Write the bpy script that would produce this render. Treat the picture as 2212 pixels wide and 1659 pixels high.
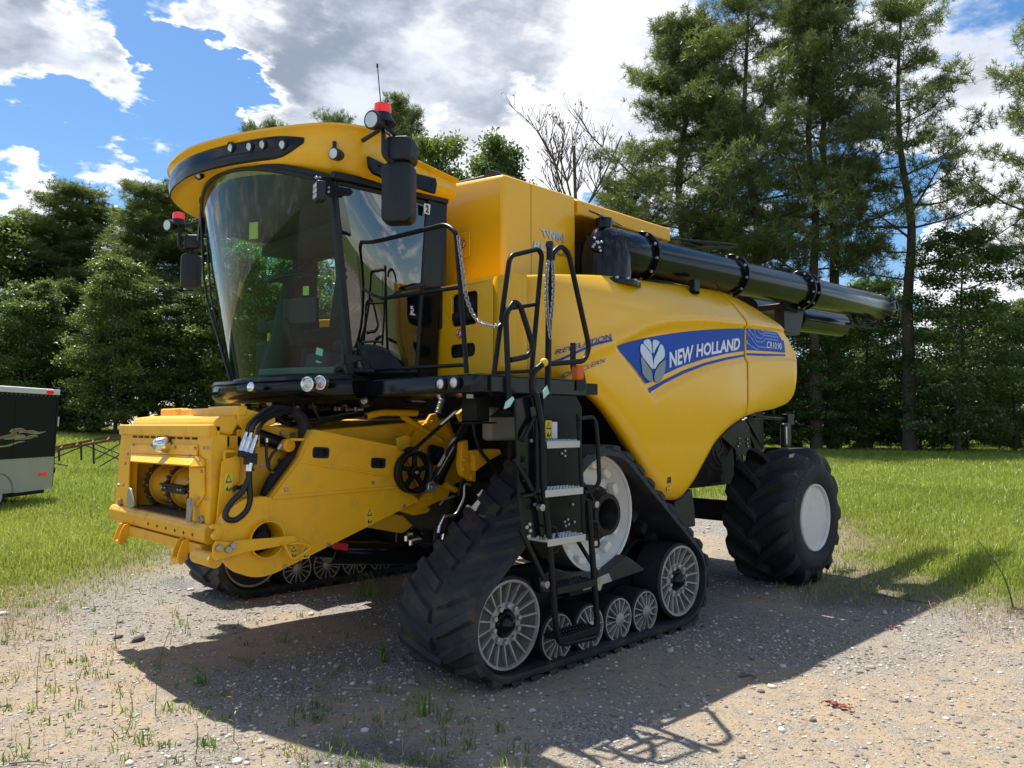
import bpy, bmesh, math, random
import numpy as np
from mathutils import Vector, Matrix, Quaternion
from mathutils.geometry import tessellate_polygon

for o in list(bpy.data.objects):
    bpy.data.objects.remove(o)
SC = bpy.context.scene
COL = SC.collection
R = math.radians
random.seed(7)

# ------------------------------------------------------------------ camera
CAM_H, FPX = 1.65, 1661.0          # eye height (m), focal length in units of a 2212 wide frame
PITCH, HEAD = math.atan(87.5 / FPX), R(45.2)
_h = Vector((math.cos(HEAD), math.sin(HEAD), 0))
RT = Vector((math.sin(HEAD), -math.cos(HEAD), 0))
FW = _h * math.cos(PITCH) + Vector((0, 0, math.sin(PITCH)))
UP = RT.cross(FW)
cam_d = bpy.data.cameras.new('camera')
cam = bpy.data.objects.new('camera', cam_d)
COL.objects.link(cam)
cam_d.sensor_width = 36
cam_d.lens = 36 * FPX / 2212
cam_d.clip_start, cam_d.clip_end = 0.05, 3000
cam.matrix_world = Matrix(((RT.x, UP.x, -FW.x, 0), (RT.y, UP.y, -FW.y, 0), (RT.z, UP.z, -FW.z, CAM_H), (0, 0, 0, 1)))
SC.camera = cam

# ------------------------------------------------------------------ sun, sky, exposure
SUN = Vector((0.06, 0.45, 1.0)).normalized()      # towards the sun
SUN_STRENGTH, SKY_STRENGTH, EXPOSURE = 2.5, 0.10, 1.70
ld = bpy.data.lights.new('sun', 'SUN')
ld.energy = SUN_STRENGTH
ld.angle = R(0.55)
ld.color = (1.0, 0.95, 0.87)
sun = bpy.data.objects.new('sun', ld)
COL.objects.link(sun)
sun.rotation_euler = (-SUN).to_track_quat('-Z', 'Y').to_euler()
SC.view_settings.view_transform = 'Standard'
SC.view_settings.look = 'None'
SC.view_settings.exposure = EXPOSURE
SC.view_settings.gamma = 1
SC.view_settings.use_curve_mapping = False
SC.cycles.max_bounces = 5
SC.cycles.diffuse_bounces = 2
SC.cycles.glossy_bounces = 3
SC.cycles.transmission_bounces = 3
SC.cycles.transparent_max_bounces = 10
SC.cycles.caustics_reflective = False
SC.cycles.caustics_refractive = False

def ray(u, v):
    return FW + RT * ((u - 1106) / FPX) + UP * ((829.5 - v) / FPX)

W = bpy.data.worlds.new('World')
SC.world = W
W.use_nodes = True
def sky():
    nt = W.node_tree
    N, L = nt.nodes, nt.links
    N.clear()
    def n(t, **k):
        x = N.new(t)
        for a, b in k.items():
            setattr(x, a, b)
        return x
    def math_(op, a, b=None, c=None, clamp=False):
        x = n('ShaderNodeMath', operation=op, use_clamp=clamp)
        for i, q in enumerate((a, b, c)):
            if q is None:
                continue
            if isinstance(q, (int, float)):
                x.inputs[i].default_value = q
            else:
                L.new(q, x.inputs[i])
        return x.outputs[0]
    def ramp(x, lo, hi, a=0.0, b=1.0, smooth=True):
        m = n('ShaderNodeMapRange', interpolation_type='SMOOTHSTEP' if smooth else 'LINEAR')
        L.new(x, m.inputs[0])
        for i, q in ((1, lo), (2, hi), (3, a), (4, b)):
            m.inputs[i].default_value = q
        return m.outputs[0]
    out = n('ShaderNodeOutputWorld')
    bg = n('ShaderNodeBackground')
    bg.inputs[1].default_value = SKY_STRENGTH
    L.new(bg.outputs[0], out.inputs[0])
    st = n('ShaderNodeTexSky', sky_type='NISHITA')
    st.sun_disc = False
    st.sun_elevation = math.asin(SUN.z)
    st.sun_rotation = math.atan2(SUN.x, SUN.y)
    st.air_density, st.dust_density, st.ozone_density = 1.0, 0.6, 1.6
    tc = n('ShaderNodeTexCoord')
    d = tc.outputs['Generated']
    # flat cloud layer: direction projected on a plane overhead
    sep = n('ShaderNodeSeparateXYZ')
    L.new(d, sep.inputs[0])
    zz = math_('ADD', math_('MAXIMUM', sep.outputs[2], 0.0), 0.30)
    cb = n('ShaderNodeCombineXYZ')
    L.new(math_('DIVIDE', sep.outputs[0], zz), cb.inputs[0])
    L.new(math_('DIVIDE', sep.outputs[1], zz), cb.inputs[1])
    L.new(math_('MULTIPLY', sep.outputs[2], 1.6), cb.inputs[2])
    def noise(vec, sc, det, ro=0.55, dist=0.0):
        x = n('ShaderNodeTexNoise')
        x.inputs['Scale'].default_value = sc
        x.inputs['Detail'].default_value = det
        x.inputs['Roughness'].default_value = ro
        x.inputs['Distortion'].default_value = dist
        L.new(vec, x.inputs['Vector'])
        return x.outputs[0]
    big = noise(cb.outputs[0], 1.7, 1, 0.5)
    det = noise(cb.outputs[0], 4.6, 7, 0.58)
    dens = math_('ADD', math_('MULTIPLY', math_('SUBTRACT', big, 0.5), 0.8), math_('MULTIPLY', math_('SUBTRACT', det, 0.5), 2.1))
    dens = math_('ADD', dens, 0.06)
    # the cloud banks and the blue gaps that the photograph shows: (u, v, radius deg, weight)
    dirn = n('ShaderNodeVectorMath', operation='NORMALIZE')
    wn = n('ShaderNodeTexNoise')
    wn.inputs['Scale'].default_value = 5.0
    wn.inputs['Detail'].default_value = 5
    wn.inputs['Roughness'].default_value = 0.6
    L.new(cb.outputs[0], wn.inputs['Vector'])
    ws = n('ShaderNodeVectorMath', operation='SUBTRACT')
    L.new(wn.outputs['Color'], ws.inputs[0])
    ws.inputs[1].default_value = (0.5, 0.5, 0.5)
    wm = n('ShaderNodeVectorMath', operation='MULTIPLY_ADD')
    L.new(ws.outputs[0], wm.inputs[0])
    wm.inputs[1].default_value = (0.30, 0.30, 0.30)
    L.new(d, wm.inputs[2])
    L.new(wm.outputs[0], dirn.inputs[0])
    for u, v, rad, w in BANKS:
        t = ray(u, v).normalized()
        dp = n('ShaderNodeVectorMath', operation='DOT_PRODUCT')
        L.new(dirn.outputs[0], dp.inputs[0])
        dp.inputs[1].default_value = t
        dens = math_('ADD', dens, ramp(dp.outputs['Value'], math.cos(R(rad)), 1.0, 0.0, w))
    mask = ramp(dens, 0.0, 0.40)
    thick = math_('MULTIPLY', ramp(math_('ADD', dens, math_('MULTIPLY', math_('SUBTRACT', big, 0.5), 1.2)), 0.10, 1.05), ramp(sep.outputs[2], 0.27, 0.40, 0.22, 1.0))
    puff = ramp(det, 0.42, 0.68)
    def mix(fac, a, b):
        x = n('ShaderNodeMix', data_type='RGBA')
        if isinstance(fac, float):
            x.inputs[0].default_value = fac
        else:
            L.new(fac, x.inputs[0])
        for i, q in ((6, a), (7, b)):
            if isinstance(q, tuple):
                x.inputs[i].default_value = q
            else:
                L.new(q, x.inputs[i])
        return x.outputs[2]
    k = 1.0 / SKY_STRENGTH
    white = tuple(k * q for q in (0.40, 0.405, 0.42)) + (1,)
    grey = tuple(k * q for q in (0.105, 0.124, 0.158)) + (1,)
    lite = tuple(k * q for q in (0.26, 0.28, 0.315)) + (1,)
    cl = mix(thick, white, mix(puff, grey, lite))
    blue = n('ShaderNodeHueSaturation')
    blue.inputs['Saturation'].default_value = 1.30
    blue.inputs['Value'].default_value = 0.48
    L.new(st.outputs[0], blue.inputs['Color'])
    L.new(mix(mask, blue.outputs[0], cl), bg.inputs[0])
BANKS = [(40, 90, 10, 0.70), (190, 150, 5.5, 0.47), (275, 215, 3.2, 0.39), (70, 200, 4, 0.31),
         (235, 15, 3.8, -0.70), (330, 110, 3.8, -0.70), (410, 190, 4.8, -0.78), (330, 310, 7.5, -0.86), (130, 310, 6.5, -0.78), (490, 265, 5, -0.62), (40, 300, 5, -0.62),
         (520, 30, 5, 0.55), (700, 80, 9, 0.70), (660, 205, 5, 0.47), (950, 120, 11, 0.70), (1300, 120, 11, 0.70), (1500, 260, 7, 0.31),
         (30, 425, 4, 0.78), (160, 425, 4.5, 0.78), (320, 420, 5, 0.78), (1000, 300, 4.5, 0.47), (1180, 340, 4.5, 0.47), (1150, 250, 4.5, -0.7),
         (1870, 450, 5.5, -0.78), (1900, 600, 4.5, -0.78), (1700, 560, 4, -0.39), (2130, 520, 10, 0.47), (2050, 280, 7, 0.47), (2000, 720, 6, 0.47)]
sky()

# ------------------------------------------------------------------ measuring helpers: a photo point on a plane of the place
CP = Vector((0, 0, CAM_H))
def X_(u, v, X):
    r = ray(u, v)
    return CP + r * (X / r.x)
def Y_(u, v, Y):
    r = ray(u, v)
    return CP + r * (Y / r.y)
def G_(u, v, Z=0.0):
    r = ray(u, v)
    return CP + r * ((Z - CAM_H) / r.z)
def D_(u, dist):                       # ground point in the direction of column u at a distance
    r = RT * ((u - 1106) / FPX) + _h
    return Vector((r.x * dist, r.y * dist, 0))
K = 1.82278
def Zm(x0, y0, s):
    return lambda x, y: ((x0 + x / s) / K, (y0 + y / s) / K)
Z1, Z2, Z3, Z4 = Zm(600, 400, 1.8433), Zm(800, 1200, 2.212), Zm(400, 1500, 2.0733), Zm(1100, 1500, 2.0733)
Z5, Z6, Z7, Z8 = Zm(1500, 1700, 1.58), Zm(1800, 800, 2.074), Zm(2200, 700, 1.58), Zm(2500, 1500, 1.746)
ZB, ZT, ZM = Zm(650, 2050, 2.212), Zm(0, 1400, 2.765), Zm(1250, 380, 3.19)

# ------------------------------------------------------------------ materials
MATS = {}
def mat(name, col, rough=0.5, metal=0.0, var=0.12, scale=6.0, bump=0.0, bscale=40.0, coat=0.0, spec=0.5, dirt=None, dscale=3.0, dth=(0.5, 0.7), damt=0.6, emit=None):
    m = bpy.data.materials.new(name)
    m.use_nodes = True
    nt = m.node_tree
    N, L = nt.nodes, nt.links
    b = N['Principled BSDF']
    b.inputs['Roughness'].default_value = rough
    b.inputs['Metallic'].default_value = metal
    b.inputs['Coat Weight'].default_value = coat
    b.inputs['Coat Roughness'].default_value = 0.06
    b.inputs['Specular IOR Level'].default_value = spec
    tc = N.new('ShaderNodeTexCoord')
    nz = N.new('ShaderNodeTexNoise')
    nz.inputs['Scale'].default_value = scale
    nz.inputs['Detail'].default_value = 6
    L.new(tc.outputs['Object'], nz.inputs['Vector'])
    mx = N.new('ShaderNodeMix')
    mx.data_type = 'RGBA'
    mx.inputs[6].default_value = tuple(c * (1 - var) for c in col) + (1,)
    mx.inputs[7].default_value = tuple(min(1, c * (1 + var)) for c in col) + (1,)
    L.new(nz.outputs[0], mx.inputs[0])
    src = mx.outputs[2]
    if dirt:
        n2 = N.new('ShaderNodeTexNoise')
        n2.inputs['Scale'].default_value = dscale
        n2.inputs['Detail'].default_value = 10
        n2.inputs['Roughness'].default_value = 0.65
        L.new(tc.outputs['Object'], n2.inputs['Vector'])
        mr = N.new('ShaderNodeMapRange')
        mr.inputs[1].default_value, mr.inputs[2].default_value = dth
        mr.inputs[3].default_value, mr.inputs[4].default_value = 0, damt
        L.new(n2.outputs[0], mr.inputs[0])
        m2 = N.new('ShaderNodeMix')
        m2.data_type = 'RGBA'
        L.new(mr.outputs[0], m2.inputs[0])
        L.new(src, m2.inputs[6])
        m2.inputs[7].default_value = tuple(dirt) + (1,)
        src = m2.outputs[2]
        rr = N.new('ShaderNodeMapRange')
        rr.inputs[3].default_value, rr.inputs[4].default_value = rough, min(1, rough + 0.4)
        L.new(mr.outputs[0], rr.inputs[0])
        L.new(rr.outputs[0], b.inputs['Roughness'])
    L.new(src, b.inputs['Base Color'])
    if bump:
        n3 = N.new('ShaderNodeTexNoise')
        n3.inputs['Scale'].default_value = bscale
        n3.inputs['Detail'].default_value = 4
        L.new(tc.outputs['Object'], n3.inputs['Vector'])
        bp = N.new('ShaderNodeBump')
        bp.inputs['Strength'].default_value = bump
        bp.inputs['Distance'].default_value = 0.01
        L.new(n3.outputs[0], bp.inputs['Height'])
        L.new(bp.outputs[0], b.inputs['Normal'])
    if emit:
        b.inputs['Emission Color'].default_value = tuple(emit[:3]) + (1,)
        b.inputs['Emission Strength'].default_value = emit[3]
    MATS[name] = m
    return m
def glass_mat(name, tint, rough=0.0, ior=1.5, dust=0.03):
    m = bpy.data.materials.new(name)
    m.use_nodes = True
    nt = m.node_tree
    N, L = nt.nodes, nt.links
    N.remove(N['Principled BSDF'])
    out = N['Material Output']
    tr = N.new('ShaderNodeBsdfTransparent')
    tr.inputs[0].default_value = tint + (1,)
    gl = N.new('ShaderNodeBsdfGlossy')
    gl.inputs['Roughness'].default_value = rough
    df = N.new('ShaderNodeBsdfDiffuse')
    df.inputs[0].default_value = (0.4, 0.4, 0.36, 1)
    lw = N.new('ShaderNodeLayerWeight')
    lw.inputs[0].default_value = 0.5
    pw = N.new('ShaderNodeMath')
    pw.operation = 'POWER'
    pw.inputs[1].default_value = 4.0
    L.new(lw.outputs['Facing'], pw.inputs[0])
    fr = N.new('ShaderNodeMapRange')
    f0 = ((ior - 1) / (ior + 1)) ** 2
    fr.inputs[3].default_value, fr.inputs[4].default_value = f0, 0.95
    L.new(pw.outputs[0], fr.inputs[0])
    m1 = N.new('ShaderNodeMixShader')
    L.new(fr.outputs[0], m1.inputs[0])
    L.new(tr.outputs[0], m1.inputs[1])
    L.new(gl.outputs[0], m1.inputs[2])
    tc = N.new('ShaderNodeTexCoord')
    nz = N.new('ShaderNodeTexNoise')
    nz.inputs['Scale'].default_value = 5
    nz.inputs['Detail'].default_value = 8
    L.new(tc.outputs['Object'], nz.inputs['Vector'])
    mr = N.new('ShaderNodeMapRange')
    mr.inputs[1].default_value, mr.inputs[2].default_value = 0.4, 0.8
    mr.inputs[3].default_value, mr.inputs[4].default_value = 0.0, dust * 2.5
    L.new(nz.outputs[0], mr.inputs[0])
    m2 = N.new('ShaderNodeMixShader')
    L.new(mr.outputs[0], m2.inputs[0])
    L.new(m1.outputs[0], m2.inputs[1])
    L.new(df.outputs[0], m2.inputs[2])
    L.new(m2.outputs[0], out.inputs[0])
    MATS[name] = m
    return m
mat('yellow', (0.90, 0.485, 0.005), 0.28, coat=0.2, var=0.03, scale=1.5, dirt=(0.42, 0.26, 0.07), dscale=2.2, dth=(0.52, 0.9), damt=0.10)
mat('yellow_rough', (0.90, 0.45, 0.005), 0.42, var=0.05, scale=3, coat=0.1, dirt=(0.34, 0.2, 0.06), dscale=5, dth=(0.53, 0.8), damt=0.5)
mat('yellow_worn', (0.78, 0.40, 0.02), 0.45, var=0.07, scale=5, dirt=(0.18, 0.10, 0.05), dscale=9, dth=(0.58, 0.75), damt=0.7)
mat('black_gloss', (0.004, 0.006, 0.008), 0.16, spec=0.32, var=0.2, dirt=(0.04, 0.036, 0.03), dscale=4, dth=(0.5, 0.9), damt=0.2)
mat('black_paint', (0.006, 0.008, 0.010), 0.36, var=0.2, spec=0.22, dirt=(0.05, 0.045, 0.035), dscale=6, dth=(0.55, 0.85), damt=0.25)
mat('black_plastic', (0.012, 0.014, 0.018), 0.45, var=0.15, spec=0.4, bump=0.12, bscale=160, dirt=(0.06, 0.056, 0.05), dscale=4, dth=(0.5, 0.9), damt=0.2)
mat('dark_metal', (0.010, 0.010, 0.011), 0.6, spec=0.3, var=0.3, dirt=(0.08, 0.06, 0.04), dscale=6, damt=0.5)
mat('rubber', (0.017, 0.018, 0.021), 0.72, var=0.25, scale=8, bump=0.25, bscale=60, dirt=(0.10, 0.075, 0.05), dscale=7, dth=(0.55, 0.8), damt=0.4, spec=0.35)
mat('rubber_track', (0.024, 0.028, 0.035), 0.66, var=0.3, scale=6, bump=0.3, bscale=45, dirt=(0.17, 0.105, 0.055), dscale=4.5, dth=(0.50, 0.74), damt=0.55, spec=0.35)
mat('hose', (0.012, 0.012, 0.013), 0.5, var=0.2)
mat('chrome', (0.75, 0.75, 0.74), 0.18, metal=1.0, var=0.1)
mat('steel', (0.42, 0.41, 0.39), 0.42, metal=0.9, var=0.2, dirt=(0.12, 0.10, 0.08), dscale=9, damt=0.5)
mat('cast_dark', (0.075, 0.072, 0.066), 0.65, metal=0.2, var=0.2)
mat('cast_grey', (0.40, 0.385, 0.35), 0.55, metal=0.2, var=0.15, dirt=(0.10, 0.085, 0.065), dscale=5, dth=(0.45, 0.75), damt=0.7)
mat('aluminium', (0.50, 0.50, 0.50), 0.45, metal=0.85, var=0.1, bump=0.2, bscale=120)
mat('white_paint', (0.78, 0.76, 0.70), 0.42, var=0.04, dirt=(0.35, 0.28, 0.2), dscale=3.5, dth=(0.5, 0.85), damt=0.45)
mat('white_rim', (0.66, 0.65, 0.61), 0.4, var=0.04, dirt=(0.33, 0.28, 0.22), dscale=4, dth=(0.5, 0.85), damt=0.45)
mat('rust', (0.16, 0.075, 0.035), 0.85, var=0.35, scale=12, bump=0.3)
mat('dark_rust', (0.07, 0.04, 0.028), 0.8, var=0.4, scale=10)
mat('red_lens', (0.75, 0.02, 0.01), 0.15, coat=0.5, var=0.1, emit=(0.8, 0.02, 0.01, 0.12))
mat('amber_lens', (0.62, 0.12, 0.003), 0.3, spec=0.3, var=0.15)
mat('lens', (0.62, 0.63, 0.60), 0.15, metal=0.6, var=0.2, scale=60, bump=0.3, bscale=120)
mat('silver', (0.55, 0.56, 0.57), 0.32, metal=0.85, var=0.06)
mat('emblem_dark', (0.22, 0.23, 0.23), 0.32, metal=0.85, var=0.06)
mat('decal_blue', (0.003, 0.058, 0.40), 0.42, spec=0.25, var=0.04)
mat('decal_pale', (0.13, 0.22, 0.62), 0.3, var=0.05)
mat('decal_white', (0.74, 0.76, 0.80), 0.35, var=0.04)
mat('decal_black', (0.02, 0.02, 0.02), 0.5, var=0.1)
mat('decal_yellow', (0.80, 0.55, 0.03), 0.45, var=0.05)
mat('decal_red', (0.6, 0.03, 0.03), 0.45, var=0.05)
mat('red_paint', (0.55, 0.02, 0.02), 0.4, var=0.1)
mat('interior', (0.016, 0.018, 0.019), 0.75, var=0.15)
mat('interior_pale', (0.12, 0.15, 0.145), 0.8, var=0.1)
mat('seat_cloth', (0.010, 0.012, 0.020), 0.9, var=0.2)
mat('paper', (0.72, 0.72, 0.70), 0.8, var=0.05)
mat('tag_green', (0.55, 0.75, 0.05), 0.6, var=0.05)
mat('tag_mint', (0.35, 0.66, 0.55), 0.6, var=0.05)
mat('orange_part', (0.45, 0.17, 0.05), 0.6, var=0.15)
mat('wood', (0.27, 0.22, 0.17), 0.85, var=0.3, scale=14)
mat('tan_plastic', (0.26, 0.23, 0.19), 0.6, var=0.06)
glass_mat('glass_front', (0.56, 0.86, 0.80), ior=1.5, dust=0.003)
glass_mat('glass_door', (0.22, 0.32, 0.40), ior=2.7, dust=0.004)

# ------------------------------------------------------------------ shape primitives: each returns (vertices, faces)
def V(*a):
    return Vector(a)
def P_box(x, y, z):
    vs = [(a, b, c) for a in x for b in y for c in z]
    return vs, [(0, 1, 3, 2), (4, 6, 7, 5), (0, 4, 5, 1), (2, 3, 7, 6), (0, 2, 6, 4), (1, 5, 7, 3)]
def P_poly(pts, vec, holes=()):
    vec = Vector(vec)
    loops = [[Vector(p) for p in pts]] + [[Vector(p) for p in h] for h in holes]
    allv = [p for l in loops for p in l]
    n = len(allv)
    vs = allv + [p + vec for p in allv]
    if holes:
        tris = [tuple(t) for t in tessellate_polygon(loops)]
    else:
        tris = [tuple(range(n))]
    fs = [tuple(t) for t in tris] + [tuple(i + n for i in reversed(t)) for t in tris]
    o = 0
    for l in loops:
        m = len(l)
        for i in range(m):
            a, b = o + i, o + (i + 1) % m
            fs.append((a, a + n, b + n, b))
        o += m
    return vs, fs
def frame(d):
    d = d.normalized()
    a = Vector((0, 0, 1)) if abs(d.z) < 0.9 else Vector((1, 0, 0))
    x = a.cross(d).normalized()
    return x, d.cross(x).normalized()
def smooth_path(pts, k=6, closed=False):
    p = [Vector(q) for q in pts]
    n = len(p)
    out = []
    rng = range(n if closed else n - 1)
    for i in rng:
        if closed:
            a, b, c, d = p[(i - 1) % n], p[i], p[(i + 1) % n], p[(i + 2) % n]
        else:
            a, b, c, d = p[max(i - 1, 0)], p[i], p[i + 1], p[min(i + 2, n - 1)]
        for j in range(k):
            t = j / k
            out.append(0.5 * ((2 * b) + (c - a) * t + (2 * a - 5 * b + 4 * c - d) * t * t + (3 * b - a - 3 * c + d) * t ** 3))
    if not closed:
        out.append(p[-1])
    return out
def round_path(pts, r=0.06, k=5, closed=False):         # a bent pipe: straight runs with rounded corners
    p = [Vector(q) for q in pts]
    n = len(p)
    out = []
    for i in range(n):
        if not closed and i in (0, n - 1):
            out.append(p[i])
            continue
        a, b, c = p[i - 1], p[i], p[(i + 1) % n]
        d1, d2 = (a - b), (c - b)
        rr = min(r, d1.length * 0.45, d2.length * 0.45)
        s, e = b + d1.normalized() * rr, b + d2.normalized() * rr
        for j in range(k + 1):
            t = j / k
            out.append((1 - t) ** 2 * s + 2 * t * (1 - t) * b + t * t * e)
    return out
def P_tube(pts, r, n=8, closed=False, r1=None):
    p = [Vector(q) for q in pts]
    m = len(p)
    vs, fs = [], []
    tang = []
    for i in range(m):
        a = p[(i - 1) % m] if closed else p[max(i - 1, 0)]
        b = p[(i + 1) % m] if closed else p[min(i + 1, m - 1)]
        tang.append((b - a).normalized())
    x, y = frame(tang[0])
    for i in range(m):
        if i:
            q = tang[i - 1].rotation_difference(tang[i])
            x = q @ x
            y = tang[i].cross(x).normalized()
            x = y.cross(tang[i]).normalized()
        rad = r if r1 is None else r + (r1 - r) * i / (m - 1)
        for j in range(n):
            t = 2 * math.pi * j / n
            vs.append(p[i] + (x * math.cos(t) + y * math.sin(t)) * rad)
    for i in range(m if closed else m - 1):
        for j in range(n):
            a, b = i * n + j, i * n + (j + 1) % n
            c, d = ((i + 1) % m) * n + (j + 1) % n, ((i + 1) % m) * n + j
            fs.append((a, b, c, d))
    if not closed:
        fs.append(tuple(range(n - 1, -1, -1)))
        fs.append(tuple((m - 1) * n + j for j in range(n)))
    return vs, fs
def P_lathe(o, axis, prof, n=28, closed=False):
    o, axis = Vector(o), Vector(axis).normalized()
    x, y = frame(axis)
    vs, fs = [], []
    m = len(prof)
    for r, h in prof:
        for j in range(n):
            t = 2 * math.pi * j / n
            vs.append(o + axis * h + (x * math.cos(t) + y * math.sin(t)) * max(r, 1e-4))
    for i in range(m if closed else m - 1):
        k2 = (i + 1) % m
        for j in range(n):
            fs.append((i * n + j, i * n + (j + 1) % n, k2 * n + (j + 1) % n, k2 * n + j))
    if not closed:
        fs.append(tuple(range(n - 1, -1, -1)))
        fs.append(tuple((m - 1) * n + j for j in range(n)))
    return vs, fs
def P_cyl(a, b, r, n=16, r1=None):
    a, b = Vector(a), Vector(b)
    return P_lathe(a, b - a, [(r, 0), (r if r1 is None else r1, (b - a).length)], n)
def P_grid(rows, closed_u=False):
    m, n = len(rows), len(rows[0])
    vs = [p for r in rows for p in r]
    fs = []
    for i in range(m - 1):
        for j in range(n if closed_u else n - 1):
            fs.append((i * n + j, i * n + (j + 1) % n, (i + 1) * n + (j + 1) % n, (i + 1) * n + j))
    return vs, fs
def P_obox(c, s, rot):                      # oriented box: centre, size, 3x3 rotation
    vs, fs = P_box((-s[0] / 2, s[0] / 2), (-s[1] / 2, s[1] / 2), (-s[2] / 2, s[2] / 2))
    return [Vector(c) + rot @ Vector(v) for v in vs], fs
def P_bar(a, b, w, h, up=(0, 0, 1)):        # rectangular bar from a to b
    a, b = Vector(a), Vector(b)
    d = (b - a).normalized()
    x = d.cross(Vector(up)).normalized()
    z = x.cross(d)
    vs = [p + x * sx * w / 2 + z * sz * h / 2 for p in (a, b) for sx in (-1, 1) for sz in (-1, 1)]
    return vs, [(0, 1, 3, 2), (4, 6, 7, 5), (0, 4, 5, 1), (2, 3, 7, 6), (0, 2, 6, 4), (1, 5, 7, 3)]
def rrect(c, ex, ey, w, h, r=0.02, k=4):    # rounded rectangle loop in the plane of ex, ey
    c, ex, ey = Vector(c), Vector(ex), Vector(ey)
    out = []
    for qx, qy, a0 in ((1, 1, 0), (-1, 1, 90), (-1, -1, 180), (1, -1, 270)):
        for i in range(k + 1):
            a = R(a0 + 90 * i / k)
            out.append(c + ex * (qx * (w / 2 - r) + r * math.cos(a)) + ey * (qy * (h / 2 - r) + r * math.sin(a)))
    return out
def circle(c, ex, ey, r, n=20):
    c, ex, ey = Vector(c), Vector(ex), Vector(ey)
    return [c + (ex * math.cos(2 * math.pi * i / n) + ey * math.sin(2 * math.pi * i / n)) * r for i in range(n)]

# ------------------------------------------------------------------ objects
def empty(name, loc, label=None, cat=None, group=None):
    o = bpy.data.objects.new(name, None)
    COL.objects.link(o)
    o.location = loc
    o.empty_display_size = 0.2
    if label:
        o['label'] = label
    if cat:
        o['category'] = cat
    if group:
        o['group'] = group
    return o
def tag(o, label, cat=None, group=None, kind=None):
    if label:
        o['label'] = label
    if cat:
        o['category'] = cat
    if group:
        o['group'] = group
    if kind:
        o['kind'] = kind
    return o
def make_mesh(name, prims, m, angle=38, fix=True):
    vs, fs = [], []
    for pv, pf in prims:
        o = len(vs)
        vs += [tuple(v) for v in pv]
        fs += [tuple(i + o for i in f) for f in pf]
    me = bpy.data.meshes.new(name)
    me.from_pydata(vs, [], fs)
    if fix:
        bm = bmesh.new()
        bm.from_mesh(me)
        bmesh.ops.recalc_face_normals(bm, faces=bm.faces)
        bm.to_mesh(me)
        bm.free()
    me.materials.append(MATS[m] if isinstance(m, str) else m)
    if angle:
        me.shade_smooth()
        me.set_sharp_from_angle(angle=R(angle))
    return me
def inv_parent(o, parent):
    o.parent = parent
    if parent.type == 'EMPTY':
        o.matrix_parent_inverse = Matrix.Translation(-Vector(parent.location)) if not any(parent.rotation_euler) else parent.matrix_basis.inverted()
def obj(name, prims, m, parent=None, bevel=0, angle=38, label=None, seg=2, solid=0, fix=True):
    if isinstance(prims, tuple):
        prims = [prims]
    me = make_mesh(name, prims, m, angle, fix)
    o = bpy.data.objects.new(name, me)
    COL.objects.link(o)
    if parent:
        inv_parent(o, parent)
    if solid:
        md = o.modifiers.new('solid', 'SOLIDIFY')
        md.thickness = solid
        md.offset = -1
    if bevel:
        md = o.modifiers.new('bevel', 'BEVEL')
        md.width = bevel
        md.segments = seg
        md.limit_method = 'ANGLE'
        md.angle_limit = R(35)
    if label:
        o['label'] = label
    return o
_bolt = {}
def bolt(p, nrm, r=0.012, h=0.012, parent=None, m='steel', name='bolt', sides=6):
    key = (round(r, 4), round(h, 4), m, sides)
    if key not in _bolt:
        vs, fs = P_lathe((0, 0, 0), (0, 0, 1), [(r, -h * 0.3), (r, h * 0.8), (r * 0.85, h)], sides)
        _bolt[key] = make_mesh(name, [(vs, fs)], m, 30)
    o = bpy.data.objects.new(name, _bolt[key])
    COL.objects.link(o)
    o.parent = parent
    mw = Matrix.Translation(Vector(p)) @ Vector(nrm).normalized().to_track_quat('Z', 'Y').to_matrix().to_4x4()
    if parent is not None and parent.type == 'EMPTY':
        mw = Matrix.Translation(-Vector(parent.location)) @ mw
    o.matrix_basis = mw
    return o
def text_prim(s, size=1.0, bold=0.0, shear=0.0, spacing=1.0, fn=None, extr=0.0):
    cu = bpy.data.curves.new('t', 'FONT')
    cu.body = s
    cu.size = size
    cu.offset = bold
    cu.shear = shear
    cu.space_character = spacing
    cu.extrude = extr
    cu.resolution_u = 3
    o = bpy.data.objects.new('t', cu)
    COL.objects.link(o)
    dg = bpy.context.evaluated_depsgraph_get()
    me = bpy.data.meshes.new_from_object(o.evaluated_get(dg))
    vs = [tuple(v.co) for v in me.vertices]
    fs = [tuple(p.vertices) for p in me.polygons]
    bpy.data.objects.remove(o)
    bpy.data.curves.remove(cu)
    bpy.data.meshes.remove(me)
    if fn:
        vs = [fn(*v) for v in vs]
    return vs, fs
def text_fit(s, fn, x0, x1, y0, y1, **k):
    """lettering stretched into the box x0..x1, y0..y1 of the surface fn(x, y) -> point"""
    vs, fs = text_prim(s, **k)
    xs, ys = [v[0] for v in vs], [v[1] for v in vs]
    a, b, c, d = min(xs), max(xs), min(ys), max(ys)
    return [fn(x0 + (v[0] - a) / (b - a) * (x1 - x0), y0 + (v[1] - c) / (d - c) * (y1 - y0)) for v in vs], fs
def interp(tab):
    xs, ys = [t[0] for t in tab], [t[1] for t in tab]
    return lambda x: float(np.interp(x, xs, ys))
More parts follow.
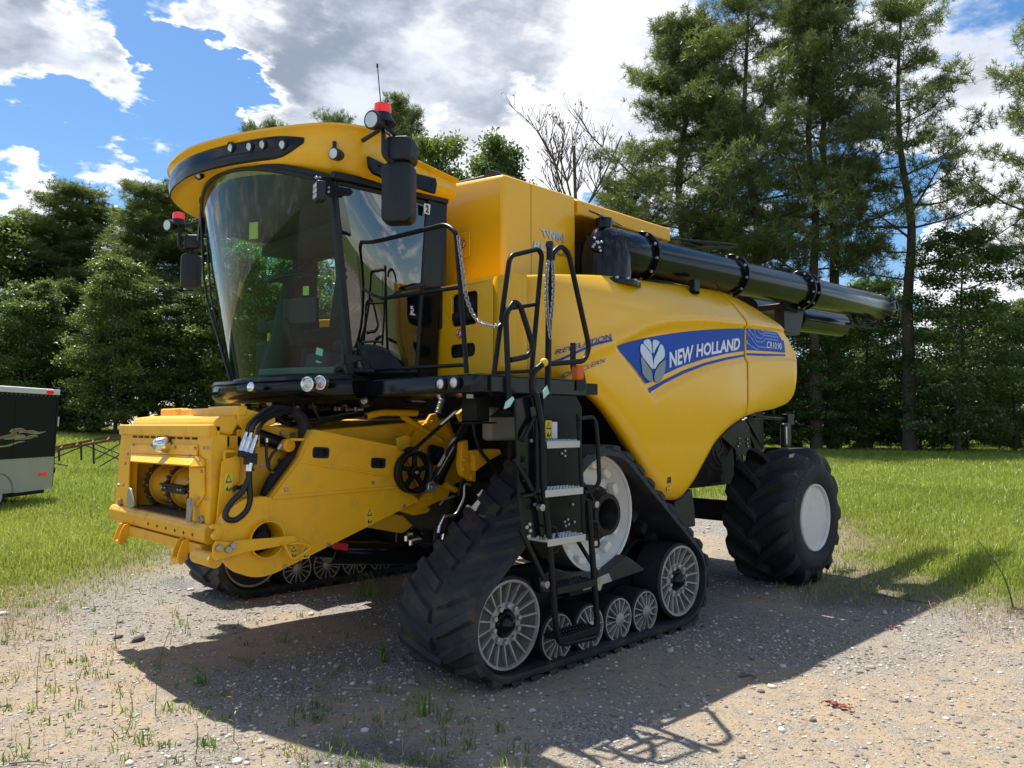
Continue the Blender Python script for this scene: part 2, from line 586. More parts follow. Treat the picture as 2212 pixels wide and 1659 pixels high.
def sinterp(tab):                            # smooth curve through a table
    xs, ys = np.array([t[0] for t in tab], float), np.array([t[1] for t in tab], float)
    d = np.gradient(ys, xs)
    def f(x):
        i = min(max(int(np.searchsorted(xs, x)) - 1, 0), len(xs) - 2)
        h = xs[i + 1] - xs[i]
        t = min(max((x - xs[i]) / h, 0), 1)
        return float((2 * t ** 3 - 3 * t * t + 1) * ys[i] + (t ** 3 - 2 * t * t + t) * h * d[i] + (-2 * t ** 3 + 3 * t * t) * ys[i + 1] + (t ** 3 - t * t) * h * d[i + 1])
    return f
def sstep(a, b, x):
    t = min(max((x - a) / (b - a), 0), 1)
    return t * t * (3 - 2 * t)
# ================================================================== THE COMBINE HARVESTER
YC = 5.58                                    # its middle; the front is towards -X, its left side towards -Y
CH = empty('combine_harvester', (4.5, YC, 0), 'large yellow combine harvester with black rubber front tracks and blue side decal', 'combine harvester')

# ---------------- chassis and dark bulk inside the body
obj('chassis', [P_box((4.3, 7.55), (4.35, 6.5), (1.0, 2.65)), P_box((4.12, 4.6), (4.85, 6.4), (0.75, 1.75)),
                P_box((5.6, 7.0), (4.6, 6.55), (0.78, 1.2))], 'dark_metal', CH, 0.03)
obj('front_axle', [P_box((4.25, 4.65), (4.15, 7.0), (0.78, 1.2)), P_cyl((4.445, 4.1, 1.0), (4.445, 7.06, 1.0), 0.16)], 'dark_metal', CH, 0.02)
obj('rear_axle', [P_bar((7.87, 4.2, 0.68), (7.87, 6.96, 0.68), 0.2, 0.22), P_box((7.7, 8.05), (5.2, 5.96), (0.6, 1.35))], 'dark_metal', CH, 0.02)
obj('residue_chopper', [P_box((7.0, 8.6), (4.62, 6.54), (0.95, 1.92)), P_poly([(7.0, 4.6, 1.2), (7.7, 4.6, 1.3), (8.3, 4.6, 1.6), (7.6, 4.6, 1.9), (7.0, 4.6, 1.9)], (0, 1.96, 0))], 'dark_metal', CH, 0.02)

# ---------------- curved side shields
zu = sinterp([(3.6, 1.80), (4.0, 2.0), (4.3, 2.12), (4.71, 2.255), (5.19, 2.415), (5.9, 2.53), (6.71, 2.582), (7.59, 2.625), (8.4, 2.63)])
zl = sinterp([(4.7, 1.56), (5.15, 1.845), (5.5, 1.99), (5.88, 2.115), (6.3, 2.205), (6.77, 2.265), (7.65, 2.325), (8.4, 2.34)])
def shield_y(x, z):
    y = 3.62 + 0.34 * max(0.0, (z - 2.5) / 0.5) ** 2 + 0.05 * max(0.0, (1.5 - z) / 0.5) ** 2
    y += 0.35 - math.sqrt(max(0.0, 0.1225 - min(0.35, max(0.0, x - 7.75)) ** 2))
    y += 0.10 * max(0.0, (4.15 - x) / 0.35) ** 2.2
    a = sstep(zu(x) + 0.015, zu(x) - 0.012, z) * sstep(zl(x) - 0.015, zl(x) + 0.012, z) * sstep(-0.03, 0.03, x - (4.71 + (2.25 - z) * 1.257)) * sstep(7.86, 7.78, x)
    y += 0.026 * a
    y += 0.045 * math.exp(-max(0.0, z - zb(x)) / 0.05) + 0.10 * max(0.0, (x - 6.9) / 1.2) * ((z - 2.25) / 0.5) ** 2 - 0.03 * max(0.0, 1 - ((z - 1.95) / 0.45) ** 2) * sstep(6.9, 6.3, x)
    y -= 0.024 * math.exp(-((z - zu(x) - 0.05) / 0.07) ** 2) * sstep(3.9, 4.6, x)
    return y
def on_shield(x, z, off=0.004):
    return Vector((x, shield_y(x, z) - off, z))
zt = sinterp([(3.8, 2.69), (4.2, 2.75), (4.9, 2.84), (5.6, 2.885), (6.4, 2.95), (6.95, 2.97), (7.3, 2.89), (7.55, 2.74), (7.75, 2.53), (7.9, 2.33), (8.02, 2.18), (8.1, 2.10)])
zb = sinterp([(3.8, 1.97), (4.1, 1.95), (4.38, 1.90), (4.58, 1.79), (4.8, 1.61), (5.05, 1.38), (5.25, 1.17), (5.4, 1.06), (5.58, 1.01), (5.74, 1.03), (5.86, 1.12), (6.01, 1.28), (6.21, 1.47), (6.4, 1.59), (6.65, 1.69), (7.0, 1.765), (7.5, 1.82), (7.8, 1.89), (8.0, 1.98), (8.1, 2.06)])
def shield_rows(xs, seam=None, nz=56):
    rows = []
    for k in range(nz + 1):
        t = k / nz
        row = []
        for x in xs:
            zz = zb(x) + (zt(x) - zb(x)) * t
            xx = x + (seam(zz) if seam else 0) * 0
            p = on_shield(xx, zz, 0)
            row.append(p)
        rows.append(row)
    return rows
def flare(rows):                              # turned-in lips along the rim of a panel
    top = [Vector((p.x, p.y + 0.09, p.z + 0.012)) for p in rows[-1]]
    bot = [Vector((p.x, p.y + 0.07, p.z + 0.0)) for p in rows[0]]
    return [bot] + rows + [top]
def mirror(prim):
    return [Vector((v[0], 2 * YC - v[1], v[2])) for v in prim[0]], [tuple(reversed(f)) for f in prim[1]]
xs1 = [3.80 + 2.95 * i / 120 for i in range(121)]
xs2 = [6.785 + 0.965 * i / 40 for i in range(41)] + [7.75 + 0.35 * math.sin(R(90 * i / 18)) for i in range(1, 19)]
rows1, rows2 = flare(shield_rows(xs1)), shield_rows(xs2)
rows2 = flare([r + [Vector((r[-1].x, r[-1].y + 0.25, r[-1].z)), Vector((r[-1].x, r[-1].y + 0.6, r[-1].z))] for r in rows2])
for side in (0, 1):
    for nm, rw in (('side_shield', rows1), ('rear_side_shield', rows2)):
        rw2 = [[rw[0][0] * 0 + Vector((p.x, p.y + 0.05, p.z)) if i == -1 else p for i, p in enumerate(r)] for r in rw]
        pr_ = P_grid(rw2)
        sh = obj(nm, mirror(pr_) if side else pr_, 'yellow', CH, solid=0.02, angle=60, fix=False)
        if side == 0 and nm == 'side_shield':
            SHIELD = sh
        elif side == 0:
            RSHIELD = sh
obj('rear_hood', [P_box((7.3, 8.05), (4.3, 6.86), (1.95, 2.62)), P_poly([(6.6, 4.2, 2.4), (8.0, 4.2, 2.4), (7.7, 4.2, 2.72), (7.2, 4.2, 2.92), (6.6, 4.2, 2.97)], (0, 2.76, 0))], 'yellow', CH, 0.06)
obj('engine_deck', [P_box((5.0, 6.7), (4.1, 7.05), (2.55, 2.86))], 'dark_metal', CH, 0.02)

# ---------------- decals on the shields
def dec(tab_top, tab_bot, x0, x1, n=60, off=0.005):
    ft, fb = interp(tab_top), interp(tab_bot)
    rows = []
    for k in range(7):
        rows.append([on_shield(x, fb(x) + (ft(x) - fb(x)) * k / 6, off) for x in [x0 + (x1 - x0) * i / n for i in range(n + 1)]])
    return P_grid(rows)
def xz(Z, x, y, Y=3.64):
    p = Y_(*Z(x, y), Y)
    return (p.x, p.z)
tip = xz(Z7, 330, 1052)
top1 = [tip] + [xz(Z7, *q) for q in ((420, 1024), (520, 1000), (640, 978), (780, 958), (920, 945), (1050, 939), (1128, 938))]
bot1 = [tip] + [xz(Z7, *q) for q in ((392, 1110), (440, 1165), (480, 1220), (522, 1283), (560, 1268), (640, 1224), (760, 1170), (900, 1126), (1040, 1094), (1150, 1078))]
x1e = 6.742
obj('blue_decal', dec(top1, bot1, tip[0], x1e, 90), 'decal_blue', SHIELD, fix=False)
st_t = [xz(Z7, *q) for q in ((528, 1318), (640, 1258), (760, 1200), (900, 1150), (1040, 1116), (1155, 1098))]
st_b = [xz(Z7, *q) for q in ((545, 1338), (640, 1280), (760, 1220), (900, 1167), (1040, 1132), (1155, 1112))]
obj('decal_stripe', dec(st_t, st_b, st_t[0][0] + 0.01, x1e, 60), 'decal_blue', SHIELD, fix=False)
rt_ = [xz(Z7, *q) for q in ((1145, 937), (1260, 945), (1380, 962), (1400, 1010))]
rb_ = [xz(Z7, *q) for q in ((1168, 1072), (1290, 1078), (1415, 1088))]
obj('blue_decal', dec(rt_, rb_, 6.80, 7.62, 40), 'decal_blue', RSHIELD, fix=False)
rt2 = [xz(Z7, *q) for q in ((1168, 1090), (1290, 1094), (1412, 1098))]
rb2 = [xz(Z7, *q) for q in ((1168, 1105), (1290, 1109), (1412, 1108))]
obj('decal_stripe', dec(rt2, rb2, 6.80, 7.62, 40), 'decal_blue', RSHIELD, fix=False)
def strip_line(pts, w, off):
    q = [Vector((a, b)) for a, b in pts]
    rows = [[], []]
    for i, p in enumerate(q):
        d = (q[min(i + 1, len(q) - 1)] - q[max(i - 1, 0)]).normalized()
        nn = Vector((-d.y, d.x)) * w / 2
        for r_, s in ((rows[0], -1), (rows[1], 1)):
            r_.append(on_shield(p.x + nn.x * s, p.y + nn.y * s, off))
    return P_grid(rows)
circ = []
for ln in (((1165, 960), (1200, 1000), (1240, 1052), (1300, 1056)), ((1185, 950), (1215, 985), (1232, 1020), (1268, 1022), (1290, 1000), (1370, 1012)),
           ((1215, 945), (1230, 990), (1262, 1000), (1282, 978), (1375, 992)), ((1240, 948), (1262, 975), (1290, 962), (1372, 974)),
           ((1170, 1025), (1200, 1050), (1240, 1070)), ((1262, 950), (1290, 950), (1340, 955))):
    circ.append(strip_line([xz(Z7, *q) for q in ln], 0.012, 0.008))
for q in ((1160, 957), (1183, 947), (1170, 1022)):
    c = xz(Z7, *q)
    circ.append(([on_shield(c[0] + 0.022 * math.cos(a * 0.6283), c[1] + 0.022 * math.sin(a * 0.6283), 0.008) for a in range(10)], [tuple(range(10))]))
obj('circuit_print', circ, 'decal_pale', RSHIELD, fix=False)
def lettering(s, Z, a, b, c, d, off, m, parent, name='lettering', **k):
    """lettering in the photo quad a (bottom left), b (bottom right), c (top right), d (top left) on the shield"""
    A, B, C_, D = [Vector(xz(Z, *q)) for q in (a, b, c, d)]
    def fn(s_, t_):
        p = (A * (1 - s_) + B * s_) * (1 - t_) + (D * (1 - s_) + C_ * s_) * t_
        return on_shield(p.x, p.y, off)
    vs, fs = text_fit(s, lambda a_, b_: Vector((a_, b_, 0)), 0, 1, 0, 1, **k)
    bm = bmesh.new()
    vv = [bm.verts.new(v) for v in vs]
    for f_ in fs:
        bm.faces.new([vv[i] for i in f_])
    bmesh.ops.triangulate(bm, faces=bm.faces)
    bmesh.ops.subdivide_edges(bm, edges=bm.edges, cuts=2, use_grid_fill=True)
    bm.verts.index_update()
    pr_ = ([fn(v.co.x, v.co.y) for v in bm.verts], [tuple(v.index for v in f_.verts) for f_ in bm.faces])
    bm.free()
    return obj(name, pr_, m, parent, angle=0, fix=False)
lettering('NEW', Z7, (672, 1184), (822, 1140), (832, 1040), (672, 1088), 0.009, 'decal_white', SHIELD, bold=0.035, shear=0.1)
lettering('HOLLAND', Z7, (842, 1118), (1124, 1070), (1128, 994), (850, 1036), 0.009, 'decal_white', SHIELD, bold=0.035, shear=0.1)
lettering('CR10.90', Z7, (1294, 1060), (1388, 1068), (1390, 1030), (1296, 1016), 0.010, 'decal_white', RSHIELD, bold=0.01, shear=0.1)
lettering('REVELATION', Z6, (765, 1240), (1215, 1112), (1218, 1066), (775, 1200), 0.009, 'decal_blue', SHIELD, shear=0.15, bold=0.008)
lettering('OPTICLEAN', Z6, (825, 1432), (1160, 1302), (1165, 1264), (830, 1390), 0.009, 'decal_blue', SHIELD, shear=0.1)
obj('decal_stripe', strip_line([xz(Z6, *q) for q in ((700, 1322), (800, 1282), (920, 1225), (1060, 1160), (1215, 1122))], 0.016, 0.007), 'decal_blue', SHIELD, fix=False)
for m, pts in (('silver', [(1505, 1140), (1535, 1112), (1562, 1118), (1572, 1150), (1572, 1230), (1545, 1195)]),
               ('silver', [(1480, 1170), (1500, 1150), (1545, 1205), (1570, 1250), (1575, 1360), (1530, 1310), (1482, 1235)]),
               ('emblem_dark', [(1480, 1250), (1530, 1325), (1560, 1375), (1565, 1460), (1530, 1450), (1490, 1400), (1482, 1340)]),
               ('silver', [(1583, 1150), (1590, 1118), (1615, 1118), (1640, 1140), (1600, 1200), (1583, 1230)]),
               ('silver', [(1650, 1150), (1675, 1195), (1670, 1260), (1620, 1310), (1583, 1360), (1585, 1280), (1610, 1225)]),
               ('emblem_dark', [(1675, 1280), (1670, 1370), (1640, 1440), (1590, 1465), (1583, 1400), (1610, 1340)])):
    lp = [on_shield(*xz(Z6, *q), 0.006) for q in pts]
    lp = smooth_path(lp, 3, True)
    obj('emblem_leaf', P_poly(lp, (0, -0.008, 0)), m, SHIELD, bevel=0.003)
def warn(c, ex, ey, w, h, parent, off=(0, -0.004, 0), red=True):
    """small two-panel safety sticker"""
    c, ex, ey, off = Vector(c), Vector(ex), Vector(ey), Vector(off)
    s = obj('safety_sticker', P_poly([c + ex * a * w / 2 + ey * b * h / 2 for a, b in ((-1, -1), (1, -1), (1, 1), (-1, 1))], off), 'decal_yellow', parent)
    o2 = c + off * 1.6
    tri = lambda k, cy: [o2 + ex * w * a * k + ey * (cy + h * b * k) for a, b in ((-0.9, -0.45), (0.9, -0.45), (0, 0.55))]
    sy = h * 0.22
    bk = [P_poly(tri(0.42, sy), off * 0.3)]
    obj('sticker_print', bk, 'decal_black', s)
    obj('sticker_print', P_poly([p + off * 0.5 for p in tri(0.27, sy)], off * 0.3), 'decal_yellow', s)
    obj('sticker_print', [P_poly([o2 + ex * w * a + ey * h * b for a, b in pl], off * 0.3) for pl in
                          (((-0.32, -0.3), (-0.1, -0.16), (-0.02, -0.3), (-0.15, -0.42)), ((-0.02, -0.36), (0.35, -0.2), (0.38, -0.25), (0.1, -0.42)))], 'decal_black', s)
    return s
for q in ((1793, 300),):
    p = on_shield(*xz(Z5, *q), 0.002)
    obj('safety_sticker', P_poly([p + Vector((a, 0, b)) for a, b in ((-.025, -.025), (.025, -.025), (.025, .025), (-.025, .025))], (0, -.002, 0)), 'decal_black', SHIELD)
p = on_shield(*xz(Z5, 1797, 345), 0.002)
warn(p, (1, 0, 0), (0, 0, 1), 0.05, 0.07, SHIELD, (0, -0.002, 0))

# ---------------- front corner column with two vents
def col_panel():
    zb0, zt0 = 1.97, 2.69
    front = [(4.58, zb0), (3.92, zb0), (3.92, zt0), (4.58, zt0)]
    X0 = 3.70
    pf = lambda y, z: Vector((X0 + 0.04 * (y - 3.9), y, z))
    def vent(cy, cz, w, h, r):
        return [pf(q.y, q.z) for q in rrect((0, cy, cz), (0, 1, 0), (0, 0, 1), w, h, r)]
    c1, c2 = X_(1000, 667, X0), X_(995, 757, X0)
    h1, h2 = vent(c1.y, c1.z, 0.30, 0.245, 0.04), vent(c2.y, c2.z, 0.30, 0.10, 0.045)
    o = obj('front_panel', P_poly([pf(*q) for q in front], (0.02, 0, 0), (h1, h2)), 'yellow', CH, 0.004, angle=25)
    rows = []
    for z in [zb0 + (zt0 - zb0) * i / 8 for i in range(9)]:
        rows.append([Vector((x, y, z)) for x, y in ((3.701, 3.918), (3.695, 3.85), (3.69, 3.80), (3.70, 3.75), (3.72, 3.71), (3.75, 3.68), (3.785, 3.665))])
    rows.append([p_ + Vector((0.06, 0.07, 0.015)) for p_ in rows[-1]])
    obj('corner_panel', P_grid(rows), 'yellow', CH, solid=0.02, angle=60, fix=False)
    obj('panel_ledge', P_poly([(3.70, 4.58, 2.695), (3.70, 3.90, 2.695), (3.76, 3.74, 2.70), (4.02, 3.90, 2.75), (4.02, 4.58, 2.75)], (0, 0, -0.02)), 'yellow', CH)
    obj('vent_housing', [P_box((3.76, 4.0), (3.95, 4.55), (2.0, 2.68))], 'dark_metal', CH)
    obj('vent_grille', [P_cyl((3.74, c1.y - 0.12, c1.z - 0.05), (3.74, c1.y + 0.12, c1.z - 0.05), 0.045)], 'black_plastic', CH)
    for q in ((1000, 527), (992, 720)):
        p = X_(*q, X0 - 0.006 if q[1] > 600 else 3.985)
        d = obj('warning_disc', P_lathe(p, (-1, 0, 0), [(0.033, 0), (0.033, 0.003)], 20), 'decal_red', CH)
        obj('sticker_print', P_lathe(p, (-1, 0, 0), [(0.024, 0.003), (0.024, 0.005)], 20), 'decal_white', d)
        obj('sticker_print', [P_obox(p + Vector((-0.006, 0, 0)), (0.002, 0.012, 0.034), Matrix.Identity(3))], 'decal_black', d)
        obj('sticker_print', [P_obox(p + Vector((-0.0085, 0, 0)), (0.002, 0.007, 0.05), Matrix.Rotation(R(45), 3, 'X'))], 'decal_red', d)
    for q in ((1000, 530),):
        p = X_(*q, 3.995)
        obj('access_cover', P_poly(rrect(p, (0, 1, 0), (0, 0, 1), 0.17, 0.20, 0.02), (-0.006, 0, 0)), 'yellow', CH, 0.003)
    for q in ((938, 695), (935, 780)):
        bolt(X_(*q, X0 + 0.02), (-1, 0, 0), 0.012, 0.01, CH)
col_panel()

# ---------------- grain tank
TANK = obj('grain_tank', [P_poly([(4.0, 4.12, 2.66), (4.0, 6.50, 2.66), (4.0, 6.50, 3.56), (4.0, 6.1, 3.62), (4.0, 4.76, 3.62), (4.0, 4.12, 3.555)], (0.85, 0, 0))], 'yellow', CH, 0.035, seg=3)
obj('tank_wall', [P_box((4.8, 6.9), (4.55, 6.6), (2.7, 3.40))], 'dark_metal', CH)
obj('tank_rail', [P_poly([(4.853, 4.10, 3.40), (4.853, 4.10, 3.52), (4.853, 4.16, 3.55), (4.853, 4.6, 3.55), (4.853, 4.6, 3.33)], (1.36, 0, 0))], 'yellow_rough', CH, 0.012)
obj('tank_rail', [P_poly([(4.853, 7.06, 3.40), (4.853, 7.06, 3.52), (4.853, 7.0, 3.55), (4.853, 6.56, 3.55), (4.853, 6.56, 3.33)], (1.36, 0, 0))], 'yellow_rough', CH, 0.012)
obj('rail_gasket', [P_box((4.86, 6.24), (4.20, 4.62), (3.552, 3.572))], 'black_plastic', CH, 0.006)
obj('tank_cover', [P_poly([(4.15, 4.5, 3.665), (4.15, 5.58, 3.74), (4.15, 6.66, 3.665), (4.15, 6.66, 3.62), (4.15, 4.5, 3.62)], (2.0, 0, 0))], 'black_plastic', CH, 0.01)
hp = X_(1052, 372, 4.1)
obj('cover_hinge', [P_cyl(hp, hp + Vector((0.3, 0, 0)), 0.028), P_cyl(hp + Vector((-0.004, 0, 0)), hp, 0.015)], 'black_plastic', CH)
# two lines of raised lettering on the tank side
def tank_fn(Z, a, b, c, d, Y=4.118):
    A, B, C_, D = [Y_(*Z(*q), Y) for q in (a, b, c, d)]
    return lambda s_, t_: (A * (1 - s_) + B * s_) * (1 - t_) + (D * (1 - s_) + C_ * s_) * t_
for s, q in (('TWIN', ((702, 275), (872, 325), (874, 250), (680, 205))), ('ROTOR', ((625, 372), (940, 455), (942, 385), (632, 308)))):
    obj('lettering', text_fit(s, tank_fn(Z6, *q, Y=4.112), 0, 1, 0, 1, bold=0.03), 'silver', TANK, angle=0, fix=False)
obj('panel_seam', P_box((4.30, 4.3015), (4.117, 4.1195), (2.70, 3.53)), 'dark_metal', TANK)
warn(X_(967, 421, 3.998), (0, -1, 0), (0, 0, 1), 0.045, 0.13, TANK, (-0.003, 0, 0))

# ---------------- unloading auger
AY = 3.93
def az(x):
    return 3.105 + (x - 5.3) * 0.028
ad = Vector((1, 0, 0.028)).normalized()
AP = lambda x: Vector((x, AY, az(x)))
AUG = obj('auger_tube', [P_lathe(AP(5.0), ad, [(0.174, 0), (0.174, 3.6)], 40), P_lathe(AP(8.62), ad, [(0.178, 0), (0.178, 2.62), (0.17, 2.64), (0.15, 2.64), (0.15, 2.2), (0.02, 2.2)], 40)], 'black_gloss', CH)
el = smooth_path([(4.80, AY + 0.02, 2.80), (4.80, AY + 0.02, 2.95), (4.84, AY + 0.01, 3.04), (4.95, AY, 3.10), (5.10, AY, az(5.1)), (5.46, AY, az(5.46))], 5)
obj('auger_elbow', [P_lathe((5.02, AY + 0.02, 2.8), (0, 0, 1), [(0.215, 0), (0.218, 0.12), (0.215, 0.25), (0.20, 0.34), (0.165, 0.42), (0.11, 0.47), (0.05, 0.492), (0.003, 0.496)], 40), P_lathe(AP(5.02), ad, [(0.12, -0.05), (0.18, 0.0), (0.194, 0.06), (0.194, 0.30), (0.180, 0.44)], 40)], 'black_gloss', CH, angle=50)
def flange(x, r=0.222, w=0.03, nb=10, par=CH):
    f = obj('auger_flange', P_lathe(AP(x), ad, [(0.18, -w / 2), (r, -w / 2), (r, w / 2), (0.18, w / 2)], 40, True), 'black_gloss', par, 0.004)
    for i in range(nb):
        a = 2 * math.pi * i / nb + 0.2
        d = Vector((0, math.cos(a), math.sin(a)))
        if d.y < 0.5:
            bolt(AP(x) + d * (r - 0.022) - ad * w / 2, -ad, 0.014, 0.016, f, 'aluminium')
    return f
flange(5.47); flange(7.02); flange(8.55, 0.225); flange(8.68, 0.225); flange(11.22, 0.205)
obj('auger_pivot_flange', P_lathe((5.02, AY + 0.02, 2.78), (0, 0, 1), [(0.29, 0), (0.29, 0.03), (0.24, 0.05)], 40), 'black_gloss', CH)
for i in range(11):
    a = R(150 + i * 22)
    bolt((5.02 + 0.265 * math.cos(a), AY + 0.02 + 0.265 * math.sin(a), 2.81), (0, 0, 1), 0.016, 0.022, CH, 'aluminium')
EN = V(-0.68, -0.73, 0.1).normalized()
E0 = V(5.02, AY + 0.02, 3.05) + EN * 0.222
def on_elbow(x, y, off=0.0):
    r_ = ray(*Z6(x, y))
    return CP + r_ * ((E0 + EN * off - CP).dot(EN) / r_.dot(EN))
pp = [on_elbow(*q) for q in ((1055, 265), (1130, 282), (1190, 305), (1185, 405), (1090, 372))]
obj('elbow_plate', P_poly(pp, EN * -0.03), 'black_paint', CH)
for q in ((1122, 288), (1138, 318), (1180, 320), (1120, 340), (1108, 358), (1160, 362), (1170, 390), (1152, 326)):
    bolt(on_elbow(*q, 0.002), EN, 0.012, 0.012, CH, 'aluminium')
br = [(5.0, 4.12, 3.33), (5.42, 4.12, 3.40), (5.42, 4.12, 3.38), (5.0, 4.12, 3.24)]
obj('auger_bracket', [P_poly([(4.86, 4.0, 3.42), (5.40, 4.06, 3.40), (5.0, 3.9, 3.36), (4.86, 3.88, 3.36)], (0, 0, -0.012)), P_cyl((5.0, AY + 0.02, 3.2), (5.0, AY + 0.02, 3.36), 0.07)], 'black_gloss', CH)
for x, y in ((4.9, 3.92), (4.95, 3.94), (5.05, 3.96), (5.1, 3.98), (5.15, 4.0), (5.08, 4.0)):
    bolt((x, y, 3.372), (0.2, -0.6, -0.6), 0.014, 0.02, CH, 'aluminium')
obj('auger_saddle', [P_poly([(8.35, 4.0, 2.70), (8.75, 4.0, 2.70), (8.86, 4.0, 2.98), (8.80, 4.0, 3.04), (8.35, 4.0, 3.04)], (0, 0.12, 0)), P_box((8.3, 8.7), (3.95, 4.3), (2.96, 3.03))], 'black_paint', CH, 0.006)
obj('auger_saddle', [P_box((6.05, 6.14), (3.74, 3.80), (2.84, 2.97)), P_box((6.05, 6.14), (3.74, 3.95), (2.84, 2.87))], 'black_plastic', CH, 0.008)
FA = lambda x: Vector((x, 4.50, 3.02 + (x - 9) * 0.03))
obj('folded_auger_tube', [P_lathe(FA(8.4), ad, [(0.165, 0), (0.165, 2.7)], 32), P_lathe(FA(9.62), ad, [(0.17, 0), (0.185, 0.005), (0.185, 0.03), (0.17, 0.035)], 32)], 'black_gloss', CH)
obj('auger_latch', [P_bar(AP(10.2) + Vector((0, 0.0, -0.18)), AP(10.45) + Vector((0, 0.05, -0.27)), 0.05, 0.03), P_bar(AP(10.55) + Vector((0, 0.0, -0.17)), AP(10.5) + Vector((0, 0.05, -0.27)), 0.05, 0.03),
                    P_bar(AP(10.2) + Vector((0, 0.08, -0.27)), AP(11.1) + Vector((0, 0.08, -0.27)), 0.08, 0.035), P_bar(AP(10.9) + Vector((0, -0.02, -0.24)), AP(11.15) + Vector((0, 0.2, -0.25)), 0.05, 0.05)], 'dark_metal', CH)
obj('deck_handrail', [P_tube(round_path([Y_(*Z7(*q), 4.35) for q in ((690, 380), (1090, 415), (1105, 432), (880, 436), (770, 400))], 0.05), 0.014), P_tube([Y_(*Z7(680, 372), 4.35), Y_(*Z7(690, 420), 4.35)], 0.02), P_tube([Y_(*Z7(760, 440), 4.35), Y_(*Z7(1090, 428), 4.35)], 0.012)], 'black_paint', CH)
obj('tank_end_bracket', [P_poly([(6.0, 4.2, 3.32), (6.2, 4.2, 3.40), (6.25, 4.2, 3.36), (6.15, 4.2, 3.2)], (0, 0.3, 0))], 'steel', CH)

# ---------------- tracks
def hull_path(circles, step=0.02):
    """outline of a belt round circles (x, z, r), counter-clockwise: idler, idler, driver"""
    out = []
    m = len(circles)
    tang = []
    for i in range(m):
        x0, z0, r0 = circles[i]
        x1, z1, r1 = circles[(i + 1) % m]
        d = math.hypot(x1 - x0, z1 - z0)
        base = math.atan2(z1 - z0, x1 - x0)
        off = math.acos((r0 - r1) / d)
        tang.append(base - off)                 # angle of the normal at both tangent points
    for i in range(m):
        x, z, r = circles[i]
        a0, a1 = tang[i - 1], tang[i]
        while a1 < a0:
            a1 += 2 * math.pi
        nseg = max(3, int((a1 - a0) * r / step))
        for k in range(nseg + 1):
            a = a0 + (a1 - a0) * k / nseg
            out.append((x + r * math.cos(a), z + r * math.sin(a), math.cos(a), math.sin(a)))
        x2, z2, r2 = circles[(i + 1) % m]
        p, q = out[-1], (x2 + r2 * math.cos(a1), z2 + r2 * math.sin(a1))
        L = math.hypot(q[0] - p[0], q[1] - p[1])
        for k in range(1, int(L / step)):
            t = k / int(L / step)
            out.append((p[0] + (q[0] - p[0]) * t, p[1] + (q[1] - p[1]) * t, math.cos(a1), math.sin(a1)))
    return out
CIRC = [(3.47, 0.385, 0.343), (5.42, 0.385, 0.343), (4.445, 1.0, 0.462)]
PATH = hull_path(CIRC)
cum = [0.0]
for i in range(len(PATH)):
    a, b = PATH[i], PATH[(i + 1) % len(PATH)]
    cum.append(cum[-1] + math.hypot(b[0] - a[0], b[1] - a[1]))
PL = cum[-1]
def on_path(s):
    s %= PL
    i = min(int(np.searchsorted(cum, s, 'right')) - 1, len(PATH) - 1)
    a, b = PATH[i], PATH[(i + 1) % len(PATH)]
    t = (s - cum[i]) / max(cum[i + 1] - cum[i], 1e-9)
    nx, nz = a[2] + (b[2] - a[2]) * t, a[3] + (b[3] - a[3]) * t
    l = math.hypot(nx, nz)
    return a[0] + (b[0] - a[0]) * t, a[1] + (b[1] - a[1]) * t, nx / l, nz / l
TY0, TY1 = 3.475, 4.20
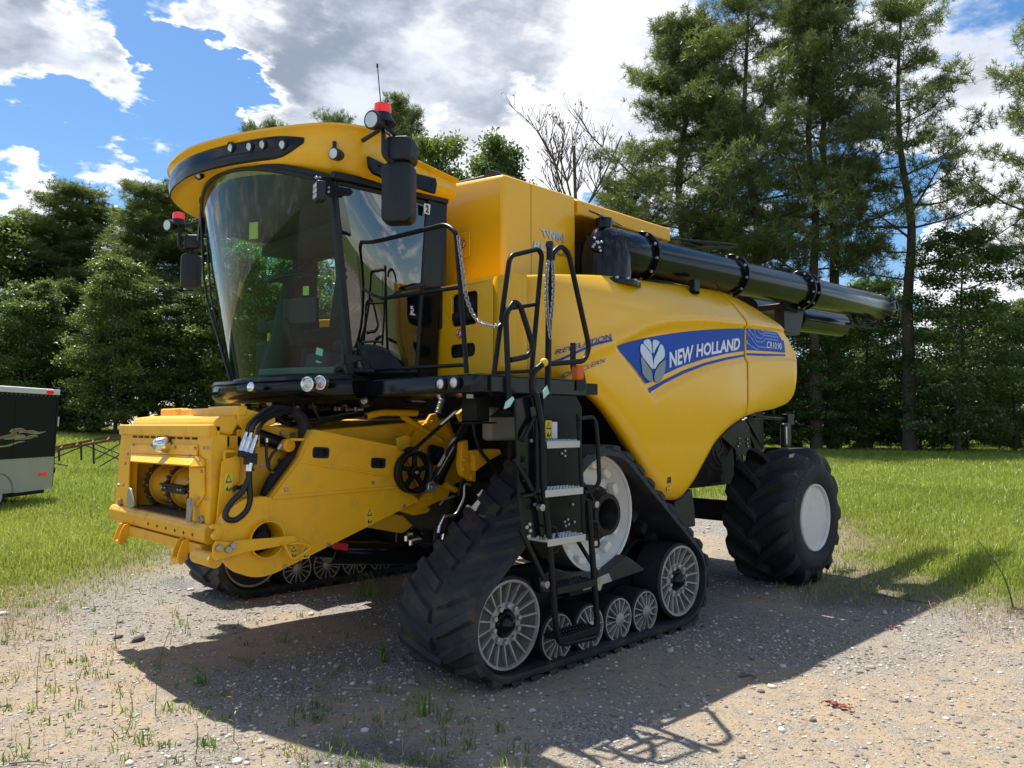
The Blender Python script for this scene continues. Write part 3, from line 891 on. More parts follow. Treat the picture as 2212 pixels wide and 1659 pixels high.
def spoked(name, c, y0, rim, n_sp, hub, par, deep, big, m='cast_grey'):
    """dished wheel face with ribs, looking along -Y from its outer plane y0"""
    c = Vector(c)
    ax = (0, -1, 0)
    o = Vector((c.x, y0, c.z))
    prof = [(rim, -0.10), (rim, 0.0), (rim * 0.94, 0.0), (rim * 0.925, -0.02), (hub * 1.02, -deep), (hub, -deep + 0.01), (hub, -deep + 0.04), (0.01, -deep + 0.04)]
    w = obj(name, P_lathe(o, ax, prof[:4] + [(rim * 0.925, -0.06)], 44), m, par)
    obj('wheel_disc', P_lathe(o, ax, [(rim * 0.93, -0.05)] + prof[3:], 44), 'cast_dark', w)
    def fy(r):
        t = (r - hub) / (rim * 0.93 - hub)
        return y0 + deep - 0.01 - t * (deep - 0.018)
    for i in range(n_sp):
        a = 2 * math.pi * i / n_sp + 0.11
        d = Vector((math.cos(a), 0, math.sin(a)))
        t = Vector((-math.sin(a), 0, math.cos(a)))
        r0, r1, wd = hub * 0.95, rim * 0.945, 0.012 if big else 0.0085
        pr = []
        vs = []
        for r_, h0, h1 in ((r0, fy(r0) + 0.03, fy(r0) - (0.055 if big else 0.03)), (r1, fy(r1) + 0.02, y0 + 0.004)):
            for sgn in (-1, 1):
                for hh in (h0, h1):
                    q = o + d * r_ + t * wd * 0.5 * sgn
                    vs.append(Vector((q.x, hh, q.z)))
        obj('spoke', (vs, [(0, 1, 3, 2), (4, 6, 7, 5), (0, 4, 5, 1), (2, 3, 7, 6), (0, 2, 6, 4), (1, 5, 7, 3)]), m, w, angle=0)
    if big:
        obj('hub_ring', P_lathe(o, ax, [(hub, -deep - 0.01), (hub, -deep + 0.065), (hub * 0.68, -deep + 0.065), (hub * 0.68, -deep)], 36, True), m, w, 0.003)
        for i in range(10):
            a = 2 * math.pi * i / 10 + 0.2
            bolt(o + Vector((math.cos(a) * hub * 0.84, deep - 0.065, math.sin(a) * hub * 0.84)), ax, 0.019, 0.022, w, 'aluminium')
        obj('hub_cap', P_lathe(o, ax, [(hub * 0.66, -deep), (hub * 0.66, -deep + 0.05), (hub * 0.52, -deep + 0.075), (hub * 0.46, -deep + 0.075), (hub * 0.42, -deep + 0.10), (hub * 0.2, -deep + 0.125), (0.01, -deep + 0.128)], 28), 'black_gloss', w)
    else:
        obj('hub_cap', P_lathe(o, ax, [(hub * 0.98, -deep), (hub * 0.98, -deep + 0.045), (hub * 0.8, -deep + 0.05), (hub * 0.4, -deep + 0.068), (0.01, -deep + 0.07)], 24), 'cast_grey', w)
        bolt(o + Vector((0, deep - 0.07, 0)), ax, 0.012, 0.014, w, 'aluminium')
    return w
def track(flip, label):
    f = (lambda y: 2 * YC - y) if flip else (lambda y: y)
    sg = -1 if flip else 1
    rows = []
    prof = [(TY0, 0.0), (TY0 + 0.01, 0.012), (TY1 - 0.01, 0.012), (TY1, 0.0), (TY1, -0.035), (TY0, -0.035)]
    for x, z, nx, nz in PATH + [PATH[0]]:
        rows.append([Vector((x + nx * h, f(y), z + nz * h)) for y, h in prof])
    belt = obj('track_belt', P_grid(rows, True), 'rubber_track', CH, angle=45, label=label)
    NL = 38
    mid = (TY0 + TY1) / 2
    for i in range(NL):
        for half in (0, 1):
            s0 = PL * (i + 0.5 * half) / NL
            vs, fs = [], []
            ns = 7
            for k in range(ns + 1):
                t = k / ns
                y = mid + (0.03 if half else -0.03) + (TY1 + 0.004 - mid - 0.03 if half else TY0 - 0.004 - mid + 0.03) * t
                sc = s0 - 0.16 * t ** 1.1
                hw0, hw1, hh = 0.052, 0.030, 0.042
                for ds, h in ((-hw0, 0.006), (-hw1, hh), (hw1, hh), (hw0, 0.006)):
                    x, z, nx, nz = on_path(sc + ds)
                    vs.append(Vector((x + nx * h, f(y), z + nz * h)))
                if k:
                    b0, b1 = (k - 1) * 4, k * 4
                    fs += [(b0 + j, b0 + j + 1, b1 + j + 1, b1 + j) for j in range(3)]
            fs += [(0, 3, 2, 1), tuple(ns * 4 + j for j in range(4))]
            obj('tread_lug', (vs, fs), 'rubber_track', belt, angle=30)
    for i in range(NL):                      # guide blocks on the inside of the belt
        x, z, nx, nz = on_path(PL * i / NL)
        q = Vector((x - nx * 0.08, f(mid), z - nz * 0.08))
        rot = Matrix(((-nz, 0, nx), (0, 1, 0), (nx, 0, nz)))
        if z - nz * 0.12 > 0.05:
            obj('guide_block', P_obox(q, (0.07, 0.07, 0.09), rot), 'rubber_track', belt, angle=0)
    oy = (lambda y: f(y))
    # running wheels: rubber-tyred drums with a spoked face on the outside
    for kind, (x, z, r) in [('idler_wheel', (3.47, 0.385, 0.30)), ('idler_wheel', (5.42, 0.385, 0.30))] + [('road_wheel', (3.945 + 0.337 * i, 0.212, 0.165)) for i in range(4)]:
        ya = 3.52 if kind == 'idler_wheel' else 3.535
        for a, b in ((ya, 3.78), (3.90, 4.15)):
            drum = obj('wheel_tyre', P_lathe((x, f(a), z), (0, sg, 0), [(r * 0.93, 0), (r, 0.012), (r, b - a - 0.012), (r * 0.93, b - a), (r * 0.3, b - a - 0.01), (r * 0.3, 0.13), (r * 0.9, 0.12)], 44, True), 'rubber', CH)
        if flip:
            fy_ = f(4.15)
        else:
            fy_ = ya
        big = kind == 'idler_wheel'
        spoked(kind, (x, 0, z), (f(4.15) - 0.004) if flip else ya - 0.004, r * 0.935, 18 if big else 14, 0.135 if big else 0.05, CH, 0.10 if big else 0.035, big)
    # drive wheel
    o = Vector((4.445, f(3.59), 1.0))
    ax = (0, -sg, 0)
    dw = obj('drive_wheel', P_lathe(o, ax, [(0.425, -0.30), (0.425, 0.0), (0.408, 0.004), (0.40, -0.012), (0.375, -0.10), (0.34, -0.135), (0.20, -0.135), (0.02, -0.135)], 56), 'white_paint', CH)
    for i in range(14):
        a = 2 * math.pi * i / 14
        d, t = Vector((math.cos(a), 0, math.sin(a))), Vector((-math.sin(a), 0, math.cos(a)))
        rot = Matrix((d, (0, 1, 0), t)).transposed()
        obj('rim_clamp', P_obox(o + d * 0.352 + Vector((0, sg * 0.10, 0)), (0.055, 0.06, 0.085), rot), 'white_paint', dw, 0.01)
    hub = obj('drive_hub', [P_lathe(o, ax, [(0.205, -0.14), (0.205, -0.02), (0.165, -0.01), (0.15, 0.10), (0.115, 0.105), (0.105, 0.07), (0.098, -0.10), (0.01, -0.10)], 40)], 'dark_metal', CH)
    for i in range(12):
        a = 2 * math.pi * i / 12
        bolt(o + Vector((math.cos(a) * 0.185, sg * 0.02, math.sin(a) * 0.185)), ax, 0.016, 0.03, hub, 'rust')
    obj('drive_wheel_tyre', P_lathe((4.445, f(3.60), 1.0), (0, sg, 0), [(0.40, 0), (0.425, 0.0), (0.425, 0.55), (0.40, 0.55)], 56, True), 'rubber', CH)
    # undercarriage frame
    fr = obj('track_frame', [P_poly([(3.62, f(3.80), 0.60), (3.75, f(3.80), 0.66), (4.2, f(3.80), 0.66), (4.9, f(3.80), 0.84), (5.12, f(3.80), 0.78), (5.16, f(3.80), 0.70), (4.9, f(3.80), 0.60), (4.2, f(3.80), 0.45), (3.62, f(3.80), 0.47)], (0, sg * 0.09, 0)),
                             P_box((3.5, 5.4), sorted((f(3.79), f(3.89))), (0.26, 0.50)), P_box((4.25, 4.65), sorted((f(3.7), f(3.95))), (0.4, 0.6))], 'black_paint', CH, 0.01)
    if not flip:
        beam = [Y_(*Z5(*q), 3.50) for q in ((990, 905), (1060, 860), (1090, 850), (1180, 875), (1400, 880), (1530, 770), (1560, 790), (1645, 855), (1620, 875), (1440, 935), (1250, 985), (1000, 1010))]
        obj('track_beam', P_poly(beam, (0, 0.10, 0)), 'black_plastic', CH, 0.012)
        pl = [Y_(*Z5(*q), 3.488) for q in ((1255, 950), (1420, 880), (1440, 930), (1262, 992))]
        pt = obj('frame_plate', P_poly(pl, (0, 0.012, 0)), 'cast_grey', CH, 0.004)
        eb = [Y_(*Z5(*q), 3.478) for q in ((1345, 920), (1358, 905), (1372, 912), (1378, 945), (1362, 990), (1345, 965))]
        obj('emblem_leaf', P_poly(smooth_path(eb, 3, True), (0, 0.01, 0)), 'steel', pt)
    return belt
track(False, 'rubber track belt on the near side of the machine')
track(True, 'rubber track belt on the far side of the machine')
for q0, q1, r_ in (((3.55, 4.25, 0.62), (3.95, 4.6, 0.95), 0.06), ((3.3, 5.0, 0.98), (3.4, 6.2, 0.98), 0.05)):
    obj('frame_tube', P_cyl(q0, q1, r_), 'black_paint', CH)

# ---------------- rear wheels
def rear_wheel(yo, sg, label):
    c = Vector((7.87, 0, 0.69))
    w = 0.75
    o = Vector((c.x, yo, c.z))
    ax = (0, sg, 0)
    prof = [(0.33, 0.05), (0.35, 0.025), (0.42, 0.005), (0.50, 0.0), (0.570, 0.02), (0.610, 0.06), (0.628, 0.12), (0.636, 0.25), (0.638, w / 2),
            (0.636, w - 0.25), (0.628, w - 0.12), (0.610, w - 0.06), (0.570, w - 0.02), (0.50, w), (0.42, w), (0.345, w - 0.05)]
    ty = obj('rear_tyre', P_lathe(o, ax, prof, 72), 'rubber', CH, angle=50, label=label)
    nl = 13
    for i in range(nl):
        for half in (0, 1):
            a0 = 2 * math.pi * (i + 0.5 * half) / nl
            vs, fs = [], []
            ns = 9
            for k in range(ns + 1):
                t = k / ns
                yy = w / 2 + (1 if half else -1) * (-0.05 + (w / 2 + 0.035) * t)
                yy = min(max(yy, -0.005), w + 0.005)
                edge = max(0, (t - 0.80) / 0.20)
                ang = a0 + sg * 0.0 - (0.50 * t ** 0.85)
                rb = 0.632 - 0.065 * edge ** 1.6
                rt_ = 0.722 - 0.095 * edge ** 1.8 - 0.012 * (1 - t)
                hw = 0.042 + 0.026 * t
                for da, r_ in ((-hw * 1.35, rb - 0.01), (-hw * 0.75, rt_), (hw * 0.75, rt_), (hw * 1.35, rb - 0.01)):
                    an = ang + da / 0.66
                    vs.append(Vector((c.x + r_ * math.cos(an), yo + sg * yy, c.z + r_ * math.sin(an))))
                if k:
                    b0, b1 = (k - 1) * 4, k * 4
                    fs += [(b0 + j, b0 + j + 1, b1 + j + 1, b1 + j) for j in range(3)]
            fs += [(0, 3, 2, 1), tuple(ns * 4 + j for j in range(4))]
            obj('tread_lug', (vs, fs), 'rubber', ty, angle=45, bevel=0.006, seg=1)
    rim = obj('wheel_rim', P_lathe(o, ax, [(0.352, 0.04), (0.342, 0.012), (0.332, 0.010), (0.318, 0.03), (0.310, 0.15), (0.303, 0.17), (0.275, 0.185), (0.266, 0.20), (0.258, 0.37), (0.24, 0.40), (0.20, 0.41), (0.01, 0.41)], 56), 'white_rim', ty, angle=30)
    obj('wheel_hub', P_lathe(o, ax, [(0.09, 0.41), (0.09, 0.36), (0.05, 0.34), (0.01, 0.34)], 24), 'white_rim', rim)
    for i in range(10):
        a = 2 * math.pi * i / 10
        bolt(o + Vector((0.14 * math.cos(a), sg * 0.40, 0.14 * math.sin(a))), (0, -sg, 0), 0.014, 0.02, rim, 'steel')
    obj('valve', P_tube([o + Vector((0.0, sg * 0.12, 0.30)), o + Vector((0, sg * 0.05, 0.25))], 0.006, 6), 'dark_metal', rim)
    # raised sidewall lettering
    if sg > 0:
        for s, r0, r1, a0, a1 in (('GOODYEAR', 0.485, 0.545, R(-12), R(-112)), ('CUSTOM FLO GRIP', 0.505, 0.545, R(205), R(95))):
            def fn(x, y, r0=r0, r1=r1, a0=a0, a1=a1):
                a, r_ = a0 + (a1 - a0) * x, r0 + (r1 - r0) * y
                return Vector((c.x + r_ * math.cos(a), yo - 0.005 + 0.02 * max(0, (r_ - 0.50) / 0.065) ** 1.5, c.z + r_ * math.sin(a)))
            obj('lettering', text_fit(s, fn, 0, 1, 0, 1, bold=0.02), 'black_plastic', ty, angle=0, fix=False)
    return ty
rear_wheel(3.45, 1, 'large lugged rear tyre on the near side')
rear_wheel(2 * YC - 3.45, -1, 'large lugged rear tyre on the far side')
# ---------------- cab
WC = 5.45
def glass_pt(t, s):
    """t: 0 bottom .. 1 top, s: -1 near (left) edge .. 1 far edge"""
    z = 1.965 + (3.28 + 0.19 * (1 - s * s) - 1.965) * t
    hw = 0.83 + (0.935 - 0.83) * t
    xc = 2.62 + (2.385 - 2.62) * t - 0.01 * math.sin(math.pi * t)
    xe = 2.96 + (2.73 - 2.96) * t - 0.01 * math.sin(math.pi * t)
    return Vector((xc + (xe - xc) * abs(s) ** 2.1, WC + s * hw, z))
CAB = obj('windscreen', P_grid([[glass_pt(j / 14, -1 + 2 * i / 40) for i in range(41)] for j in range(15)]), 'glass_front', CH, angle=70, fix=False)
obj('windscreen_seal', [P_tube([glass_pt(1, -1 + 2 * i / 40) + V(0.0, 0, 0.005) for i in range(41)], 0.016, 8),
                        P_tube([glass_pt(1, -1 + 2 * i / 40) + V(0.03, 0, 0.035) for i in range(41)], 0.03, 8)], 'black_plastic', CH)
def pillar(a, b, w, d, name='cab_pillar'):
    return obj(name, [P_bar(a, b, w, d, (0, 1, 0))], 'black_plastic', CH, 0.008)
for s in (-1, 1):
    pillar(glass_pt(0, s) + V(0.03, 0, 0), glass_pt(1, s) + V(0.03, 0, 0.02), 0.055, 0.05)
    yy = lambda y: y if s < 0 else 2 * WC - y
    a, b, c, d = V(2.995, yy(4.645), 2.03), V(3.52, yy(4.55), 2.03), V(3.54, yy(4.46), 3.30), V(2.765, yy(4.49), 3.29)
    gl_ = [[(a * (1 - i / 12) + b * (i / 12)) * (1 - j / 12) + (d * (1 - i / 12) + c * (i / 12)) * (j / 12) + V(0, s * 0.03 * math.sin(math.pi * i / 12) * math.sin(math.pi * j / 12), 0) for i in range(13)] for j in range(13)]
    obj('door_glass', P_grid(gl_), 'glass_door' if s < 0 else 'glass_front', CH, angle=80, fix=False)
    fr = round_path([a, b, c, d], 0.06, 4, True)
    obj('door_frame', [P_tube(fr, 0.016, 8, True)], 'black_plastic', CH)
    obj('rear_pillar', [P_poly([V(3.52, yy(4.54), 2.0), V(3.70, yy(4.54), 2.0), V(3.73, yy(4.45), 3.33), V(3.535, yy(4.45), 3.33)], (0, 0.05 * -s, 0))], 'black_gloss', CH, 0.01)
    obj('door_header', [P_bar(V(2.74, yy(4.485), 3.335), V(3.72, yy(4.45), 3.35), 0.05, 0.05)], 'black_plastic', CH, 0.008)
obj('cab_rear_frame', [P_box((3.70, 3.76), (4.56, 6.5), (2.0, 2.30)), P_box((3.70, 3.76), (4.5, 6.58), (3.18, 3.34)), P_box((3.68, 3.78), (6.42, 6.60), (2.0, 3.34)), P_box((3.70, 3.76), (4.5, 5.5), (2.38, 3.2))], 'interior', CH)
obj('cab_floor', [P_poly([V(2.6, 5.62, 1.93), V(2.70, 5.1, 1.93), V(2.95, 4.66, 1.93), V(3.74, 4.6, 1.93), V(3.74, 6.42, 1.93), V(2.95, 6.36, 1.93), V(2.70, 6.1, 1.93)], (0, 0, -0.06))], 'interior', CH)
obj('headliner', [P_poly([V(2.46, 5.45, 3.43), V(2.54, 5.1, 3.43), V(2.78, 4.56, 3.33), V(3.74, 4.52, 3.30), V(3.74, 6.54, 3.30), V(2.78, 6.36, 3.33), V(2.54, 5.85, 3.43)], (0, 0, 0.03)), P_box((3.3, 3.72), (4.6, 6.6), (3.2, 3.30))], 'interior', CH, 0.01)

# roof shell: a bowed plan swept through a profile
RP = smooth_path([(3.74, 6.86, .5), (3.35, 6.86, .62), (3.02, 6.84, .95), (2.72, 6.72, 1), (2.45, 6.45, 1), (2.30, 6.15, 1), (2.245, 5.75, 1), (2.285, 5.42, 1), (2.39, 5.08, 1), (2.53, 4.78, 1),
                  (2.70, 4.52, 1), (2.88, 4.40, 1), (3.05, 4.36, .97), (3.28, 4.355, .66), (3.74, 4.38, .5)], 6)
def roof_ring(off, z, i):
    p = RP[i]
    a, b = RP[max(i - 1, 0)], RP[min(i + 1, len(RP) - 1)]
    t = Vector((b.x - a.x, b.y - a.y))
    t.normalize()
    nrm = Vector((t.y, -t.x))                      # points outwards
    if nrm.dot(Vector((p.x - 3.4, p.y - WC))) < 0:
        nrm = -nrm
    arch_ = max(0.0, 1 - ((p.y - 5.9) / 1.45) ** 2) * sstep(3.1, 2.7, p.x) * sstep(3.50, 3.33, z) * 0.15
    return Vector((p.x - nrm.x * off, p.y - nrm.y * off, 3.335 + (z + arch_ - 3.335) * min(1.0, p.z)))
NR = len(RP)
prof = [(0.22, 3.325), (0.10, 3.348), (0.045, 3.385), (0.012, 3.45), (0.0, 3.54), (0.012, 3.632), (-0.006, 3.655), (-0.022, 3.670), (-0.02, 3.687), (0.02, 3.702), (0.14, 3.722), (0.45, 3.742)]
rows = [[roof_ring(o_, z_, i) for i in range(NR)] for o_, z_ in prof]
top = rows[-1]
mid = [V(max(p.x, 2.9), WC + (p.y - WC) * 0.3, p.z + 0.012) for p in top]
ROOF = obj('cab_roof', P_grid(rows + [mid]), 'yellow', CH, angle=50, fix=True)
obj('roof_end', [P_poly([r[-1] for r in rows] + [r[0] for r in rows][::-1], (0.02, 0, 0))], 'yellow', ROOF)
# black lamp visor let into the front of the roof
def visor(i0, i1):
    out = []
    for o_, f in [(-0.003, 0.0)] + [(-0.009, 0.06 + 0.88 * j / 10) for j in range(11)] + [(-0.003, 1.0)]:
        row = []
        for i in range(i0, i1 + 1):
            e = min(1.0, (i - i0) / 5, (i1 - i) / 5)
            e = math.sin(e * math.pi / 2)
            zlo, zhi = 3.56 - 0.10 * e, 3.60 + 0.036 * e
            z_ = zlo + (zhi - zlo) * f
            base = float(np.interp(z_, [q[1] for q in prof[2:6]], [q[0] for q in prof[2:6]]))
            row.append(roof_ring(base + o_, z_, i))
        out.append(row)
    return out
vi0, vi1 = 11, 57
VIS = obj('lamp_visor', P_grid(visor(vi0, vi1)), 'black_gloss', ROOF, angle=60, fix=False, solid=0.006)
def roof_pt(u, v, off=0.0):
    """point of the roof front seen at (u, v), and its outward normal"""
    r = ray(u, v)
    best = None
    for i in range(NR):
        for z_ in (3.40 + 0.02 * k for k in range(12)):
            base = float(np.interp(z_, [q[1] for q in prof[1:9]], [q[0] for q in prof[1:9]]))
            p = roof_ring(base + off, z_, i)
            d = (p - CP)
            e = (d - r * (d.dot(r) / r.dot(r))).length + 0.02 * d.length * 0.0
            if p.y < 6.4 and (best is None or e < best[0] - 1e-6):
                best = (e, p, i)
    i = best[2]
    n_ = (roof_ring(0, 3.5, i) - roof_ring(0.1, 3.5, i)).normalized()
    return best[1], n_
def round_lamp(p, n_, r, parent, housing='black_plastic', depth=0.03, name='work_lamp'):
    h = obj(name, P_lathe(p, n_, [(r * 1.25, -depth), (r * 1.25, 0.004), (r * 1.02, 0.006), (r * 1.0, -0.004), (0.005, -0.004)], 24), housing, parent)
    obj('lamp_lens', P_lathe(p, n_, [(r * 0.97, -0.003), (r * 0.8, 0.003), (0.004, 0.006)], 20), 'lens', h)
    return h
for q in ((564, 345), (690, 318), (808, 312), (950, 318)):
    p, n_ = roof_pt(*Z1(*q), -0.012)
    round_lamp(p, (n_ + V(-0.5, 0.2, -0.15)).normalized(), 0.034, VIS)
p, n_ = roof_pt(*Z1(332, 543), 0.0)
round_lamp(p, (n_ + V(0, 0, -0.7)).normalized(), 0.032, ROOF, name='roof_lamp')
p, n_ = roof_pt(*Z1(1310, 375), -0.03)
hl = obj('pod_lamp', [P_lathe(p + V(0.03, -0.02, -0.01), (-1, -0.35, -0.1), [(0.028, -0.07), (0.04, -0.03), (0.042, 0.02), (0.036, 0.022)], 20), P_cyl(p + V(0.03, -0.01, 0.02), p + V(0.035, 0.0, 0.08), 0.014, 10)], 'black_plastic', ROOF)
obj('lamp_lens', P_lathe(p + V(0.03, -0.02, -0.01), (-1, -0.35, -0.1), [(0.035, 0.0), (0.034, 0.024), (0.005, 0.028)], 18), 'lens', hl)
# black window strip along the side of the roof
sp = [Y_(*Z1(*q), 4.340) for q in ((1568, 392), (1690, 452), (1860, 505), (2060, 556), (2068, 600), (2058, 668), (1850, 600), (1690, 556), (1610, 520), (1578, 470))]
obj('roof_side_panel', P_poly(sp, (0, 0.03, 0)), 'black_gloss', ROOF, 0.006)
for q in ((1650, 465), (2030, 600)):
    bolt(Y_(*Z1(*q), 4.338), (0, -1, 0), 0.01, 0.006, ROOF, 'dark_metal', sides=10)
# square lamp on a bracket at the pillar head
p = Y_(*Z1(1215, 655), 4.40)
rot = Matrix.Rotation(R(-12), 3, 'Z')
sl = obj('square_lamp', [P_obox(p, (0.06, 0.085, 0.135), rot)], 'black_plastic', CH, 0.012)
for a in range(3):
    for b in range(2):
        obj('lamp_lens', P_obox(p + rot @ V(-0.033, -0.016 + 0.034 * b, -0.034 + 0.034 * a), (0.008, 0.03, 0.03), rot), 'lens', sl, 0.008)
br_ = [Y_(*Z1(*q), 4.425) for q in ((1180, 540), (1290, 545), (1320, 610), (1440, 630), (1460, 655), (1440, 682), (1290, 690), (1180, 600))]
obj('lamp_bracket', P_poly(br_, (0, 0.012, 0)), 'black_paint', CH, 0.003)
for q in ((1188, 552), (1212, 552), (1275, 625), (1275, 655)):
    bolt(Y_(*Z1(*q), 4.42), (0, -1, 0), 0.009, 0.012, CH, 'aluminium')
# aerial
a0 = Y_(829, 300, 4.75)
obj('aerial', [P_tube([a0 + V(0.02, 0, 0), a0, Y_(815, 139, 4.75)], 0.006, 6, r1=0.0035), P_cyl(Y_(815, 146, 4.75), Y_(815, 138, 4.75), 0.007, 8)], 'dark_metal', ROOF)

# beacon and mirrors
def P_rbox(c, s, rot, r=0.03):
    return P_obox(c, s, rot)
def mirror_set(y, sg, X0, k=1.0):
    """sg -1: near side of the machine, +1: far side"""
    o = V(X0, y, 0)
    rot = Matrix.Rotation(R(-35 * -sg), 3, 'Z')
    bz = 3.62
    bc = obj('beacon', [P_lathe(o + V(-0.03, 0, bz), (0, 0, 1), [(0.085, -0.045), (0.082, -0.03), (0.06, 0.0), (0.056, 0.02), (0.0, 0.02)], 28)], 'black_plastic', CH)
    obj('beacon_lens', [P_lathe(o + V(-0.03, 0, bz + 0.02), (0, 0, 1), [(0.055, 0), (0.055, 0.035), (0.052, 0.06), (0.03, 0.068), (0.003, 0.07)], 28)], 'red_lens', bc)
    lampc = o + V(-0.12, 0.02 * sg, 3.57)
    lm = obj('work_lamp', [P_lathe(lampc, (-1, -0.3, -0.1), [(0.03, -0.09), (0.055, -0.05), (0.06, 0.01), (0.05, 0.012)], 24)], 'black_plastic', CH)
    obj('lamp_lens', [P_lathe(lampc, (-1, -0.3, -0.1), [(0.05, 0.0), (0.048, 0.014), (0.005, 0.018)], 20)], 'lens', lm)
    arm = round_path([V(X0 + 0.05, y - sg * 0.34, 3.58), V(X0 + 0.0, y - sg * 0.05, 3.57), V(X0 - 0.02, y, 3.52), V(X0 - 0.02, y, 3.38), V(X0 + 0.02, y, 3.35)], 0.04)
    obj('mirror_arm', [P_tube(arm, 0.016, 8), P_tube([V(X0 - 0.02, y, 3.57), V(X0 + 0.10, y, 3.52)], 0.014, 8), P_tube([V(X0 + 0.02, y, 3.36), V(X0 + 0.09, y, 3.33)], 0.018, 8)], 'black_plastic', CH)
    rows = []
    def shell(c, w, h, d, tap=0.0):
        out = []
        for k, (f, yy) in enumerate(((0.55, -d / 2), (0.86, -d * 0.42), (0.98, -d * 0.22), (1.0, 0.1 * d), (0.99, d * 0.42), (0.95, d / 2))):
            lp = rrect((0, 0, 0), (1, 0, 0), (0, 0, 1), w * f, h * (0.7 + 0.3 * f), min(w, h) * 0.24 * f, 5)
            out.append([c + rot @ V(q.x * (1 + tap * q.z), yy, q.z) for q in lp])
        vs, fs = P_grid(out, True)
        n_ = len(out[0])
        fs.append(tuple(range(n_ - 1, -1, -1)))
        fs.append(tuple((len(out) - 1) * n_ + j for j in range(n_)))
        return vs, fs
    rot = Matrix.Rotation(R(-52) if sg < 0 else R(-38), 3, 'Z')
    c1, c2 = V(X0 + 0.10, y, 3.15), V(X0 + 0.12, y - 0.005 * sg, 3.435)
    m1 = obj('mirror_housing', shell(c1, 0.215 * k, 0.40 * k, 0.125 * k), 'black_plastic', CH, angle=45)
    obj('mirror_glass', P_poly([c1 + rot @ V(a, 0.064, b) for a, b in ((-.085, -.17), (.085, -.17), (.085, .17), (-.085, .17))], rot @ V(0, 0.003, 0)), 'chrome', m1)
    m2 = obj('mirror_housing', shell(c2, 0.20 * k, 0.165 * k, 0.16 * k), 'black_plastic', CH, angle=45)
    obj('mirror_glass', P_poly([c2 + rot @ V(a, 0.082, b) for a, b in ((-.075, -.06), (.075, -.06), (.075, .06), (-.075, .06))], rot @ V(0, 0.003, 0)), 'chrome', m2)
    obj('mirror_stem', [P_tube([c1 + V(-0.02, 0, 0.15), c2], 0.03, 10)], 'black_plastic', CH)
mirror_set(4.02, -1, 2.85)
mirror_set(7.52, 1, 2.93, 0.85)

# wipers hanging from the roof front
wp = lambda u, v, X: X_(u, v, X)
obj('wiper', [P_bar(wp(446, 392, 2.62), wp(432, 520, 2.62), 0.045, 0.03, (0, 1, 0)), P_tube([wp(432, 395, 2.6), wp(440, 600, 2.6), wp(448, 650, 2.6), wp(500, 830, 2.66)], 0.010, 6), P_tube([wp(440, 395, 2.6), wp(455, 640, 2.6), wp(484, 770, 2.66)], 0.008, 6)], 'black_plastic', CH)

# seat, steering column, consoles, screens
sw = X_(630, 597, 3.02)
ax = V(-0.25, 0.0, 1).normalized()
exw, eyw = frame(ax)
ST = obj('steering_wheel', [P_tube(circle(sw, exw, eyw, 0.20, 32), 0.019, 10, True)] + [P_bar(sw - ax * 0.03, sw + (exw * math.cos(a) + eyw * math.sin(a)) * 0.18, 0.05, 0.015, tuple(ax)) for a in (0.6, 2.6, 4.2)], 'black_plastic', CH, angle=50)
obj('steering_column', [P_tube([sw, V(2.95, sw.y, 2.35), V(2.85, sw.y, 1.95)], 0.055, 12, r1=0.11), P_obox(V(2.98, sw.y, 2.38), (0.12, 0.3, 0.22), Matrix.Rotation(R(-20), 3, 'Y'))], 'interior', CH, 0.01)
SEAT = obj('seat', [P_obox(V(3.42, 5.58, 2.36), (0.46, 0.5, 0.14), Matrix.Identity(3)), P_obox(V(3.40, 5.58, 2.12), (0.34, 0.36, 0.36), Matrix.Identity(3))], 'seat_cloth', CH, 0.05, seg=3)
obj('backrest', [P_obox(V(3.62, 5.58, 2.72), (0.12, 0.5, 0.62), Matrix.Rotation(R(8), 3, 'Y'))], 'seat_cloth', SEAT, 0.05, seg=3)
obj('headrest', [P_obox(V(3.66, 5.58, 3.06), (0.10, 0.28, 0.16), Matrix.Rotation(R(8), 3, 'Y'))], 'seat_cloth', SEAT, 0.04, seg=3)
SEAT2 = obj('instructor_seat', [P_obox(V(3.35, 4.98, 2.25), (0.4, 0.34, 0.1), Matrix.Identity(3)), P_obox(V(3.60, 4.98, 2.55), (0.1, 0.36, 0.6), Matrix.Rotation(R(6), 3, 'Y')), P_obox(V(3.63, 4.98, 2.93), (0.09, 0.22, 0.16), Matrix.Rotation(R(6), 3, 'Y'))], 'seat_cloth', CH, 0.04, seg=3)
obj('armrest_console', [P_obox(V(3.25, 5.98, 2.50), (0.5, 0.2, 0.12), Matrix.Rotation(R(-6), 3, 'Y')), P_obox(V(3.35, 6.05, 2.15), (0.6, 0.26, 0.4), Matrix.Identity(3))], 'interior', CH, 0.03)
obj('storage_box', [P_obox(V(3.02, 4.95, 2.06), (0.25, 0.3, 0.2), Matrix.Rotation(R(10), 3, 'Y'))], 'interior', CH, 0.03)
obj('dash_shelf', [P_poly([glass_pt(0.03, -0.9) + V(0.05, 0.04, 0), glass_pt(0.03, -0.5) + V(0.05, 0, 0), glass_pt(0.03, -0.1) + V(0.06, 0, 0), V(2.95, 5.5, 2.02), V(3.05, 4.8, 2.06)], (0, 0, 0.05))], 'interior_pale', CH, 0.01)
mp = X_(752 / 1.0 * 0 + 553, 505, 2.75)
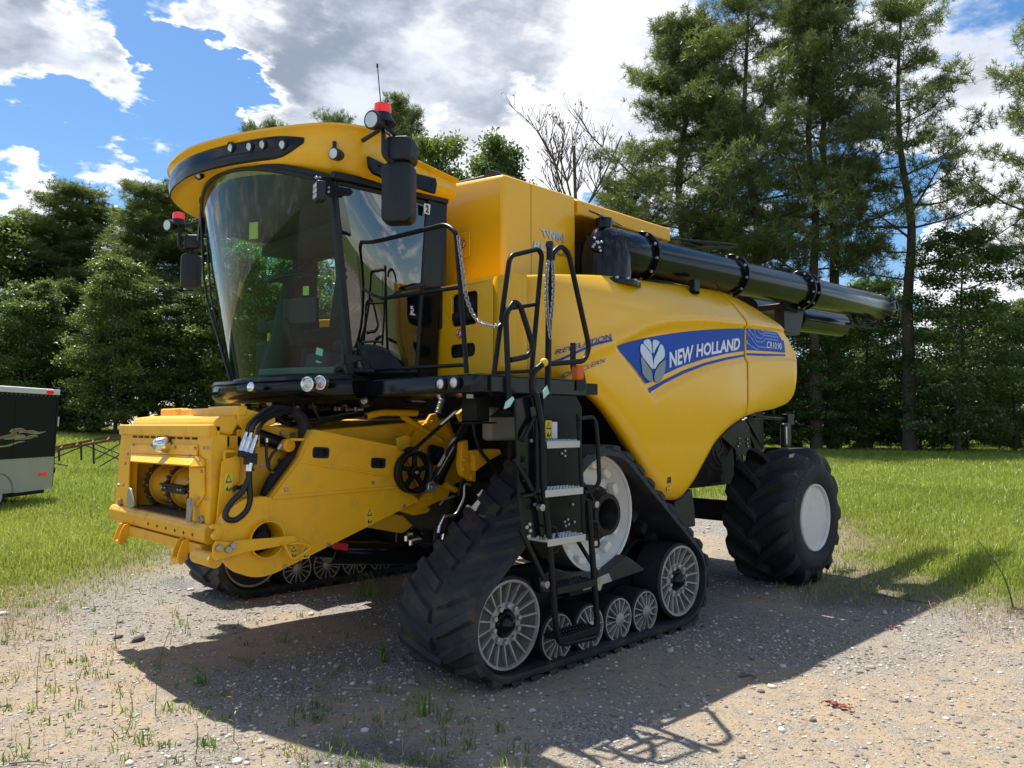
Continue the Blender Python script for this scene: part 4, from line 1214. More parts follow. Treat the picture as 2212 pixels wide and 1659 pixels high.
for (u_, v_, X0, w_, h_, m) in ((553, 500, 2.72, 0.10, 0.16, 'decal_yellow'), (478, 490, 2.80, 0.16, 0.20, 'interior'), (650, 672, 2.98, 0.3, 0.2, 'interior')):
    c = X_(u_, v_, X0)
    mo = obj('monitor', [P_obox(c, (0.05, w_, h_), Matrix.Rotation(R(25), 3, 'Z'))], 'black_plastic', CH, 0.01)
    obj('screen', [P_obox(c + Matrix.Rotation(R(25), 3, 'Z') @ V(-0.027, 0, 0), (0.004, w_ * 0.8, h_ * 0.8), Matrix.Rotation(R(25), 3, 'Z'))], m, mo)
obj('monitor_stalk', [P_tube([X_(548, 400, 2.75), X_(550, 480, 2.75)], 0.008, 6)], 'black_plastic', CH)
c = X_(661, 628, 3.0)
obj('hang_tag', [P_obox(c, (0.004, 0.05, 0.07), Matrix.Rotation(R(30), 3, 'Z'))], 'tag_green', CH)
c = X_(520, 625, 2.72)
obj('amber_reflector', [P_obox(c, (0.03, 0.05, 0.12), Matrix.Rotation(R(20), 3, 'X'))], 'orange_part', CH, 0.008)
for q, w_, h_ in (((690, 760), 0.09, 0.05), ((690, 783), 0.10, 0.012)):
    c = X_(*q, 2.90)
    obj('paper_note', [P_obox(c, (0.003, w_, h_), Matrix.Rotation(R(14), 3, 'X'))], 'paper', CH)
# door fittings and stickers
dY = lambda z: 4.55 - (z - 2.03) * 0.07
def on_door(u, v, off=0.03):
    p = Y_(u, v, 4.52)
    return Y_(u, v, dY(p.z) - off + (3.54 - p.x) * 0.12)
for q in ((1385, 1222), (1390, 1275)):
    obj('door_knob', P_lathe(on_door(*Z1(*q)), (0, -1, 0), [(0.024, -0.02), (0.024, 0.008), (0.018, 0.012), (0.004, 0.012)], 20), 'black_plastic', CH)
a, b = on_door(*Z1(1815, 1365)), on_door(*Z1(1955, 1330))
obj('door_handle', [P_bar(a + V(0, -0.03, 0), b + V(0, -0.03, 0), 0.03, 0.03), P_bar(b + V(0, 0.02, 0), b + V(0, -0.03, 0), 0.03, 0.03), P_bar(a, a + V(-0.08, 0, -0.06), 0.012, 0.02)], 'black_plastic', CH, 0.006)
q = [on_door(*Z1(*k), 0.032) for k in ((1972, 812), (2010, 822), (2017, 748), (1970, 738))]
st2 = obj('number_sticker', P_poly(q, (0, -0.003, 0)), 'decal_white', CH)
def quad_fn(q, off):
    A, B, C_, D = [p + Vector(off) for p in q]
    return lambda s_, t_: (A * (1 - s_) + B * s_) * (1 - t_) + (D * (1 - s_) + C_ * s_) * t_
obj('lettering', text_fit('2', quad_fn(q, (0, -0.005, 0)), 0.22, 0.78, 0.12, 0.88, bold=0.05), 'decal_black', st2, angle=0, fix=False)
q = [on_door(*Z1(*k), 0.034) for k in ((1897, 1540), (1893, 1485), (1870, 1484), (1874, 1538))]
obj('lettering', text_fit('PLM', quad_fn(q, (0, -0.002, 0)), 0, 1, 0, 1, bold=0.04), 'decal_white', CH, angle=0, fix=False)
q = [on_door(*Z1(*k), 0.034) for k in ((1908, 1552), (1908, 1545), (1868, 1540), (1868, 1547))]
obj('lettering', P_poly(q, (0, -0.002, 0)), 'decal_white', CH)
obj('door_hinge', [P_poly([on_door(*Z2(*k), 0.02) for k in ((1225, 425), (1370, 450), (1385, 480), (1240, 525))], (0, -0.02, 0)), P_cyl(on_door(*Z2(1218, 425), 0.03), on_door(*Z2(1218, 525), 0.03), 0.014, 10)], 'black_plastic', CH, 0.004)

# black bumper wrapping the foot of the windscreen
def bump_pt(s, dx, z):
    y = 5.48 + s * 0.95
    x = 2.50 + 0.41 * abs(s) ** 2.2
    yy = y * (1) - (0.0 if abs(s) < 1 else 0)
    return V(x + dx, yy, z - 0.02 * (1 - abs(s)) ** 1.0)
bprof = [(0.14, 2.00), (0.03, 1.995), (-0.005, 1.985), (-0.012, 1.965), (0.0, 1.955), (-0.012, 1.94), (-0.004, 1.87), (0.03, 1.835), (0.10, 1.822), (0.30, 1.83)]
BUMP = obj('front_bumper', P_grid([[bump_pt(-1.03 + 2.06 * i / 44, dx, z) for i in range(45)] for dx, z in bprof]), 'black_gloss', CH, angle=45, fix=True)
obj('bumper_end', [P_poly([V(2.90, 4.55, 2.0), V(2.90, 4.55, 1.84), V(3.15, 4.60, 1.84), V(3.15, 4.60, 1.99)], (0, 0.2, 0))], 'black_gloss', CH, 0.02)
for q in ((668, 830), (695, 827)):
    r_ = ray(*q)
    s = (-0.62 if q[0] < 680 else -0.80)
    p = bump_pt(s, -0.012, 1.915)
    k = X_(*q, p.x)
    p = V(k.x - 0.012, k.y, k.z)
    h = obj('head_lamp', P_lathe(p, V(-1, -0.45, 0), [(0.05, -0.03), (0.05, 0.006), (0.043, 0.008), (0.034, -0.004), (0.005, -0.004)], 26), 'chrome', BUMP)
    obj('lamp_lens', P_lathe(p, V(-1, -0.45, 0), [(0.032, -0.004), (0.022, 0.004), (0.003, 0.008)], 20), 'lens', h)
p = X_(543, 836, 2.47)
obj('badge', P_lathe(p, V(-1, -0.3, 0.1), [(0.034, -0.02), (0.034, 0.008), (0.024, 0.014), (0.004, 0.016)], 24), 'chrome', BUMP)
# clutter under the cab floor
obj('cab_mount', [P_box((2.75, 3.7), (4.9, 6.3), (1.80, 1.88)), P_box((3.3, 3.9), (4.9, 6.4), (1.74, 1.84)), P_box((2.9, 3.1), (5.3, 5.6), (1.74, 1.82))], 'dark_metal', CH, 0.02)
random.seed(3)
for k in range(9):
    y = 4.8 + 0.17 * k
    p = [V(2.75 + random.uniform(0, 0.2), y, 1.80), V(2.9, y + random.uniform(-.2, .2), 1.70 - random.uniform(0, 0.06)), V(3.2, y + random.uniform(-.2, .2), 1.66 + random.uniform(0, 0.08)), V(3.6, y, 1.75)]
    obj('hose', P_tube(smooth_path(p, 6), random.uniform(0.008, 0.016), 6), 'hose', CH)
for k in range(12):
    p = V(2.95 + random.uniform(0, 0.35), 4.75 + 0.07 * k, 1.775 + random.uniform(-.02, .02))
    obj('fitting', [P_cyl(p, p + V(-0.05, random.uniform(-.03, .03), 0), 0.013, 8), P_cyl(p + V(-0.05, 0, 0), p + V(-0.065, 0, 0), 0.018, 6)], 'steel', CH)
for q, X0 in ((Z2(575, 850), 2.72), (Z2(1400, 832), 3.1), (Z2(345, 850), 2.7)):
    round_lamp(X_(*q, X0), V(-1, -0.35, -0.1), 0.034, CH, depth=0.06)

# ---------------- platform, rails and ladder
PLAT = obj('platform', [P_poly([V(3.06, 4.72, 1.845), V(3.14, 3.52, 1.845), V(3.20, 3.45, 1.845), V(4.17, 3.45, 1.845), V(4.17, 3.62, 1.845), V(3.68, 3.66, 1.845), V(3.68, 4.72, 1.845)], (0, 0, 0.115))], 'black_gloss', CH, 0.012)
obj('platform_grip', [P_poly([V(3.16, 4.6, 1.962), V(3.22, 3.52, 1.962), V(3.66, 3.52, 1.962), V(3.62, 4.6, 1.962)], (0, 0, 0.006))], 'black_plastic', PLAT)
for q in ((950, 829), (979, 826)):
    round_lamp(X_(*q, 3.105) + V(0, 0, 0), V(-1, -0.1, 0), 0.036, PLAT, depth=0.02)
obj('rail_bracket', [P_box((4.17, 4.30), (3.46, 3.475), (1.86, 1.94))], 'black_paint', CH, 0.004)
am = Y_(*Z6(985, 1385), 3.40)
obj('marker_lamp', [P_obox(am, (0.075, 0.06, 0.10), Matrix.Identity(3))], 'amber_lens', CH, 0.014, seg=3)
obj('lamp_bracket', [P_poly([Y_(*Z6(*q), 3.44) for q in ((932, 1140), (968, 1140), (970, 1330), (1030, 1340), (1050, 1440), (1050, 1530), (975, 1530), (975, 1440), (932, 1340))], (0, 0.01, 0))], 'black_paint', CH)
r_t = 0.0165
def rail(pts, r=r_t, rad=0.07, name='handrail', m='black_paint', closed=False):
    return obj(name, P_tube(round_path(pts, rad, 6, closed), r, 10, closed), m, CH)
fx = lambda u, v, X=3.19: X_(u, v, X)
rail([fx(799, 812), fx(768, 565), fx(772, 532), fx(962, 485), fx(985, 500), fx(1008, 806)], rad=0.09)
rail([fx(781, 651), fx(996, 620)], 0.014)
rail([fx(795, 800), fx(1006, 788)], 0.013)
rail([fx(798, 808), fx(900, 803)], 0.010)
sy = lambda Z, x, y, Y=3.43: Y_(*Z(x, y), Y)
rail([sy(Z6, 300, 1395), sy(Z6, 425, 470), sy(Z6, 450, 425), sy(Z6, 660, 375), sy(Z6, 692, 420), sy(Z6, 605, 1405)], 0.0165, 0.05)
rail([sy(Z6, 375, 870), sy(Z6, 650, 825)], 0.013)
rail([sy(Z6, 310, 1385), sy(Z6, 610, 1370)], 0.012)
rail([sy(Z6, 425, 1605, 3.36), sy(Z6, 395, 900, 3.36), sy(Z6, 470, 800, 3.36), sy(Z6, 520, 850, 3.36), sy(Z6, 620, 1170, 3.36), sy(Z6, 580, 1250, 3.36), sy(Z6, 435, 1280, 3.36)], 0.0185, 0.09)
rail([sy(Z6, 740, 1580, 3.38), sy(Z6, 755, 350, 3.38)], 0.021)
obj('rail_knob', P_lathe(sy(Z6, 755, 340, 3.38), (0, 0, 1), [(0.018, -0.03), (0.028, 0), (0.022, 0.022), (0.004, 0.03)], 16), 'black_plastic', CH)
rail([sy(Z6, 775, 470, 3.40), sy(Z6, 785, 400, 3.40), sy(Z6, 850, 345, 3.40), sy(Z6, 910, 410, 3.40), sy(Z6, 1080, 1180, 3.40), sy(Z6, 1040, 1290, 3.40), sy(Z6, 745, 1312, 3.40)], 0.0185, 0.08)
rail([sy(Z6, 655, 1660, 3.33), sy(Z6, 610, 1500, 3.33), sy(Z6, 615, 1385, 3.33), sy(Z6, 700, 1310, 3.33)], 0.02, 0.05)
bk = sy(Z6, 710, 1300, 3.325)
obj('lever_knob', P_lathe(bk, (0, 0, 1), [(0.002, -0.028)] + [(0.028 * math.sin(a), -0.028 * math.cos(a)) for a in (0.5, 1.0, 1.57, 2.1, 2.6)] + [(0.002, 0.028)], 20), 'decal_yellow', CH, angle=80)
# chains: every link a part of its chain
_link = {}
def chain(pts, r=0.0035, ln=0.026, m='steel'):
    key = (r, ln, m)
    if key not in _link:
        lp = [V(0.5 * ln * 0.9 * (1 if c > 0 else -1) * 0.55 + 0.011 * c, 0.011 * s, 0) for c, s in ((math.cos(t), math.sin(t)) for t in [i * math.pi / 6 + 0.01 for i in range(12)])]
        _link[key] = make_mesh('chain_link', [P_tube(lp, r, 5, True)], m, 60)
    p = smooth_path(pts, 12)
    acc, nxt, n_ = 0.0, 0.0, 0
    root = None
    for a, b in zip(p[:-1], p[1:]):
        seg = (b - a).length
        while nxt <= acc + seg:
            q = a + (b - a) * ((nxt - acc) / max(seg, 1e-6))
            o = bpy.data.objects.new('chain' if root is None else 'chain_link', _link[key])
            COL.objects.link(o)
            mw = Matrix.Translation(q) @ (b - a).to_track_quat('X', 'Z').to_matrix().to_4x4() @ Matrix.Rotation(R(90 * (n_ % 2)), 4, 'X')
            if root is None:
                root = o
                o.parent = CH
                o.matrix_basis = Matrix.Translation(-Vector(CH.location)) @ mw
                rinv = mw.inverted()
            else:
                o.parent = root
                o.matrix_basis = rinv @ mw
            nxt += ln * 0.8
            n_ += 1
        acc += seg
chain([fx(990, 515, 3.16), V(*fx(1000, 590, 3.16)), fx(1010, 650, 3.18), fx(1030, 690, 3.2), sy(Z6, 270, 1000), sy(Z6, 330, 995), sy(Z6, 370, 950)])
chain([fx(765, 590, 3.17), fx(772, 620, 3.17), fx(773, 655, 3.17)])
chain([sy(Z6, 740, 490, 3.345), sy(Z6, 728, 700, 3.345), sy(Z6, 740, 930, 3.345), sy(Z6, 762, 1100, 3.345)], 0.0045)
chain([sy(Z6, 780, 490, 3.345), sy(Z6, 785, 700, 3.345), sy(Z6, 770, 930, 3.345)], 0.0045)
obj('snap_hook', P_tube(round_path([fx(765, 660, 3.16), fx(758, 668, 3.16), fx(762, 676, 3.16), fx(778, 664, 3.16), fx(774, 655, 3.16)], 0.01, 3, True), 0.0045, 6, True), 'chrome', CH)
# ladder
LY = 3.31
ly = lambda x, y, Y=LY: Y_(*Z5(x, y), Y)
obj('ladder_back_panel', [P_poly([ly(1010, -230, 3.46), ly(1215, -225, 3.46), ly(1250, -150, 3.46), ly(1250, 350, 3.46), ly(1262, 640, 3.46), ly(1010, 660, 3.46)], (0, 0.02, 0))], 'black_paint', CH, 0.004)
sp_out = [ly(*q, 3.36) for q in ((838, -200), (960, -235), (985, 20), (1000, 330), (1020, 660), (985, 672), (890, 620), (860, 370))]
hol = [[ly(cx + a, cy + b, 3.36) for a, b in ((-18, -18), (18, -18), (18, 18), (-18, 18))] for cx, cy in ((886, 172), (890, 247))]
sd = obj('ladder_side_plate', P_poly(sp_out, (0, 0.02, 0), hol), 'black_gloss', CH, 0.003)
for q in ((882, 52), (935, 55), (895, 300), (922, 575), (905, 594), (926, 615), (918, 650), (974, 660), (958, 452)):
    bolt(ly(*q, 3.357), (0, -1, 0), 0.013, 0.010, sd, 'aluminium')
for q in ((1122, 135), (1142, 118), (1142, 150), (1160, 545), (1140, 560), (1165, 575), (1145, 585), (1190, 452), (1200, 560), (1146, 390)):
    bolt(ly(*q, 3.455), (0, -1, 0), 0.010, 0.010, CH, 'aluminium')
def ladder_step(x0, x1, y0, y1, m, dep=0.16):
    a, b = ly(x0, y0), ly(x1, y1)
    z = (a.z + b.z) / 2
    zt_ = z + 0.012
    st_ = obj('ladder_step', [P_box((a.x, b.x), (LY - 0.02, LY + dep), (zt_ - 0.02, zt_)), P_box((a.x, b.x), (LY - 0.024, LY - 0.018), (zt_ - 0.045, zt_ + 0.001))], m, CH, 0.003)
    nx_ = 12
    teeth = []
    for i in range(nx_):
        for j in range(3):
            c = V(a.x + (b.x - a.x) * (i + 0.5) / nx_, LY + 0.005 + 0.05 * j, zt_)
            teeth.append(P_lathe(c, (0, 0, 1), [(0.012, -0.001), (0.007, 0.009), (0.005, 0.009)], 7))
    t_ = obj('step_grip', teeth, m, st_, angle=0)
    t_['kind'] = 'stuff'
ladder_step(1018, 1222, 68, 70, 'aluminium')
ladder_step(1008, 1242, 368, 362, 'aluminium')
ladder_step(1022, 1258, 672, 655, 'aluminium')
ladder_step(1080, 1325, 965, 940, 'black_paint', 0.12)
ladder_step(1095, 1342, 1272, 1232, 'black_paint', 0.12)
rail([ly(965, -240), ly(1005, 0), ly(1010, 330), ly(1050, 700), ly(1085, 1180), ly(1105, 1325), ly(1340, 1275), ly(1345, 1180), ly(1310, 700), ly(1290, 420)], 0.021, 0.07, 'ladder_rail')
rail([ly(1225, -110), ly(1250, 340), ly(1262, 660)], 0.014, 0.02, 'ladder_rail')
rail([ly(1225, -78, 3.30), ly(1330, -95, 3.30), ly(1348, 60, 3.30), ly(1360, 320, 3.30), ly(1310, 372, 3.30), ly(1262, 378, 3.30)], 0.015, 0.06)
rail([ly(1225, 10, 3.30), ly(1240, -60, 3.30)], 0.008)
rail([ly(880, 60, 3.33), ly(965, -110, 3.33), ly(975, 350, 3.33), ly(950, 390, 3.33), ly(870, 405, 3.33)], 0.014, 0.05)
obj('ladder_strut', [P_bar(ly(865, 600, 3.34), ly(1028, 945, 3.33), 0.03, 0.02, (0, 1, 0)), P_bar(ly(830, 165, 3.34), ly(1000, 470, 3.34), 0.03, 0.02, (0, 1, 0))], 'black_paint', CH, 0.004)
obj('ladder_strut', P_bar(ly(1255, 320, 3.34), ly(1340, 450, 3.34), 0.018, 0.02, (0, 1, 0)), 'black_paint', CH)
obj('ladder_strut', [P_bar(ly(1215, 665, 3.36), ly(1350, 885, 3.36), 0.02, 0.02, (0, 1, 0))], 'black_paint', CH)
for q in ((1030, 952), (1002, 472), (1340, 452)):
    obj('strut_pivot', P_lathe(ly(*q, 3.30), (0, -1, 0), [(0.022, -0.03), (0.022, 0.008), (0.014, 0.010), (0.004, 0.010)], 18), 'steel', CH)
rail([ly(1050, 590), ly(1090, 595), ly(1100, 745), ly(1065, 755)], 0.008, 0.03)
rail([ly(1310, 555), ly(1345, 560), ly(1358, 715), ly(1325, 718)], 0.008, 0.03)
tg = Y_(*Z6(415, 1620), 3.33)
obj('paper_tag', [P_poly([Y_(*Z6(*q), 3.33) for q in ((395, 1625), (445, 1580), (455, 1600), (420, 1660), (380, 1680))], (0.01, -0.004, 0))], 'tag_mint', CH)
obj('paper_tag', [P_poly([Y_(*Z5(*q), 3.30) for q in ((700 - 700 + 1005, -250), (1030, -290), (1045, -240), (1010, -205))], (0, -0.004, 0))], 'tag_mint', CH)
wq = [Y_(*Z5(*q), 3.452) for q in ((1018, -60), (1065, -60), (1065, 32), (1018, 32))]
wc = sum(wq, V(0, 0, 0)) / 4
warn(wc, (1, 0, 0), (0, 0, 1), 0.06, 0.12, CH, (0, -0.003, 0))
obj('safety_sticker', P_poly([wc + V(a, 0, b) for a, b in ((0.034, -0.06), (0.085, -0.06), (0.085, 0.05), (0.034, 0.05))], (0, -0.003, 0)), 'decal_white', CH)
wr = Y_(*Z4(1555, 125), 3.44)
obj('corner_reflector', [P_obox(wr, (0.05, 0.006, 0.025), Matrix.Identity(3))], 'tan_plastic', CH)
obj('platform_bracket', [P_box((3.44, 3.56), (3.80, 3.95), (1.67, 1.84)), P_box((3.40, 3.60), (3.77, 3.97), (1.655, 1.668))], 'black_paint', CH, 0.004)
obj('fuel_tank', [P_box((3.90, 4.25), (4.15, 4.26), (1.53, 1.78))], 'tan_plastic', CH, 0.03)
# black wheel arch over the near track
arch = []
for k in range(13):
    a = R(20 + 110 * k / 12)
    arch.append(V(4.42 + 0.80 * math.cos(a), 0, 1.12 + 0.76 * math.sin(a)))
obj('track_mudguard', P_grid([[V(p.x, y, p.z) for p in arch] for y in (3.70, 3.9, 4.3)]), 'black_plastic', CH, solid=0.01, fix=False)
# ---------------- feeder house and header frame
FX = 2.06
fz = lambda x, y, X=FX: X_(*Z3(x, y), X)
sz = lambda Z, x, y, Y=4.62: Y_(*Z(x, y), Y)
YL, YR = 4.75, 6.42
obj('feeder_house', [P_poly([V(2.75, 4.80, 0.92), V(2.75, 4.80, 1.60), V(4.05, 4.80, 1.70), V(4.25, 4.80, 1.2), V(3.5, 4.80, 0.98)], (0, 1.60, 0)),
                     P_poly([V(2.32, 5.0, 0.80), V(2.32, 5.0, 1.56), V(2.75, 5.0, 1.60), V(2.75, 5.0, 0.92), V(2.5, 5.0, 0.78)], (0, 1.24, 0))], 'yellow_rough', CH, 0.01)
hole = [fz(*q) for q in ((238, 655), (690, 685), (712, 700), (715, 960), (692, 1140), (222, 1043), (216, 1000), (228, 690))]
outl = [V(FX, YR - 0.06, 1.640), V(FX, YL + 0.0, 1.640), V(FX, YL, 0.99), V(FX, YR + 0.05, 1.02), V(FX, YR, 1.36)]
FACE = obj('header_frame', P_poly(outl, (0.06, 0, 0), (hole,)), 'yellow_rough', CH, 0.006, angle=25)
obj('frame_side', [P_poly([V(2.062, YL - 0.003, 1.60), V(2.17, YL - 0.003, 1.58), V(2.17, YL - 0.003, 1.0), V(2.062, YL - 0.003, 0.98)], (0, 0.03, 0)), P_box((2.11, 2.32), (YL + 0.02, YL + 0.09), (0.95, 1.58))], 'yellow_rough', CH, 0.006)
obj('frame_side', P_box((2.11, 2.32), (YR - 0.1, YR - 0.02), (0.95, 1.58)), 'yellow_rough', CH, 0.006)
obj('frame_top_beam', [P_box((2.04, 2.10), (YL - 0.004, YR - 0.05), (1.57, 1.65)), P_box((2.115, 2.2), (YL + 0.02, YR - 0.05), (1.50, 1.62))], 'yellow_rough', CH, 0.01)
# notched hinge line, deflector over the mouth, bolted wear plates
obj('hinge_slots', [P_box((2.054, 2.062), (YL + 0.2 + 0.12 * k, YL + 0.275 + 0.12 * k), (1.552, 1.566)) for k in range(10)], 'dark_metal', FACE)
dp = [fz(240, 590, 2.045), fz(760, 610, 2.045), fz(715, 690, 1.985), fz(232, 655, 1.985)]
obj('mouth_deflector', [P_poly(dp, (0.03, 0, -0.012)), P_poly([fz(235, 520, 2.05), fz(780, 520, 2.05), fz(775, 608, 2.045), fz(240, 592, 2.045)], (0.012, 0, 0))], 'yellow_rough', CH, 0.004)
dp = [fz(760, 605, 2.04), fz(825, 640, 2.04), fz(828, 700, 2.04), fz(720, 700, 1.99)]
obj('wear_plate', [P_poly(dp, (0.02, 0, 0)), P_poly([fz(722, 702, 2.045), fz(832, 705, 2.045), fz(835, 930, 2.045), fz(770, 1030, 2.045), fz(715, 1010, 2.045)], (0.014, 0, 0))], 'yellow_rough', CH, 0.003)
obj('wear_plate', [P_poly([fz(165, 640, 2.045), fz(226, 640, 2.045), fz(215, 930, 2.045), fz(180, 910, 2.045), (fz(140, 880, 2.045))], (0.014, 0, 0))], 'yellow_rough', CH, 0.003)
for q in ((818, 738), (795, 957), (853, 963), (808, 645), (198, 672), (180, 850), (140, 848), (720, 612), (262, 520), (408, 525), (598, 540), (765, 548), (838, 545), (870, 545), (716, 1045), (240, 640), (218, 595)):
    bolt(fz(*q, 2.044), (-1, 0, 0), 0.010, 0.010, FACE, 'steel')
for q in ((806, 1135), (147, 993)):
    obj('face_hole', P_lathe(fz(*q, 2.045), (-1, 0, 0), [(0.028, -0.02), (0.028, 0.004), (0.018, 0.005), (0.014, -0.01), (0.002, -0.01)], 18), 'steel', FACE)
for pts in (((215, 870), (232, 880), (260, 985), (255, 1020), (222, 1043), (205, 1035), (203, 960)), ((695, 960), (715, 955), (722, 1070), (715, 1150), (690, 1158), (685, 1130))):
    obj('skid_shoe', P_poly([fz(*q, 2.0) for q in pts], (0.02, 0, 0)), 'steel', CH, 0.004)
# round chromed lamp in the middle of the frame
k = fz(478, 523, 2.0)
obj('frame_lamp', P_lathe(k + V(0.05, 0, 0), (-1, 0, 0.05), [(0.055, -0.0), (0.055, 0.03), (0.05, 0.06), (0.04, 0.085), (0.022, 0.095), (0.003, 0.098)], 28), 'chrome', CH)
# sill beam, its holes and the two hitch ears
obj('sill_beam', [P_poly([V(2.04, YL - 0.02, 1.03), V(2.018, YL - 0.02, 1.0), V(2.022, YL - 0.02, 0.93), V(2.05, YL - 0.02, 0.905), V(2.14, YL - 0.02, 0.905), V(2.14, YL - 0.02, 1.03)], (0, YR - YL + 0.08, 0)), P_box((2.03, 2.16), (YL + 0.05, YR - 0.15), (0.83, 0.90))], 'yellow_worn', CH, 0.008)
for kk in range(6):
    p = fz(378 + 72 * kk, 1195 + 20 * kk, 2.018)
    obj('face_hole', P_obox(V(2.0195, p.y, 0.955), (0.006, 0.016, 0.016), Matrix.Rotation(R(45), 3, 'X')), 'dark_rust', CH)
for yy in (YL + 0.28, YR - 0.30):
    for dy in (-0.045, 0.045):
        obj('hitch_ear', P_poly(smooth_path([V(2.0, yy + dy, 0.91), V(1.968, yy + dy, 0.83), V(1.962, yy + dy, 0.79), V(1.982, yy + dy, 0.763), V(2.012, yy + dy, 0.772), V(2.035, yy + dy, 0.83), V(2.05, yy + dy, 0.91)], 2, True), (0, 0.014, 0)), 'yellow_rough', CH, 0.004)
    obj('hitch_pin', P_cyl((1.985, yy - 0.06, 0.785), (1.985, yy + 0.08, 0.785), 0.02, 14), 'yellow_worn', CH)
# mouth interior, conveyor drum, chains and slats
obj('feeder_floor', [P_poly([V(2.07, YL + 0.15, 1.035), V(2.07, YR - 0.1, 1.035), V(2.9, YR - 0.15, 1.0), V(2.9, YL + 0.15, 1.0)], (0, 0, -0.015))], 'dark_rust', CH)
obj('feeder_inside', [P_box((2.12, 2.9), (YR - 0.17, YR - 0.14), (1.0, 1.5)), P_box((2.12, 2.9), (YL + 0.13, YL + 0.16), (1.0, 1.5)), P_box((2.75, 2.8), (YL + 0.16, YR - 0.17), (1.0, 1.6)), P_box((2.12, 2.8), (YL + 0.14, YR - 0.15), (1.47, 1.50))], 'yellow_worn', CH)
DX, DZ = 2.36, 1.19
drum = obj('feeder_drum', [P_lathe((DX, YL + 0.2, DZ), (0, 1, 0), [(0.15, 0), (0.15, 1.25)], 32)], 'yellow_worn', CH)
for y in (6.16, 5.76, 5.36, 5.0):
    for dy in (-0.02,):
        lp = []
        for i in range(26):
            a = 2 * math.pi * i / 26
            for da, r_ in ((-0.06, 0.180), (0.02, 0.196), (0.06, 0.196), (0.13, 0.180)):
                lp.append(V(DX + r_ * math.cos(a + da), y + dy, DZ + r_ * math.sin(a + da)))
        obj('conveyor_chain', P_poly(lp, (0, 0.045, 0)), 'dark_rust', CH)
    obj('drum_ring', P_lathe((DX, y - 0.045, DZ), (0, 1, 0), [(0.15, 0), (0.168, 0.0), (0.168, 0.09), (0.15, 0.09)], 32, True), 'yellow_worn', drum)
    for i in range(12):
        a = 2 * math.pi * i / 12
        bolt((DX + 0.184 * math.cos(a), y - 0.02, DZ + 0.184 * math.sin(a)), (0, -1, 0), 0.008, 0.012, drum, 'steel', sides=8)
for y0, y1, a in ((5.40, 5.74, R(178)), (5.05, 5.34, R(235)), (5.80, 6.14, R(240)), (5.4, 5.74, R(290))):
    c = V(DX + 0.205 * math.cos(a), 0, DZ + 0.205 * math.sin(a))
    nrm = V(math.cos(a), 0, math.sin(a))
    sl_ = obj('conveyor_slat', [P_bar(V(c.x, y0 - 0.04, c.z), V(c.x, y1 + 0.04, c.z), 0.012, 0.06, (math.sin(a), 0, -math.cos(a))), P_bar(V(c.x, y0 - 0.04, c.z) + V(0, 0, 0.025), V(c.x, y1 + 0.04, c.z) + V(0, 0, 0.025), 0.04, 0.012)], 'dark_metal', CH, 0.003)
    for yy in (y0, y0 + 0.05, y1 - 0.05, y1):
        bolt(V(c.x, yy, c.z) + nrm * 0.008, nrm, 0.010, 0.012, sl_, 'steel')
# plastic covers above the frame
def cover(pts_yz, x0, x1):
    return None
obj('frame_cover', [P_poly([V(2.09, YL + 0.0, 1.60), V(2.075, YL, 1.655), V(2.10, YL, 1.70), V(2.22, YL, 1.715), V(2.25, YL, 1.66), V(2.2, YL, 1.58)], (0, YR - YL - 0.22, 0))], 'yellow_rough', CH, 0.015)
obj('frame_cover', [P_poly([V(2.225, YL, 1.66), V(2.235, YL, 1.765), V(2.50, YL, 1.705), V(2.50, YL, 1.655), V(2.30, YL, 1.60)], (0, YR - YL - 0.40, 0)), P_box((2.228, 2.30), (YL - 0.003, YL + 0.45), (1.70, 1.771)), P_box((2.226, 2.30), (YR - 0.75, YR - 0.38), (1.70, 1.769))], 'yellow_rough', CH, 0.012)
obj('cover_bracket', [P_cyl((2.30, YL - 0.02, 1.585), (2.30, YL + 0.06, 1.585), 0.042, 20), P_box((2.24, 2.4), (YL + 0.02, YL + 0.05), (1.5, 1.62))], 'yellow_rough', CH, 0.006)
obj('pivot_bush', [P_cyl((2.30, YL - 0.028, 1.585), (2.30, YL - 0.015, 1.585), 0.022, 14)], 'rubber', CH)

# coupler bracket on the frame side
obj('coupler_bracket', [P_poly([sz(Z3, *q, 4.70) for q in ((1000, 650), (1000, 570), (1020, 560), (1120, 570), (1140, 595), (1125, 830), (1095, 860), (1060, 1010), (965, 1180), (940, 1170), (985, 660))], (0, 0.015, 0), ([sz(Z3, *q, 4.70) for q in ((1012, 585), (1110, 582), (1105, 610), (1040, 632), (1012, 630))],))], 'yellow_rough', CH, 0.004, angle=25)
c = sz(Z3, 1035, 835, 4.697)
warn(c, (1, 0, 0), (0, 0, 1), 0.055, 0.125, CH, (0, -0.002, 0))
